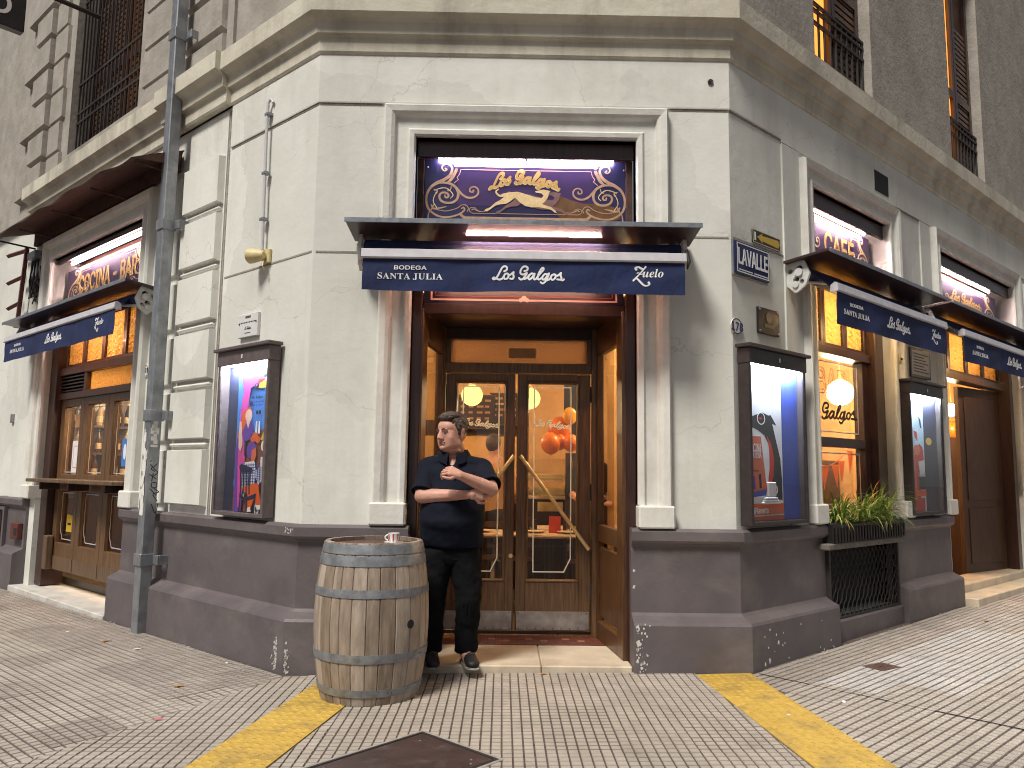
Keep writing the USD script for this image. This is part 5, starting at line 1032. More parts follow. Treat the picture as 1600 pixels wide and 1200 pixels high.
# the scrawl on the right-hand face
gm = np.eye(4); gm[:3, 0], gm[:3, 1], gm[:3, 2], gm[:3, 3] = -FR['L'][2] * -1, (0, 0, 1), -FR['L'][1], P('L', pu0 - .0005, pw0, 0)
gm[:3, 0] = -FR['L'][2]; gm[:3, 3] = P('L', pu0 - .0005, pw1, 0)
scr = [[(.03,1.46),(.05,1.44),(.04,1.42),(.07,1.40)], [(.09,1.47),(.06,1.43),(.10,1.39),(.07,1.36)], [(.03,1.37),(.09,1.33)], [(.06,1.38),(.05,1.31)], [(.09,1.30),(.05,1.29),(.06,1.25),(.10,1.26),(.09,1.30)], [(.04,1.24),(.10,1.18)], [(.08,1.24),(.12,1.21),(.07,1.19),(.11,1.13)], [(.06,1.10),(.10,1.02),(.12,1.10)], [(.03,1.49),(.035,1.495)], [(.11,.98),(.115,.985)]]
sm = MB()
for q in scr: sm.xpoly(script_line(q, .0045) if len(q) > 2 else LineString(q).buffer(.0045), .0008, gm)
t.part('scrawl', sm, 'print_dark')
# conduit in the shade between downpipe and blocks
bld.part('wall_joint', MB().wbox('L', 2.53, 2.56, .0, .012, CAP, 4.7), 'joint')

# blade sign at the top left corner
t = Thing('blade_sign', 'dark blade sign with pale letters at the top left picture corner', 'sign', P('L', 4.85, 1.2, 6.4))
m = np.eye(4); m[:3, 0], m[:3, 1], m[:3, 2], m[:3, 3] = -FR['L'][2], (0, 0, 1), -FR['L'][1], P('L', 4.82, 0, 0)
t.part('box', MB().box((-1.75, 6.42, -.12), (-.80, 8.2, 0), m, .01), 'black_gloss')
L = MB()
for q, x in (('P', -1.30), ('O', -1.06)):
    mm_ = sans(q, .23, True, 1.05); mt = m.copy(); mt[:3, 3] = m[:3, 3] + m[:3, 0] * x + np.array([0, 0, 6.56]) + m[:3, 2] * .001; L.mesh(mm_, mt)
t.part('lettering', L, 'white_print')
t.part('arm', MB().tube([P('L', 4.84, 0, 7.0), P('L', 4.84, .9, 7.0)], .03, 8), 'iron')
# rusted bracket and hanging cables beside the left surround
t = Thing('iron_bracket', 'rusty red iron bracket on the pier left of the left surround', 'bracket', P('L', 6.6, .1, 3.9))
for a, b in (((6.52, .10, 4.35), (6.66, .10, 3.35)), ((6.52, .10, 4.30), (7.3, .10, 4.36)), ((6.58, .10, 3.95), (7.2, .10, 3.95)), ((6.62, .1, 3.6), (7.1, .1, 3.58))):
    t.part('bar', MB().tube([P('L', *a), P('L', *b)], .032, 4), 'red_iron')
t.part('foot', MB().wbox('L', 6.58, 6.74, .0, .13, 3.27, 3.36, .01), 'red_iron')
t = Thing('hanging_cables', 'tangle of loose cables on the pier left of the left surround', 'cables', P('L', 6.2, .05, 3.9))
for i in range(9):
    u0, zz = 6.05 + .06 * i, 4.2 - .03 * i
    t.part('cable', MB().tube([P('L', 6.5 - .03 * i, .03, 4.25 - .05 * (i % 3)), P('L', 6.35 - .05 * i, .08 + .02 * (i % 3), 3.95 - .06 * (i % 4)), P('L', 6.25 + .05 * math.sin(3 * i), .10, 3.85 - .12 * (i % 3)), P('L', 5.98 + .2 * (i % 2), .05, 3.86 - .10 * (i % 5)), P('L', 6.2 + .1 * math.cos(2 * i), .05, 3.55 + .06 * i)], .009, 6), 'print_dark' if i % 2 else 'iron', smooth=60)
t.part('junction_box', MB().wbox('L', 6.20, 6.34, .0, .09, 3.66, 3.86, .008), 'concrete'); t.part('junction_box', MB().wbox('L', 6.14, 6.42, .0, .12, 4.14, 4.24, .008), 'galvanised')
# gooseneck on the far right post
t = Thing('wall_pipe', 'short white elbow pipe on the pier at the right picture edge', 'pipe', P('R', 7.1, .05, 2.6))
t.part('pipe', MB().tube([P('R', 7.05, .02, 2.66), P('R', 7.0, .10, 2.68), P('R', 7.05, .12, 2.6), P('R', 7.06, .05, 1.1)], .022, 8), 'alu_white')
for i in range(3): bld.part('pilaster_strip', MB().wbox('R', 7.12 + i * .16, 7.22 + i * .16, -.01, .05, 1.2, 4.2, .01), 'moulding')

# ================================================================== pavement
def tilt(mb):
    for v in mb.v: v[:, 2] += G(v[:, 0])
    return mb
solo('ground', tilt(MB().box((-60, -60, -.30), (60, 60, -.06))), 'grout', kind='structure')
pav = Thing('pavement', kind='structure')
pav.part('pavement_bed', tilt(MB().box((-16, -7.5, -.055), (18, 14, -.0050))), 'grout')
pav.part('kerb', tilt(MB().box((-16, -7.75, -.2), (18, -7.505, .0), None, .02)), 'concrete')
TS_ = .40
def pads(n=7, s=TS_, g=.0040, h=.0060):
    out = []
    for i in range(n):
        for j in range(n): out.append((i * s / n + g, j * s / n + h, (i + 1) * s / n - g, (j + 1) * s / n - h))
    return out
def tile_mesh(o, a, b, region, lift=0.0, n=7):
    mb = MB(); A = np.array([*a, 0]); B = np.array([*b, 0]); O = np.array([*o, 0])
    full = Polygon([o, o + a * TS_, o + a * TS_ + b * TS_, o + b * TS_]); whole = region.contains(full)
    m = np.eye(4); m[:3, 0], m[:3, 1], m[:3, 3] = A, B, O + np.array([0, 0, lift])
    e = .0016
    body = sbox(.0008, .0008, TS_ - .0008, TS_ - .0008)
    if not whole:
        inv = lambda q: np.array([[(np.array(p) - o) @ a, (np.array(p) - o) @ b] for p in q])
        reg = Polygon(inv(region.exterior.coords), [inv(r.coords) for r in region.interiors]).buffer(0)
        body = body.intersection(reg).buffer(0)
        if body.area < .004: return None
    for x0, y0, x1, y1 in pads(n):
        hh = rng.normal(0, .0004)
        if whole or reg.contains(sbox(x0, y0, x1, y1)):
            mb.add([(x0, y0, -.0085), (x1, y0, -.0085), (x1, y1, -.0085), (x0, y1, -.0085), (x0 + e, y0 + e, hh), (x1 - e, y0 + e, hh), (x1 - e, y1 - e, hh), (x0 + e, y1 - e, hh)], [[4, 5, 6, 7], [0, 1, 5, 4], [1, 2, 6, 5], [2, 3, 7, 6], [3, 0, 4, 7]], m)
        else:
            q = sbox(x0, y0, x1, y1).intersection(reg)
            for g_ in getattr(q, 'geoms', [q]):
                if g_.geom_type == 'Polygon' and g_.area > 1e-5: mb.xpoly(g_, .0085, m @ np.array([[1, 0, 0, 0], [0, 1, 0, 0], [0, 0, 1, -.0085], [0, 0, 0, 1]]))
    return mb
def lay(region, o, a, b, pick):
    a, b, o = np.array(a), np.array(b), np.array(o); c = np.array(region.exterior.coords) - o
    for i in range(math.floor((c @ a).min() / TS_), math.ceil((c @ a).max() / TS_)):
        for j in range(math.floor((c @ b).min() / TS_), math.ceil((c @ b).max() / TS_)):
            q = o + a * i * TS_ + b * j * TS_
            t = Polygon([q, q + a * TS_, q + a * TS_ + b * TS_, q + b * TS_])
            if t.intersection(region).area < .006: continue
            mb = tile_mesh(q, a, b, region, rng.normal(0, .0010))
            if mb is None or not mb.v: continue
            ctr = q + (a + b) * TS_ / 2
            pav.part('tile', tilt(mb), pick(ctr))
fl = lambda k, u, w: P(k, u, w, 0)[:2]
JL0, JL1 = np.array([-1.53, -.20]), np.array([-2.62, -2.30]); JR0, JR1 = np.array([1.85, -.17]), np.array([3.75, -2.30])
yl = Polygon([(-1.205, -.14), (-.81, -.14), (-1.20, -2.3), (-1.60, -2.3)]); yr = Polygon([(1.395, -.14), (1.80, -.14), (1.985, -2.3), (1.565, -2.3)])
hc, h1, h2 = np.array([-.424, -1.381]), np.array([.715, -.70]), np.array([-.70, -.715])
hatch = Polygon([hc, hc + h1 * .60, hc + h1 * .60 + h2 * .85, hc + h2 * .85])
centre = Polygon([JL0, JL1, (1.565, -2.3), (1.395, -.10), (-.7, -.10)]).difference(union_all([yl.buffer(.006), hatch.buffer(.012)]))
for g_ in getattr(centre, 'geoms', [centre]): lay(g_, (-.955, -.115), (1., 0), (0, 1.), lambda c: 'tile_grey')
left = Polygon([JL0, fl('L', 3.0, .15), fl('L', 3.15, .17), fl('L', 5.95, .17), fl('L', 8.3, .10), fl('L', 8.6, 3.2), JL1])
def pick_l(c):
    w = (c - np.array([XL, 0])) @ FR['L'][2][:2]; u = (c - np.array([XL, 0])) @ FR['L'][1][:2]
    return 'tile_warm' if w < .75 + .3 * math.sin(3 * u) or rng.random() < .08 else 'tile_grey'
lay(left, fl('L', -.05, .16), FR['L'][1][:2], FR['L'][2][:2], pick_l)
man_r = Polygon([(2.70, .05), (2.90, .16), (2.97, .02), (2.78, -.10)])
right = Polygon([(1.80, -.14), fl('R', 1.3, .15), fl('R', 4.17, .15), fl('R', 4.2, .28), fl('R', 6.3, .28), fl('R', 6.35, .16), fl('R', 8.2, .16), fl('R', 8.4, 3.6), (3.75, -2.3), (1.985, -2.3)]).difference(man_r.buffer(.01))
def pick_r(c):
    w = (c - np.array([XR, 0])) @ FR['R'][2][:2]; u = (c - np.array([XR, 0])) @ FR['R'][1][:2]
    if -.1 < u < 2.7 and .50 < w < 1.25 and not (u < .6 and w > 1.05): return 'tile_light'
    return 'tile_warm' if w < .7 or rng.random() < .1 else 'tile_grey'
lay(right, fl('R', -.32, .16), FR['R'][1][:2], FR['R'][2][:2], pick_r)
pav.part('pavement_joint', tilt(MB().add([(*JR0, .0012), (*JR1, .0012), (*(JR1 + [.014, .014]), .0012), (*(JR0 + [.014, .014]), .0012)], [[0, 1, 2, 3]])), 'dark_void')
# yellow tactile strips: one thing per strip, its tiles as parts
def strip(label, x0, y0, dx, width, n):
    d = np.array([dx, -1.]); d /= np.linalg.norm(d); c = np.array([-d[1], d[0]]) * -1
    if c[0] > 0: c = -c
    t = Thing('tactile_strip', label, 'tactile paving', gp(x0, y0))
    for i in range(n):
        o = np.array([x0, y0]) + d * i * .402
        m = np.eye(4); m[:3, 0], m[:3, 1], m[:3, 3] = (-c[0], -c[1], 0), (d[0], d[1], 0), (*(o + c * width / 2), 0)
        mb = MB().box((.001, .001, -.03), (width - .001, .400, .0015), m, .001)
        for a in range(7):
            for b in range(6):
                px, py = (a + .5) * width / 7, (b + .5) * .402 / 6
                th = np.arange(8) * np.pi / 4; v = [(px + r * 1.25 * math.cos(x), py + r * .8 * math.sin(x), z) for r, z in ((.017, .0014), (.012, .006), (.004, .0075)) for x in th]
                mb.add(v, [[q * 8 + j, q * 8 + (j + 1) % 8, (q + 1) * 8 + (j + 1) % 8, (q + 1) * 8 + j] for q in range(2) for j in range(8)], m)
        t.part('tile', tilt(mb), 'tile_yellow')
    return t
strip('yellow tactile paving strip running under the barrel on the left', -1.015, -.16, -.185, .395, 6)
strip('yellow tactile paving strip from the corner plinth right of the entrance', 1.60, -.16, .085, .405, 6)
# iron cellar hatch and the small cover
t = Thing('cellar_hatch', 'dark iron hatch cover set diagonally in the pavement before the entrance', 'hatch', gp(-.4, -1.8))
m = np.eye(4); m[:3, 0], m[:3, 1], m[:3, 3] = (*h1, 0), (*h2, 0), (*hc, 0)
t.part('frame', tilt(MB().box((0, 0, -.03), (.60, .016, .004), m, .002).box((0, .0165, -.03), (.016, .85, .004), m, .002).box((.584, .0165, -.03), (.60, .85, .004), m, .002)), 'iron')
cv = MB().xpoly(sbox(.022, .022, .578, .85).buffer(-.02).buffer(.02), .03, m @ np.array([[1, 0, 0, 0], [0, 1, 0, 0], [0, 0, 1, -.029], [0, 0, 0, 1]]))
t.part('cover', tilt(cv), 'hatch_iron')
bo = MB()
for x, y in ((.50, .10), (.54, .14), (.10, .10)): bo.sphere(tuple((m @ np.array([x, y, .001, 1]))[:3]), .007, 1, (1, 1, .5))
t.part('bolt', tilt(bo), 'galvanised', kind='stuff')
t.part('mortar', tilt(MB().xpoly(hatch.buffer(.02).difference(hatch), .01, np.array([[1, 0, 0, 0], [0, 1, 0, 0], [0, 0, 1, -.008], [0, 0, 0, 1.]]))), 'concrete')
t = Thing('service_cover', 'small rusty service cover in the light tiles on the right', 'cover', gp(2.83, .03))
t.part('lid', tilt(MB().xpoly(man_r, .02, np.array([[1, 0, 0, 0], [0, 1, 0, 0], [0, 0, 1, -.021], [0, 0, 0, 1.]]))), 'rust')
t.part('keyhole', tilt(MB().box((2.82, .02, 0), (2.85, .04, .0005))), 'dark_void')
# litter
def leaf_(name, label, cat, x, y, s, m, rz, curl=.3):
    n = 6; v = []; 
    for i in range(n + 1):
        q = i / n; w = math.sin(q * math.pi) ** .8 * .42
        for side in (-1, 0, 1): v.append(((q - .5) * s, side * w * s * .5, .004 + s * curl * (abs(side) * .22 * w + .12 * (q - .5) ** 2)))
    v = np.array(v); c_, s_ = math.cos(rz), math.sin(rz); v[:, :2] = v[:, :2] @ np.array([[c_, s_], [-s_, c_]])
    f = [[i * 3 + j, (i + 1) * 3 + j, (i + 1) * 3 + j + 1, i * 3 + j + 1] for i in range(n) for j in range(2)]
    solo(name, MB().add(v + gp(x, y), f), m, label, cat)
leaf_('fallen_leaf', 'curled yellow leaf on the left pavement below the lit poster case', 'leaf', -2.15, -.46, .085, 'dry_leaf', .3, .9)
leaf_('fallen_leaf', 'small dry leaf lying near the foot of the downpipe', 'leaf', -3.35, .95, .10, 'dry_leaf', 1.1, .8)
leaf_('fallen_leaf', 'dry leaf on the tiles just before the right end of the entrance step', 'leaf', .31, -.17, .06, 'dry_leaf', .1, .5)
leaf_('fallen_leaf', 'dry leaf by the doorstep of the right doorway', 'leaf', 4.70, 1.75, .09, 'dry_leaf', .6, .8)
leaf_('paper_scrap', 'red paper scrap at the diagonal joint of the left pavement', 'litter', -1.98, -1.16, .06, 'litter_red', .2, .6)
for lab, x, y, s in (('white paper scrap before the left doorstep', -3.9, 1.35, .06), ('white paper scrap by the foot of the left plinth wall', -2.06, .18, .05), ('white scrap on the right yellow strip', 1.72, -1.12, .05), ('white scrap beside the right diagonal joint', 2.16, -.86, .06), ('thin white scrap on the left pavement below the downpipe', -2.95, .65, .07)):
    leaf_('paper_scrap', lab, 'litter', x, y, s, 'litter_white', 2 * x, .4)
db = MB()
for i in range(420):
    k_ = 'L' if i % 2 else 'R'; u = rng.uniform(0, 4.1); w = .155 + abs(rng.normal(0, .12 if k_ == 'R' else .09)); p = P(k_, u, w, 0)
    s = rng.uniform(.003, .009); db.sphere(gp(p[0], p[1], .002), s, 0, (1.3, 1, .5))
solo('dirt_crumbs', db, 'dry_leaf' if False else 'concrete', 'crumbs and grit swept against the foot of the walls', 'grit', kind='stuff')

# ================================================================== wine barrel and cup
BX, BY, BH = -.852, -.60, .985
bz = G(BX)
t = Thing('wine_barrel', 'weathered oak wine barrel with galvanised hoops beside the man', 'barrel', (BX, BY, bz))
def br_(z): q = 2 * z / BH - 1; return .318 + .056 * (1 - q * q)
zs = np.linspace(0, BH, 15); th = 0.0; sides = []
N = 27; ws = rng.uniform(.75, 1.25, N); ws *= 2 * math.pi / ws.sum()
for i in range(N):
    a0, a1 = th + .004, th + ws[i] - .004; th += ws[i]; v = []; dr = rng.normal(0, .0012)
    for z in zs:
        R = br_(z) + dr
        for a, rr in ((a0, R - .028), (a0, R - .0035), (a0 + .012, R), ((a0 + a1) / 2, R + .001), (a1 - .012, R), (a1, R - .0035), (a1, R - .028)):
            v.append((BX + rr * math.cos(a), BY + rr * math.sin(a), bz + z))
    f = [[j * 7 + q, j * 7 + (q + 1) % 7, (j + 1) * 7 + (q + 1) % 7, (j + 1) * 7 + q] for j in range(14) for q in range(7)]
    mb = MB().add(v, f); mb.add(v[:7], [[0, 5, 6], [0, 1, 5], [1, 2, 4], [1, 4, 5], [2, 3, 4]]); mb.add(v[-7:], [[0, 6, 5], [0, 5, 1], [1, 4, 2], [1, 5, 4], [2, 4, 3]])
    t.part('stave', mb, 'stave_' + 'abc'[rng.integers(3)])
for z0, z1 in ((.918, .978), (.845, .908), (.655, .705), (.262, .315), (.055, .100)):
    pr = [(br_(z0) + .0005, z0), (br_(z0) + .005, z0), (br_((z0 + z1) / 2) + .0058, (z0 + z1) / 2), (br_(z1) + .005, z1), (br_(z1) + .0005, z1)]
    hp = t.part('hoop', MB().lathe(pr, (BX, BY, bz), 72), 'hoop', smooth=40)
    a = -1.2 + z0 * 3; rv = MB()
    for d in (-.03, .03): rv.sphere((BX + (br_(z0) + .006) * math.cos(a + d), BY + (br_(z0) + .006) * math.sin(a + d), bz + (z0 + z1) / 2), .006, 1)
    t.part('rivet', rv, 'iron', parent=hp, kind='stuff')
hb = MB()
for i in range(6):
    x0, x1 = -.30 + i * .1, -.301 + (i + 1) * .1; g_ = sbox(x0 + .001, -.4, x1, .4).intersection(Point(0, 0).buffer(.296, quad_segs=16))
    t.part('head_board', MB().xpoly(g_, .02, np.array([[1, 0, 0, BX], [0, 1, 0, BY], [0, 0, 1, bz + BH - .045], [0, 0, 0, 1.]])), 'barrel_top')
a = -math.pi / 2 + .86; zb_ = .485
bc = np.array([BX + (br_(zb_) + .002) * math.cos(a), BY + (br_(zb_) + .002) * math.sin(a), bz + zb_]); nb = np.array([math.cos(a), math.sin(a), 0])
t.part('bung', MB().tube([bc - nb * .02, bc + nb * .003], .027, 16), 'dark_void', smooth=40)
cx, cy, cz = -.715, -.66, bz + BH - .025
t = Thing('saucer', 'white saucer under the striped cup on the barrel', 'saucer', (cx, cy, cz))
t.part('dish', MB().lathe([(0, .004), (.03, .004), (.062, .014), (.063, .017), (.03, .009), (0, .008)], (cx, cy, cz), 28), 'ceramic', smooth=40)
t = Thing('coffee_cup', 'small white espresso cup with red stripes on the barrel', 'cup', (cx, cy, cz + .009))
t.part('bowl', MB().lathe([(0, 0), (.022, 0), (.026, .006), (.034, .035), (.038, .066), (.035, .066), (.031, .035), (.02, .008), (0, .008)], (cx, cy, cz + .009), 28), 'ceramic', smooth=50)
for i in range(7):
    aa = i * 2 * math.pi / 7 + .3; st = MB(); pts = [(r + .0008, z) for r, z in ((.0262, .008), (.0342, .035), (.0380, .062))]
    st.add([(cx + r * math.cos(aa + d), cy + r * math.sin(aa + d), cz + .009 + z) for r, z in pts for d in (-.14, .14)], [[0, 1, 3, 2], [2, 3, 5, 4]]); t.part('stripe', st, 'ceramic_red')
t.part('handle', MB().tube([(cx - .034 - .022 * math.sin(x), cy, cz + .045 - .018 * math.cos(x)) for x in np.linspace(.1, 3.04, 9)], .005, 6), 'ceramic', smooth=60)

# ================================================================== planter, lattice and spider plants under the right window
k = 'R'
t = Thing('planter', 'black ribbed planter box on a stone ledge under the right window', 'planter', P(k, 2.0, .08, .87))
t.part('ledge', MB().wbox(k, 1.17, 2.70, -.04, .135, .815, .868, .010), 'ledge_stone')
t.part('trough', MB().wbox(k, 1.27, 2.73, -.02, .13, .868, 1.03, .006), 'black_gloss')
for i in range(26): t.part('rib', MB().wbox(k, 1.29 + i * .056, 1.315 + i * .056, .13, .145, .875, 1.0, .004), 'black_gloss')
t.part('soil', MB().wbox(k, 1.29, 2.71, .0, .12, 1.0, 1.034), 'soil')
t = Thing('iron_lattice', 'dark iron diamond lattice over the cellar opening below the planter', 'lattice', P(k, 2.0, .05, .5))
fr_ = sbox(1.33, .22, 2.70, .80)
for sl in (1, -1):
    for i in range(-14, 26):
        c0 = 1.33 + i * .085
        ln = LineString([(c0, .22 if sl > 0 else .80), (c0 + .42, .80 if sl > 0 else .22)]).intersection(fr_)
        if ln.length < .06: continue
        (x0, y0), (x1, y1) = ln.coords[0], ln.coords[-1]; n = 12
        pts = [P(k, x0 + (x1 - x0) * q + .012 * math.sin(q * 9), .045 + sl * .006 + .005 * math.sin(q * 30), y0 + (y1 - y0) * q) for q in np.linspace(0, 1, n)]
        t.part('wire', MB().tube(pts, .0058, 4), 'iron')
t.part('frame', MB().wbox(k, 1.30, 1.33, .02, .07, .216, .804, .003).wbox(k, 2.70, 2.73, .02, .07, .216, .804, .003).wbox(k, 1.33, 2.70, .02, .07, .216, .235, .003), 'iron')
for ui, lab in ((1.60, 'leftmost of the spider plants, bushy, beside the pilaster base'), (2.02, 'middle spider plant in the planter box, tallest leaves'), (2.42, 'rightmost spider plant in the planter box, leaves spilling right')):
    t = Thing('spider_plant', lab, 'plant', P(k, ui, .06, 1.03), 'spider plants in the planter box')
    for which, m_, cnt in ((0, 'leaf_green', 62), (1, 'leaf_pale', 44), (2, 'dry_leaf', 9)):
        lv = MB()
        for i in range(cnt):
            az = rng.uniform(0, 2 * math.pi); L_n = rng.uniform(.14, .44) * (1.1 if ui > 1.9 else .95); el = rng.uniform(.35, 1.35); w = rng.uniform(.005, .0095)
            p = np.array([ui + rng.normal(0, .07), .05 + rng.normal(0, .02), 1.03]); d = np.array([math.cos(az) * math.cos(el), math.sin(az) * math.cos(el) * .55 + .18, math.sin(el)]); d /= np.linalg.norm(d)
            side = np.cross(d, [0, 0, 1.]); side /= np.linalg.norm(side) + 1e-9; n = 7; V = []
            for j in range(n + 1):
                q = j / n; ww = w * (1 - q) ** .6 * (1 + .3 * math.sin(q * 3)); V += [p - side * ww, p + side * ww - np.array([0, 0, .002])]
                p = p + d * L_n / n; d = d + np.array([0, .03, -.36 * (0.4 + q)]); d /= np.linalg.norm(d)
                p[1] = max(p[1], -.10)
            lv.add([(a, z, b) for a, b, z in V], [[2 * j, 2 * j + 1, 2 * j + 3, 2 * j + 2] for j in range(n)], X(k))
        t.part('leaves', lv, m_, kind='stuff')

# ================================================================== people
def hull_chain(js, bones, edge=.012, it=8, extra=None):
    """joints {name: (xyz, radius)}; bones join them by hulls of spheres; one smooth continuous skin"""
    sp = {}
    for n, (p, r) in js.items():
        r = np.broadcast_to(np.asarray(r, float), 3)
        sp[n] = m3.Manifold.sphere(1.0, 20).scale([float(x) for x in r]).translate([float(x) for x in p])
    parts = [m3.Manifold.batch_hull([sp[a] for a in b]) for b in bones] + (extra or [])
    M_ = m3.Manifold.batch_boolean(parts, m3.OpType.Add).refine_to_length(edge)
    q = M_.to_mesh(); tm = trimesh.Trimesh(q.vert_properties[:, :3], q.tri_verts, process=True)
    trimesh.smoothing.filter_taubin(tm, lamb=.5, nu=.52, iterations=it)
    return tm
def Rz(a):
    c, s = math.cos(a), math.sin(a); return np.array([[c, -s, 0], [s, c, 0], [0, 0, 1.]])
def Rx(a):
    c, s = math.cos(a), math.sin(a); return np.array([[1, 0, 0], [0, c, -s], [0, s, c]])
# --- the man in the doorway
GZ = G(-.35) + .052
MX, MY = -.36, -.06
def mp(x, y, z): return np.array([x, MY + y, GZ + z])
HS = 1.14
HEAD_C, HEAD_R = mp(-.385, -.045, 1.672), Rz(math.radians(-43)) @ Rx(math.radians(5))
def hd(x, y, z): return HEAD_C + HS * HEAD_R @ np.array([x, y, z])       # head frame: faces -y
def ell(c, r, seg=28, rot=None):
    s = m3.Manifold.sphere(1.0, seg).scale([float(q) * HS for q in r])
    R = np.eye(3) if rot is None else rot
    T = np.hstack([HEAD_R @ R, (HEAD_C + HS * HEAD_R @ np.asarray(c, float))[:, None]])
    return s.transform(T.tolist() if False else T)
def H(*e): return m3.Manifold.batch_hull(list(e))
skull = [ell((0, .022, .040), (.083, .098, .090)), H(ell((0, -.028, -.005), (.070, .064, .08)), ell((0, -.062, -.088), (.034, .028, .026)), ell((-.050, -.010, -.068), (.026, .034, .034)), ell((.050, -.010, -.068), (.026, .034, .034)), ell((-.042, -.052, -.030), (.028, .028, .03)), ell((.042, -.052, -.030), (.028, .028, .03)), ell((-.036, -.046, -.074), (.030, .032, .030)), ell((.036, -.046, -.074), (.030, .032, .030))),
         H(ell((0, .02, -.01), (.08, .085, .07)), ell((0, -.04, .04), (.066, .05, .05))),
         H(ell((-.03, -.084, .022), (.022, .011, .010)), ell((.03, -.084, .022), (.022, .011, .010))),           # brow
         H(ell((0, -.094, .010), (.009, .010, .012)), ell((0, -.112, -.026), (.012, .012, .010)), ell((-.015, -.097, -.032), (.009, .009, .008)), ell((.015, -.097, -.032), (.009, .009, .008))),   # nose
         H(ell((-.017, -.088, -.055), (.012, .008, .005)), ell((.017, -.088, -.055), (.012, .008, .005))), H(ell((-.014, -.086, -.067), (.011, .009, .006)), ell((.014, -.086, -.067), (.011, .009, .006))),
         ell((0, -.086, -.092), (.022, .014, .016)), H(ell((0, -.03, -.100), (.052, .046, .030)), ell((0, .0, -.115), (.06, .05, .03)))]
for sx in (-1, 1):
    ear = H(ell((sx * .084, .022, .012), (.008, .020, .022)), ell((sx * .080, .012, -.028), (.007, .010, .012)))
    skull.append(ear)
headm = m3.Manifold.batch_boolean(skull, m3.OpType.Add)
sock = m3.Manifold.batch_boolean([ell((sx * .032, -.096, .003), (.016, .010, .007)) for sx in (-1, 1)], m3.OpType.Add)
# arms and hands
SHL, SHR = mp(-.548, .00, 1.405), mp(-.158, .00, 1.405)
ELL, WRL = mp(-.585, -.130, 1.205), mp(-.215, -.275, 1.225)
ELR, WRR = mp(-.078, -.195, 1.262), mp(-.300, -.345, 1.362)
J = {'pel': (mp(-.365, 0, .92), (.175, .12, .10)), 'bel': (mp(-.365, -.055, 1.06), (.215, .175, .14)), 'che': (mp(-.36, -.02, 1.30), (.205, .135, .13)), 'shl': (SHL, .075), 'shr': (SHR, .075),
     'nkb': (mp(-.365, .01, 1.48), (.088, .078, .05)), 'nkt': (mp(-.372, -.005, 1.60), (.072, .074, .05)),
     'ell': (ELL, .052), 'ell2': (ELL + (WRL - ELL) * .25, .051), 'wrl': (WRL, (.033, .030, .028)), 'elr': (ELR, .050), 'elr2': (ELR + (WRR - ELR) * .3, .050), 'wrr': (WRR, .030),
     'hpl': (mp(-.45, 0, .80), .10), 'hpr': (mp(-.285, 0, .80), .10), 'knl': (mp(-.495, -.04, .50), .076), 'knr': (mp(-.228, -.05, .51), .076),
     'anl': (mp(-.505, .0, .09), .052), 'anr': (mp(-.245, .0, .09), .052), 'tol': (mp(-.475, -.16, .035), (.042, .05, .03)), 'tor': (mp(-.205, -.16, .035), (.042, .05, .03))}
bones = [('pel', 'bel'), ('bel', 'che'), ('che', 'shl', 'shr'), ('che', 'nkb'), ('shl', 'shr', 'nkb'), ('nkb', 'nkt'), ('shl', 'ell'), ('ell', 'ell2'), ('ell2', 'wrl'), ('shr', 'elr'), ('elr', 'elr2'), ('elr2', 'wrr'),
         ('pel', 'hpl', 'hpr'), ('hpl', 'knl'), ('hpr', 'knr'), ('knl', 'anl'), ('knr', 'anr'), ('anl', 'tol'), ('anr', 'tor')]
def hand(wr, d, up, curl, fan=.0, side=1, thumb=(.7, .55)):
    """palm, four bent fingers of unequal length and a thumb off the palm's side; d points to the knuckles, up leaves the back of the hand"""
    d = d / np.linalg.norm(d); up = up - d * (up @ d); up /= np.linalg.norm(up); s = np.cross(d, up) * side
    S = lambda p, r: m3.Manifold.sphere(float(r), 14).translate([float(x) for x in p])
    out = []; kn = [wr + d * (.088 - .004 * abs(i - 1.2)) + s * (.030 - .0205 * i) for i in range(4)]
    out.append(H(S(wr, .027), S(wr + s * .012, .024), S(wr - s * .012, .024), *[S(q - d * .012, .0155) for q in kn]))
    for i, (q, ln) in enumerate(zip(kn, (.040, .045, .042, .033))):
        a, p, r, f = .0, q, .0098 - .0006 * (i == 3), None
        dd = d + s * fan * (1.5 - i)
        ang = 0
        for seg, c in zip((ln, ln * .68, ln * .52), curl):
            ang += c * (1 + .06 * i); v = dd * math.cos(ang) - up * math.sin(ang); v /= np.linalg.norm(v); n = p + v * seg
            out.append(H(S(p, r), S(n, r * .92))); p, r = n, r * .92
    b = wr + d * .028 + s * .026; t1 = b + (d * .5 + s * thumb[0] - up * .25) * .046; t2 = t1 + (d * .9 + s * thumb[1] * .25 - up * .3) * .034; t3 = t2 + (d * .95 - s * .1 - up * .25) * .024
    out += [H(S(wr + d * .012 + s * .012, .020), S(b, .0155)), H(S(b, .0150), S(t1, .0122)), H(S(t1, .0120), S(t2, .0108)), H(S(t2, .0106), S(t3, .0088))]
    return out
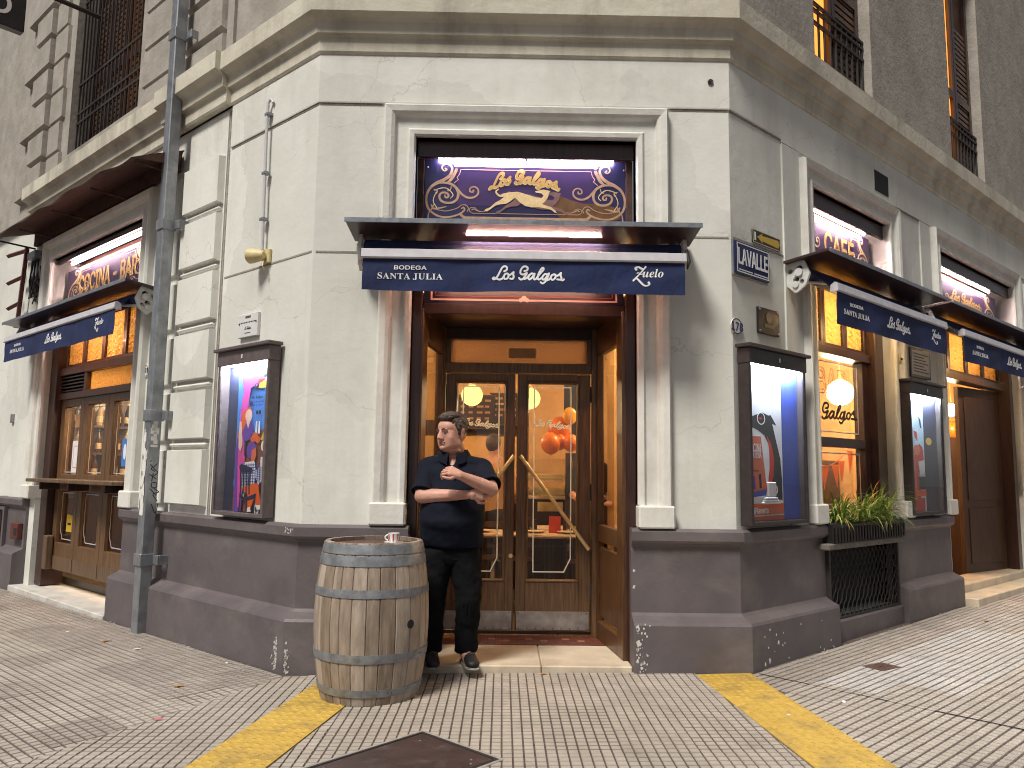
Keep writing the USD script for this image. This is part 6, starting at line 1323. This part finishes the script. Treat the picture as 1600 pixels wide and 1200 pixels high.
# raised left hand: back of the hand towards the street, fingers bent and pointing to the picture's left
hand_r = hand(WRR, np.array([-.86, -.16, .36]), np.array([.30, -.72, .62]), (.75, .85, .5), .05, side=-1, thumb=(.55, .4))
hand_l = hand(WRL, np.array([.86, .42, .02]), np.array([.40, -.88, .25]), (.3, .4, .3), .0, side=1, thumb=(.6, .4))
neck = m3.Manifold.batch_hull([m3.Manifold.sphere(1., 24).scale([.080, .080, .05]).translate(list(map(float, mp(-.368, .0, 1.56)))), m3.Manifold.sphere(1., 24).scale([.072, .074, .05]).translate(list(map(float, HEAD_C + np.array([.012, .018, -.065]))))])
big = hull_chain(J, bones, .02, 6)
fine = m3.Manifold.batch_boolean([headm, neck], m3.OpType.Add).refine_to_length(.006)
q = fine.to_mesh(); fm = trimesh.Trimesh(q.vert_properties[:, :3], q.tri_verts, process=True); trimesh.smoothing.filter_taubin(fm, lamb=.5, nu=.52, iterations=9)
hm = []
for hn in (hand_r, hand_l):
    q = m3.Manifold.batch_boolean(hn, m3.OpType.Add).refine_to_length(.0035).to_mesh(); h_ = trimesh.Trimesh(q.vert_properties[:, :3], q.tri_verts, process=True)
    trimesh.smoothing.filter_taubin(h_, lamb=.5, nu=.52, iterations=5); hm.append(h_)
def to_man(t_):
    return m3.Manifold(m3.Mesh(np.asarray(t_.vertices, np.float32), np.asarray(t_.faces, np.uint32)))
try:
    U = m3.Manifold.batch_boolean([to_man(x) for x in (big, fm, *hm)], m3.OpType.Add); q = U.to_mesh(); body = trimesh.Trimesh(q.vert_properties[:, :3], q.tri_verts, process=False)
    assert len(body.faces) > 1000
except Exception:
    body = trimesh.util.concatenate([big, fm, *hm])
man = Thing('person', 'man in dark polo shirt and black trousers standing with folded arms in the doorway', 'person', (MX, MY, GZ))
man.part('body', body, 'skin', smooth=True)
def cloth(js, bones, edge=.014, it=6, amp=.006, sc=(9, 9, 9), cut=None, seed=1, minus=None):
    sp = {n: m3.Manifold.sphere(1.0, 24).scale([float(x) for x in np.broadcast_to(np.asarray(r, float), 3)]).translate([float(x) for x in p]) for n, (p, r) in js.items()}
    M_ = m3.Manifold.batch_boolean([m3.Manifold.batch_hull([sp[a] for a in b]) for b in bones], m3.OpType.Add)
    for (nrm, off) in (cut or []): M_ = M_.trim_by_plane([float(x) for x in nrm], float(off))
    for c_, r_s in (minus or []): M_ = M_ - m3.Manifold.sphere(1., 20).scale(list(map(float, r_s))).translate(list(map(float, c_)))
    q = M_.refine_to_length(edge).to_mesh(); tm = trimesh.Trimesh(q.vert_properties[:, :3], q.tri_verts, process=True)
    trimesh.smoothing.filter_taubin(tm, lamb=.5, nu=.52, iterations=it)
    n = tm.vertex_normals; d = meshkit.fbm(tm.vertices * np.array(sc), 3, seed) - .5
    tm.vertices = tm.vertices + n * (d * 2 * amp)[:, None]
    return tm
SJ = {'hem': (mp(-.365, .0, .845), (.232, .168, .02)), 'bel': (mp(-.365, -.05, 1.03), (.238, .198, .13)), 'che': (mp(-.36, -.025, 1.30), (.226, .152, .12)), 'shl': (SHL, .084), 'shr': (SHR, .084),
      'nk': (mp(-.367, .005, 1.510), (.090, .079, .02)), 'sll': (SHL + (ELL - SHL) * .62, .083), 'slr': (SHR + (ELR - SHR) * .60, .081)}
sb = [('hem', 'bel'), ('bel', 'che'), ('che', 'shl', 'shr'), ('shl', 'shr', 'nk'), ('che', 'nk'), ('shl', 'sll'), ('shr', 'slr')]
shirt = cloth(SJ, sb, .013, 5, .015, (5, 5, 8), [((0, 0, 1), GZ + .838)], 3, minus=[(mp(-.372, -.105, 1.50), (.036, .07, .075))])
sh = man.part('polo_shirt', shirt, 'shirt', smooth=True)
for sx_n, (S_, E_) in (('l', (SHL, ELL)), ('r', (SHR, ELR))):
    d = (E_ - S_) / np.linalg.norm(E_ - S_); c = S_ + (E_ - S_) * .60; R_ = .0805
    a = np.cross(d, [0, 1, 0]); a /= np.linalg.norm(a); b = np.cross(d, a); th = np.arange(24) * 2 * np.pi / 24; V = []
    for off, rr in ((.0, R_ * .90), (.04, R_ + .004), (.072, R_ + .007), (.076, R_ + .003), (.070, R_ - .006), (.03, R_ - .012)): V += [c + d * (off - .01) + rr * (math.cos(x) * a + math.sin(x) * b) for x in th]
    man.part('sleeve_cuff', MB().add(np.array(V), [[i * 24 + j, i * 24 + (j + 1) % 24, (i + 1) * 24 + (j + 1) % 24, (i + 1) * 24 + j] for i in range(5) for j in range(24)]), 'shirt', smooth=50, parent=sh)
# collar: two flaps round the neck, open at the throat
col = MB(); nc = mp(-.367, .0, 1.500); V = []; th = np.linspace(-math.pi / 2 + .32, 1.5 * math.pi - .32, 26)
for i, x in enumerate(th):
    fx = 1 if i not in (0, 25) else .9; fr_ = max(0, -math.sin(x))
    for rr, dz in ((.088, .050), (.097, .052), (.122, .008 - .045 * fr_), (.112, .002 - .045 * fr_)):
        V.append(nc + np.array([rr * math.cos(x) * 1.06, rr * math.sin(x) * (1.0 + .25 * fr_), dz - .03 * fr_]))
col.add(np.array(V), [[i * 4 + j, (i + 1) * 4 + j, (i + 1) * 4 + (j + 1) % 4, i * 4 + (j + 1) % 4] for i in range(25) for j in range(4)])
man.part('collar', col, 'shirt', smooth=40, parent=sh)
thr = man.part('throat', MB().sphere(mp(-.382, -.062, 1.455), .04, 2, (.9, .75, 1.1)), 'skin', smooth=True, parent=None) if False else None
man.part('button', MB().sphere(mp(-.352, -.176, 1.40), .006, 1).sphere(mp(-.35, -.178, 1.345), .006, 1), 'cast_white', parent=sh)
TJ = {'wa': (mp(-.365, -.01, .93), (.205, .150, .04)), 'cr': (mp(-.365, 0, .84), (.20, .145, .06)), 'hpl': (mp(-.468, -.005, .78), (.122, .130, .1)), 'hpr': (mp(-.272, -.005, .78), (.122, .130, .1)),
      'knl': (mp(-.500, -.045, .47), (.098, .102, .1)), 'knr': (mp(-.232, -.05, .48), (.096, .102, .1)), 'shl': (mp(-.507, -.01, .25), (.090, .095, .08)), 'shr': (mp(-.243, -.01, .25), (.086, .094, .08)), 'anl': (mp(-.507, .0, .095), (.088, .098, .03)), 'anr': (mp(-.245, .0, .10), (.082, .094, .03))}
tro = cloth(TJ, [('wa', 'cr'), ('cr', 'hpl', 'hpr'), ('hpl', 'knl'), ('knl', 'shl'), ('shl', 'anl'), ('hpr', 'knr'), ('knr', 'shr'), ('shr', 'anr')], .014, 4, .016, (9, 9, 11), None, 9)
man.part('trousers', tro, 'trousers', smooth=True)
for x0, tx in ((-.507, -.470), (-.245, -.190)):
    js = {'he': (mp(x0, .045, .055), (.046, .05, .045)), 'an': (mp(x0, .0, .095), (.05, .055, .03)), 'mi': (mp((x0 + tx) / 2, -.085, .060), (.050, .06, .042)), 'to': (mp(tx, -.185, .045), (.050, .055, .032))}
    s_ = man.part('shoe', cloth(js, [('he', 'an', 'mi'), ('mi', 'to')], .012, 5, .001, cut=[((0, 0, 1), GZ + .018)]), 'shoe', smooth=True)
    so = {'a': (mp(x0, .045, .016), (.051, .055, .014)), 'b': (mp((x0 + tx) / 2 - .002, -.08, .016), (.052, .05, .014)), 'c': (mp(tx, -.19, .016), (.054, .058, .014))}
    man.part('sole', cloth(so, [('a', 'b'), ('b', 'c')], .012, 3, .0008), 'sole', smooth=True, parent=s_)
    man.part('lace', MB().tube([mp(x0 + (tx - x0) * q + dx, -.05 - .05 * q, .108 - .012 * q) for q, dx in ((.2, -.03), (.3, .0), (.4, .03))], .004, 5).tube([mp(x0 + (tx - x0) * q + dx, -.06 - .07 * q, .106 - .014 * q) for q, dx in ((.5, -.03), (.6, .0), (.7, .03))], .004, 5), 'iron', parent=s_)
# hair: a close cap with longer swept top, eyebrows, eyes, lips
cap = m3.Manifold.batch_boolean([ell((0, .030, .052), (.088, .102, .088)), H(ell((0, -.058, .100), (.058, .024, .024)), ell((0, .0, .112), (.072, .06, .030)), ell((.018, -.045, .112), (.042, .03, .02))), H(ell((-.080, .02, .03), (.010, .042, .05)), ell((-.08, .0, .0), (.008, .014, .02))), H(ell((.080, .02, .03), (.010, .042, .05)), ell((.08, .0, .0), (.008, .014, .02)))], m3.OpType.Add)
cutf = m3.Manifold.batch_boolean([ell((0, -.118, -.004), (.080, .072, .090)), ell((0, -.02, -.115), (.2, .12, .085)), ell((0, .10, -.13), (.2, .12, .085))], m3.OpType.Add)
q = (cap - cutf).refine_to_length(.006).to_mesh(); hr = trimesh.Trimesh(q.vert_properties[:, :3], q.tri_verts, process=True); trimesh.smoothing.filter_taubin(hr, iterations=3)
n = hr.vertex_normals; loc = (hr.vertices - HEAD_C) @ HEAD_R / HS
dsp = meshkit.fbm(loc * np.array([150, 60, 60]), 3, 5) - .5
hr.vertices = hr.vertices + n * (dsp * .016)[:, None]
man.part('hair', hr, 'hair', smooth=True)
for sx in (-1, 1):
    e_ = MB(); e_.sphere(hd(sx * .032, -.0845, .001), .0085, 2, (1.25, .7, .45)); man.part('eye', e_, 'eye_white', smooth=True)
    man.part('iris', MB().sphere(hd(sx * .0325, -.0885, .001), .0052, 1), 'eye_dark', smooth=True)
    man.part('eyebrow', MB().tube([hd(sx * .014, -.098, .026), hd(sx * .032, -.100, .032), hd(sx * .052, -.086, .025)], [.004, .0048, .0025], 6), 'hair', smooth=True)
    if False: man.part('eyelid', MB().tube([hd(sx * .018, -.0935, .009), hd(sx * .032, -.0985, .0125), hd(sx * .046, -.089, .007)], [.002, .0028, .002], 6), 'lips', smooth=True)
man.part('mouth', MB().tube([hd(-.022, -.0915, -.062), hd(-.008, -.0995, -.0605), hd(.008, -.0995, -.0605), hd(.022, -.0915, -.062)], [.001, .0018, .0018, .001], 6), 'lips', smooth=True)

def simple_person(x, y, z0, rz, top, label, hairm='hair', sit=False):
    t = Thing('person', label, 'person', (x, y, z0))
    f = lambda a, b, c: np.array([x, y, z0]) + Rz(rz) @ np.array([a, b, c])
    js = {'pe': (f(0, 0, .92), (.17, .12, .1)), 'ch': (f(0, 0, 1.28), (.18, .12, .12)), 'sl': (f(-.19, 0, 1.42), .06), 'sr': (f(.19, 0, 1.42), .06), 'nk': (f(0, 0, 1.52), .055), 'hd': (f(0, -.015, 1.66), (.078, .095, .11)), 'el': (f(-.25, -.05, 1.14), .042), 'er': (f(.25, -.05, 1.14), .042), 'wl': (f(-.16, -.25, 1.02), .03), 'wr': (f(.16, -.25, 1.02), .03), 'hl': (f(-.08, -.33, 1.02), (.035, .04, .025)), 'hr': (f(.08, -.33, 1.02), (.035, .04, .025)),
          'tl': (f(-.09, 0, .85), .10), 'tr': (f(.09, 0, .85), .10), 'kl': (f(-.1, -.02, .48), .06), 'kr': (f(.1, -.02, .48), .06), 'al': (f(-.1, 0, .08), .045), 'ar': (f(.1, 0, .08), .045), 'ol': (f(-.1, -.14, .03), .035), 'or': (f(.1, -.14, .03), .035), 'no': (f(0, -.11, 1.65), .016)}
    bo = [('pe', 'ch'), ('ch', 'sl', 'sr', 'nk'), ('nk', 'hd'), ('hd', 'no'), ('sl', 'el'), ('el', 'wl'), ('wl', 'hl'), ('sr', 'er'), ('er', 'wr'), ('wr', 'hr'), ('pe', 'tl', 'tr'), ('tl', 'kl'), ('kl', 'al'), ('al', 'ol'), ('tr', 'kr'), ('kr', 'ar'), ('ar', 'or')]
    t.part('body', hull_chain(js, bo, .03, 4), 'skin', smooth=True)
    cj = {n: (p, np.asarray(r) + .014) for n, (p, r) in js.items()}; cj['nk'] = (f(0, 0, 1.47), .06)
    t.part('shirt', cloth(cj, [('pe', 'ch'), ('ch', 'sl', 'sr', 'nk'), ('sl', 'el'), ('sr', 'er')], .03, 3, .004), top, smooth=True)
    t.part('trousers', cloth(cj, [('pe', 'tl', 'tr'), ('tl', 'kl'), ('kl', 'al'), ('tr', 'kr'), ('kr', 'ar')], .03, 3, .004), 'cloth_dark', smooth=True)
    S = lambda c, r: m3.Manifold.sphere(1., 20).scale(list(map(float, r))).translate(list(map(float, c)))
    hm_ = S(f(0, .02, 1.69), (.090, .10, .11)) - S(f(0, -.11, 1.63), (.1, .09, .10))
    q = hm_.refine_to_length(.02).to_mesh(); t.part('hair', trimesh.Trimesh(q.vert_properties[:, :3], q.tri_verts), hairm, smooth=True)
    return t

# ================================================================== inside the cafe
IZ = .075
ins = Thing('cafe_interior', kind='structure')
pl = [P('L', 8.5, -.345, 0), P('L', 0.25, -.345, 0), P('R', 0.25, -.345, 0), P('R', 10.5, -.345, 0)]
plan = Polygon([tuple(q[:2]) for q in pl] + [(P('R', 10.5, -.345, 0)[0], 12), (P('L', 8.5, -.345, 0)[0], 12)]); hole = plan.intersection(sbox(-12, .0, 12, 6.6)).difference(sbox(-.75, -1, 1.05, 1.0)).buffer(0)
def slabz(g, z0, z1):
    m = np.eye(4); m[2, 3] = z0; return MB().xpoly(g, z1 - z0, m)
ins.part('floor', slabz(hole, -.06, IZ), 'floor_inside')
ins.part('ceiling', slabz(hole, 3.25, 3.30), 'ceiling_ochre')
ins.part('back_wall', slabz(plan.intersection(sbox(-12, 6.4, 12, 6.6)), 0, 3.25), 'wall_ochre')
ins.part('wainscot', slabz(plan.intersection(sbox(-12, 6.36, 12, 6.399)), 0, 1.15), 'wood_dark')
for i in range(24): ins.part('wainscot_panel', MB().box((-4 + i * .36, 6.345, .25), (-3.72 + i * .36, 6.36, 1.0), None, .004), 'wood')
ins.part('bulkhead', MB().box((-2.0, 3.65, 1.88), (.25, 3.95, 2.06)), 'wood_dark')
ins.part('inner_lining', MB().wbox('L', .3, 3.2, -.40, -.36, 0, 3.25).wbox('R', .3, 1.28, -.40, -.36, 0, 3.25).wbox('R', 2.93, 4.30, -.40, -.36, 0, 3.25).wbox('R', 7.0, 8.5, -.40, -.36, 0, 3.25).wbox('L', 5.82, 7.5, -.40, -.36, 0, 3.25), 'wall_ochre')
ins.part('inner_lining', MB().box((XL, .14, 0), (-.73, .18, 3.25)).box((1.03, .14, 0), (XR, .18, 3.25)).box((-.72, 1.0, 2.70), (1.02, 1.04, 3.25)), 'wall_ochre')
ins.part('partition', MB().wbox('L', 6.10, 6.16, -2.6, -.36, 0, 3.25), 'wood')
ins.part('partition', MB().wbox('L', 3.0, 6.1, -2.6, -2.54, 0, 3.25), 'wall_ochre')
ins.part('partition', MB().wbox('R', 3.95, 4.0, -2.5, -.36, 0, 3.25), 'wall_ochre')
ins.part('partition', MB().wbox('R', 7.3, 7.36, -3.1, -.36, 0, 3.25), 'wall_ochre')
ins.part('partition', MB().wbox('R', 1.5, 3.9, -2.6, -2.5, 0, 3.25).wbox('R', 3.9, 7.5, -3.2, -3.1, 0, 3.25), 'wall_ochre')
ins.part('column', MB().wbox('R', 3.15, 3.55, -2.0, -1.6, IZ, 3.25, .02), 'wall_ochre')
def globe(x, y, z, r, label, m='globe'):
    t = Thing('globe_lamp', label, 'lamp', (x, y, z), 'glowing globe lamps hung inside the cafe')
    t.part('globe', MB().sphere((x, y, z), r, 3), m, smooth=True); t.part('rod', MB().tube([(x, y, z + r), (x, y, 3.25)], .007, 6), 'brass'); t.part('collar', MB().lathe([(.03, 0), (.035, .02), (.02, .04)], (x, y, z + r - .012), 14), 'brass', smooth=40)
globe(-.348, 2.6, 2.27, .118, 'yellow globe lamp seen through the left door leaf above the man')
globe(.305, 3.1, 2.29, .125, 'yellow globe lamp cut by the inner edge of the right door leaf')
gl = P('R', 2.62, -1.35, 0)
gR = np.array([3.62, 2.35, 2.33]); globe(*gR, .135, 'white glowing globe lamp behind the planter window lettering', 'globe_white')
gD = P('R', 5.62, -1.9, 2.25)
globe(*P('R', 6.35, -.62, 2.36), .085, 'small glowing globe inside the right doorway', 'globe_white')
globe(*P('L', 5.0, -.75, 2.42), .08, 'globe lamp behind the left shopfront doors', 'globe_white'); globe(*P('L', 4.2, -1.7, 2.6), .12, 'globe lamp deeper behind the left shopfront', 'globe_white')  # unseen globes put in to warm the view behind the left shopfront
globe(1.55, 1.9, 2.75, .12, 'added unseen globe lamp behind the plastered wall right of the entrance', 'globe_white'); globe(-1.25, 1.7, 2.75, .12, 'added unseen globe lamp behind the plastered wall left of the entrance', 'globe_white')  # unseen globes added to brighten the interior
for x, y, z, lab in ((-1.6, 4.6, 2.5, 'added unseen globe lamp over the back of the room, left of the door'), (1.9, 4.8, 2.5, 'added unseen globe lamp over the back of the room, right of the door'), (4.2, 5.2, 2.5, 'added unseen globe lamp at the far right back of the room')):
    globe(x, y, z, .14, lab, 'globe_white')  # more unseen globes added to light the back of the room
for k_, u_, lab in (('R', 1.75, 'globe lamp above the planter window, behind its ribbed glass'), ('R', 2.4, 'second globe lamp above the planter window, behind its ribbed glass'), ('R', 5.2, 'globe lamp above the right doorway, behind its ribbed glass'), ('L', 4.3, 'globe lamp above the left shopfront, behind its ribbed glass')):
    globe(*P(k_, u_, -.75, 2.98), .085, lab, 'globe_white')  # unseen globes added so that the ribbed glass glows from inside
# menu boards, clock-like round sign, balloons
for x, z, w, h, y, lab, n in ((-.33, 2.16, .46, .38, 3.55, 'dark framed menu board behind the left globe lamp', 5), (.02, 2.20, .34, .36, 3.56, 'dark framed menu board with pale lettering beside the left leaf edge', 4)):
    t = Thing('menu_board', lab, 'menu board', (x, y, z), 'menu boards')
    t.part('board', MB().box((x - w / 2, y, z - h / 2), (x + w / 2, y + .03, z + h / 2), None, .004), 'board_dark')
    t.part('frame', MB().box((x - w / 2 - .02, y - .004, z - h / 2 - .02), (x + w / 2 + .02, y + .02, z - h / 2)).box((x - w / 2 - .02, y - .004, z + h / 2), (x + w / 2 + .02, y + .02, z + h / 2 + .02)), 'wood')
    L = MB()
    for i in range(n):
        for j in range(4):
            q = rng.uniform(.5, .95) * w * .2; L.box((x - w * .42 + j * w * .215, y - .002, z + h * .33 - i * h * .19), (x - w * .42 + j * w * .215 + q, y - .0005, z + h * .33 - i * h * .19 + h * .07))
    t.part('chalk_lines', L, 'cloth_tan', kind='stuff')
t = Thing('round_sign', 'round amber paper lantern hung at the right edge of the right door glass', 'lantern', (.70, 2.25, 2.03)); t.part('disc', MB().sphere((.70, 2.25, 2.03), .075, 3, (1, .5, 1.25)), 'balloon_amber', smooth=True); t.part('cord', MB().tube([(.70, 2.25, 2.1), (.70, 2.25, 3.25)], .006, 5), 'iron')
ins.part('dark_hanging', MB().box((.66, 2.45, 1.78), (.80, 2.52, 2.75)), 'cloth_dark')
bal = [(.50, 2.2, 1.74, .105, 'orange balloon, largest, left of the cluster seen through the right door leaf'), (.60, 2.25, 1.755, .075, 'orange balloon in the middle of the cluster'), (.71, 2.2, 1.745, .085, 'orange balloon at the right of the cluster'), (.60, 2.35, 1.90, .12, 'orange balloon topping the cluster behind the lettering'), (.84, 2.3, 1.74, .07, 'orange balloon half hidden behind the right door stile')]
src = None
for x, y, z, r, lab in bal:
    t = Thing('balloon', lab, 'balloon', (x, y, z), 'orange balloons inside the cafe')
    b_ = MB().lathe([(.004, -1.22 * r), (.012, -1.18 * r), (.006, -1.12 * r)] + [(r * math.cos(a), r * 1.1 * math.sin(a)) for a in np.linspace(-1.5, 1.57, 14)], (x, y, z), 20); t.part('skin', b_, 'balloon', smooth=True); t.part('string', MB().tube([(x, y, z - 1.2 * r), (x + .02, y, z - 1.2 * r - .15)], .002, 4), 'cloth_tan')
for u, w, z, r, m_, lab in ((1.95, -1.0, 1.84, .17, 'balloon_amber', 'amber balloon behind the lower half of the planter window'), (6.9, -.80, 2.10, .13, 'balloon', 'orange balloon inside the right doorway')):
    p = P('R', u, w, z); t = Thing('balloon', lab, 'balloon', p); t.part('skin', MB().lathe([(.004, -1.22 * r), (.012, -1.18 * r), (.006, -1.12 * r)] + [(r * math.cos(a), r * 1.1 * math.sin(a)) for a in np.linspace(-1.5, 1.57, 14)], p, 20), m_, smooth=True)
# counter with display, tables, cards
t = Thing('counter', 'cafe counter with a lit glass display at the back of the room', 'counter', (.6, 3.6, IZ))
t.part('front', MB().box((.1, 3.4, IZ), (2.6, 4.0, 1.12), None, .006), 'wood_dark'); t.part('top', MB().box((.06, 3.36, 1.12), (2.64, 4.04, 1.16), None, .006), 'marble')
t.part('shelf', MB().box((.2, 3.5, 1.33), (1.0, 3.9, 1.35)), 'table_pale'); t.part('display_glass', MB().box((.2, 3.5, 1.17), (1.0, 3.51, 1.60)), 'pane'); t.part('plates', MB().box((.25, 3.55, 1.17), (.85, 3.85, 1.24), None, .01).box((.25, 3.55, 1.351), (.75, 3.8, 1.42), None, .01), 'cream'); t.part('notice', MB().box((.42, 3.35, .98), (.72, 3.359, 1.09)), 'cream')
ins.part('dark_screen', MB().box((.72, 3.0, IZ), (1.0, 3.05, 1.66)), 'board_dark')
def table(x, y, label, r=.36, extra=True):
    t = Thing('cafe_table', label, 'table', (x, y, IZ), 'cafe tables inside')
    t.part('top', MB().lathe([(0, .735), (r, .735), (r + .006, .75), (r, .765), (0, .765)], (x, y, IZ), 30), 'table_pale', smooth=30); t.part('stem', MB().lathe([(.21, 0), (.20, .02), (.03, .05), (.028, .735)], (x, y, IZ), 16), 'iron', smooth=40)
    return t
table(-.22, 2.0, 'round cafe table behind the left door leaf beside the man'); table(.46, 1.95, 'round cafe table with the red card behind the right door leaf'); table(.55, 2.75, 'dark cafe table further back behind the right door leaf', .3); table(1.35, 2.6, 'cafe table behind the right splayed side panel')
t = Thing('red_card', 'red orange menu card standing on the table behind the right door leaf', 'menu card', (.53, 1.9, IZ + .765)); t.part('card', MB().box((.47, 1.9, IZ + .766), (.585, 1.905, IZ + .93)), 'red_card'); t.part('fold', MB().add([(.47, 1.905, IZ + .93), (.585, 1.905, IZ + .93), (.585, 1.97, IZ + .766), (.47, 1.97, IZ + .766)], [[0, 1, 2, 3]]), 'red_card')
for x, y, lab in ((-.20, 1.92, 'stack of pale plates on the table behind the left door leaf'), (.33, 1.9, 'pale plate at the left edge of the table behind the right door leaf'), (.66, 1.85, 'pale plate at the right edge of the table behind the right door leaf')):
    t = Thing('plate', lab, 'plate', (x, y, IZ + .766), 'plates on the cafe tables'); t.part('dish', MB().lathe([(0, 0), (.05, 0), (.11, .016), (.112, .02), (.05, .006), (0, .006)], (x, y, IZ + .7665), 24), 'table_pale', smooth=40)
def chair(x, y, rz, label):
    t = Thing('cafe_chair', label, 'chair', (x, y, IZ), 'dark wooden cafe chairs inside')
    m = np.eye(4); m[:3, :3] = Rz(rz); m[:3, 3] = (x, y, IZ)
    t.part('seat', MB().box((-.2, -.2, .43), (.2, .2, .46), m, .01), 'wood_dark')
    for a in (-.17, .17):
        for b in (-.17, .17): t.part('leg', MB().box((a - .016, b - .016, 0), (a + .016, b + .016, .43 if b < 0 else .88), m), 'wood_dark')
    for i in range(3): t.part('back_slat', MB().box((-.15, .165, .56 + i * .11), (.15, .18, .62 + i * .11), m), 'wood_dark')
chair(-.05, 2.55, 2.8, 'dark chair at the table behind the left door leaf'); chair(.15, 2.35, -1.4, 'dark chair between the two tables behind the doors'); chair(.85, 2.2, 1.3, 'dark chair at the right of the table behind the right door leaf')
simple_person(-.10, 3.05, IZ, math.radians(150), 'cloth_tan', 'dark-haired guest in a tan top seen from behind through the left door leaf')
simple_person(.98, 3.1, IZ, math.radians(20), 'cloth_dark', 'guest in dark clothes standing behind the right door leaf')
# bottles on the back bar seen through the left shopfront
for zz in (1.28, 1.62, 1.98): ins.part('bar_shelf', MB().wbox('L', 5.86, 6.09, -2.4, -.42, zz - .03, zz), 'wood')
kinds = ['glass_bottle', 'bottle_clear', 'bottle_dark', 'bottle_clear', 'glass_bottle']
protos = {}
n = 0
for row, zz in enumerate((1.28, 1.62, 1.98)):
    for i in range(11):
        p = P('L', 5.96, -.50 - i * .125 + rng.normal(0, .01), zz); kd = kinds[(i * 2 + row) % 5]; key = (kd, i % 3)
        hgt = (1.0, .9, 1.08)[i % 3]
        lab = {'glass_bottle': 'amber bottle with cream label on the back bar shelves of the left shopfront', 'bottle_clear': 'pale bottle with cream label on the back bar shelves of the left shopfront', 'bottle_dark': 'dark bottle with cream label on the back bar shelves of the left shopfront'}[kd]
        if key in protos: protos[key].copy(p); continue
        t = Thing('bottle', lab, 'bottle', p, {'glass_bottle': 'amber bottles on the back bar', 'bottle_clear': 'pale bottles on the back bar', 'bottle_dark': 'dark bottles on the back bar'}[kd]); protos[key] = t
        t.part('glass', MB().lathe([(0, 0), (.038, 0), (.040, .02), (.040, .17 * hgt), (.034, .20 * hgt), (.015, .23 * hgt), (.014, .29 * hgt), (0, .29 * hgt)], p, 14), kd, smooth=40)
        t.part('label', MB().lathe([(.0408, .05), (.0408, .13)], p, 14), 'label_cream'); t.part('cap', MB().lathe([(.0155, .27 * hgt), (.0155, .30 * hgt), (0, .30 * hgt)], p, 10), 'art_red' if i % 2 else 'gold')
# small stickers and notices on the left shopfront glass
k = 'L'
def sticker(name, label, u0, u1, z0, z1, m, w=-.176, rnd=False):
    t = Thing(name, label, 'sticker', P(k, (u0 + u1) / 2, w, z0)); g_ = affinity.scale(Point(0, 0).buffer(1, quad_segs=8), (u1 - u0) / 2, (z1 - z0) / 2) if rnd else sbox(-(u1 - u0) / 2, -(z1 - z0) / 2, (u1 - u0) / 2, (z1 - z0) / 2)
    t.part('sheet', MB().poly(k, g_, w, .001, (u0 + u1) / 2, (z0 + z1) / 2), m); return t
t = sticker('door_sticker', 'round green sticker on the glass of the left shopfront', 3.36, 3.54, 1.50, 1.74, 'art_green', rnd=True); t.part('print', MB().poly(k, rect(-.05, .05, -.03, .03, .012), -.1748, .001, 3.45, 1.62), 'white_print')
t = sticker('door_sticker', 'blue and white card sticker beside the round green sticker', 3.57, 3.72, 1.44, 1.74, 'art_sky'); t.part('print', MB().poly(k, affinity.scale(Point(0, 0).buffer(1), .035, .085), -.1748, .001, 3.645, 1.60), 'white_print')
t = sticker('door_sticker', 'yellow sticker low on the leftmost glass of the left shopfront', 4.98, 5.16, .66, .86, 'art_yellow'); t.part('print', MB().poly(k, sbox(-.05, -.01, .05, .015), -.1748, .001, 5.07, .75), 'art_ink')
t = sticker('menu_sheet', 'pale menu sheet behind the leftmost glass of the left shopfront', 4.93, 5.15, 1.36, 1.74, 'art_white'); t.part('print', MB().poly(k, rect(-.07, .07, -.13, .13, .006), -.1748, .001, 5.04, 1.55), 'art_coral')
t = sticker('menu_sheet', 'small framed notice behind the leftmost glass of the left shopfront', 4.95, 5.12, 1.90, 2.06, 'cloth_tan')
# bunting across the lower half of the planter window
t = Thing('bunting', 'string of orange paper pennants behind the lower planter window', 'bunting', P('R', 2.2, -.32, 1.6), 'bunting')
pts = [P('R', 1.45 + 1.3 * q, -.32, 1.63 + .30 * (q - .42) ** 2 * 2.2 - .10 * math.sin(q * 3.1)) for q in np.linspace(0, 1, 20)]
t.part('cord', MB().tube(pts, .005, 5), 'orange_paper')
for i in range(7):
    q = .05 + i * .135; a = np.array(pts[int(q * 19)]); b_ = a + FR['R'][1] * .15; c = (a + b_) / 2 + np.array([0, 0, -.23]) + FR['R'][1] * rng.normal(0, .03)
    t.part('pennant', MB().add([a, b_, c, a + FR['R'][2] * .002, b_ + FR['R'][2] * .002, c + FR['R'][2] * .002], [[0, 2, 1], [3, 4, 5]]), 'pennant_paper')
t = Thing('wine_bottle', 'dark bottle standing inside the planter window', 'bottle', P('R', 2.05, -.42, 1.05)); t.part('glass', MB().lathe([(0, 0), (.038, 0), (.040, .02), (.040, .2), (.034, .24), (.015, .28), (.014, .34), (0, .34)], P('R', 2.05, -.42, 1.05), 16), 'bottle_dark', smooth=40); t.part('capsule', MB().lathe([(.0155, .30), (.0155, .345), (0, .345)], P('R', 2.05, -.42, 1.05), 12), 'art_red')
ins.part('bench_back', MB().wbox('R', 1.32, 3.9, -1.15, -1.05, IZ, 1.62, .01), 'wood_dark')
ins.part('dark_shelf', MB().wbox('R', 1.7, 2.9, -1.2, -.95, 1.60, 1.66), 'wood_dark')
ins.part('cabinet', MB().wbox('R', 6.6, 7.25, -1.0, -.55, IZ, 2.0, .01), 'wood_dark')
ins.part('window_shelf', MB().wbox('R', 1.30, 2.90, -.70, -.31, .99, 1.045), 'wood_dark')
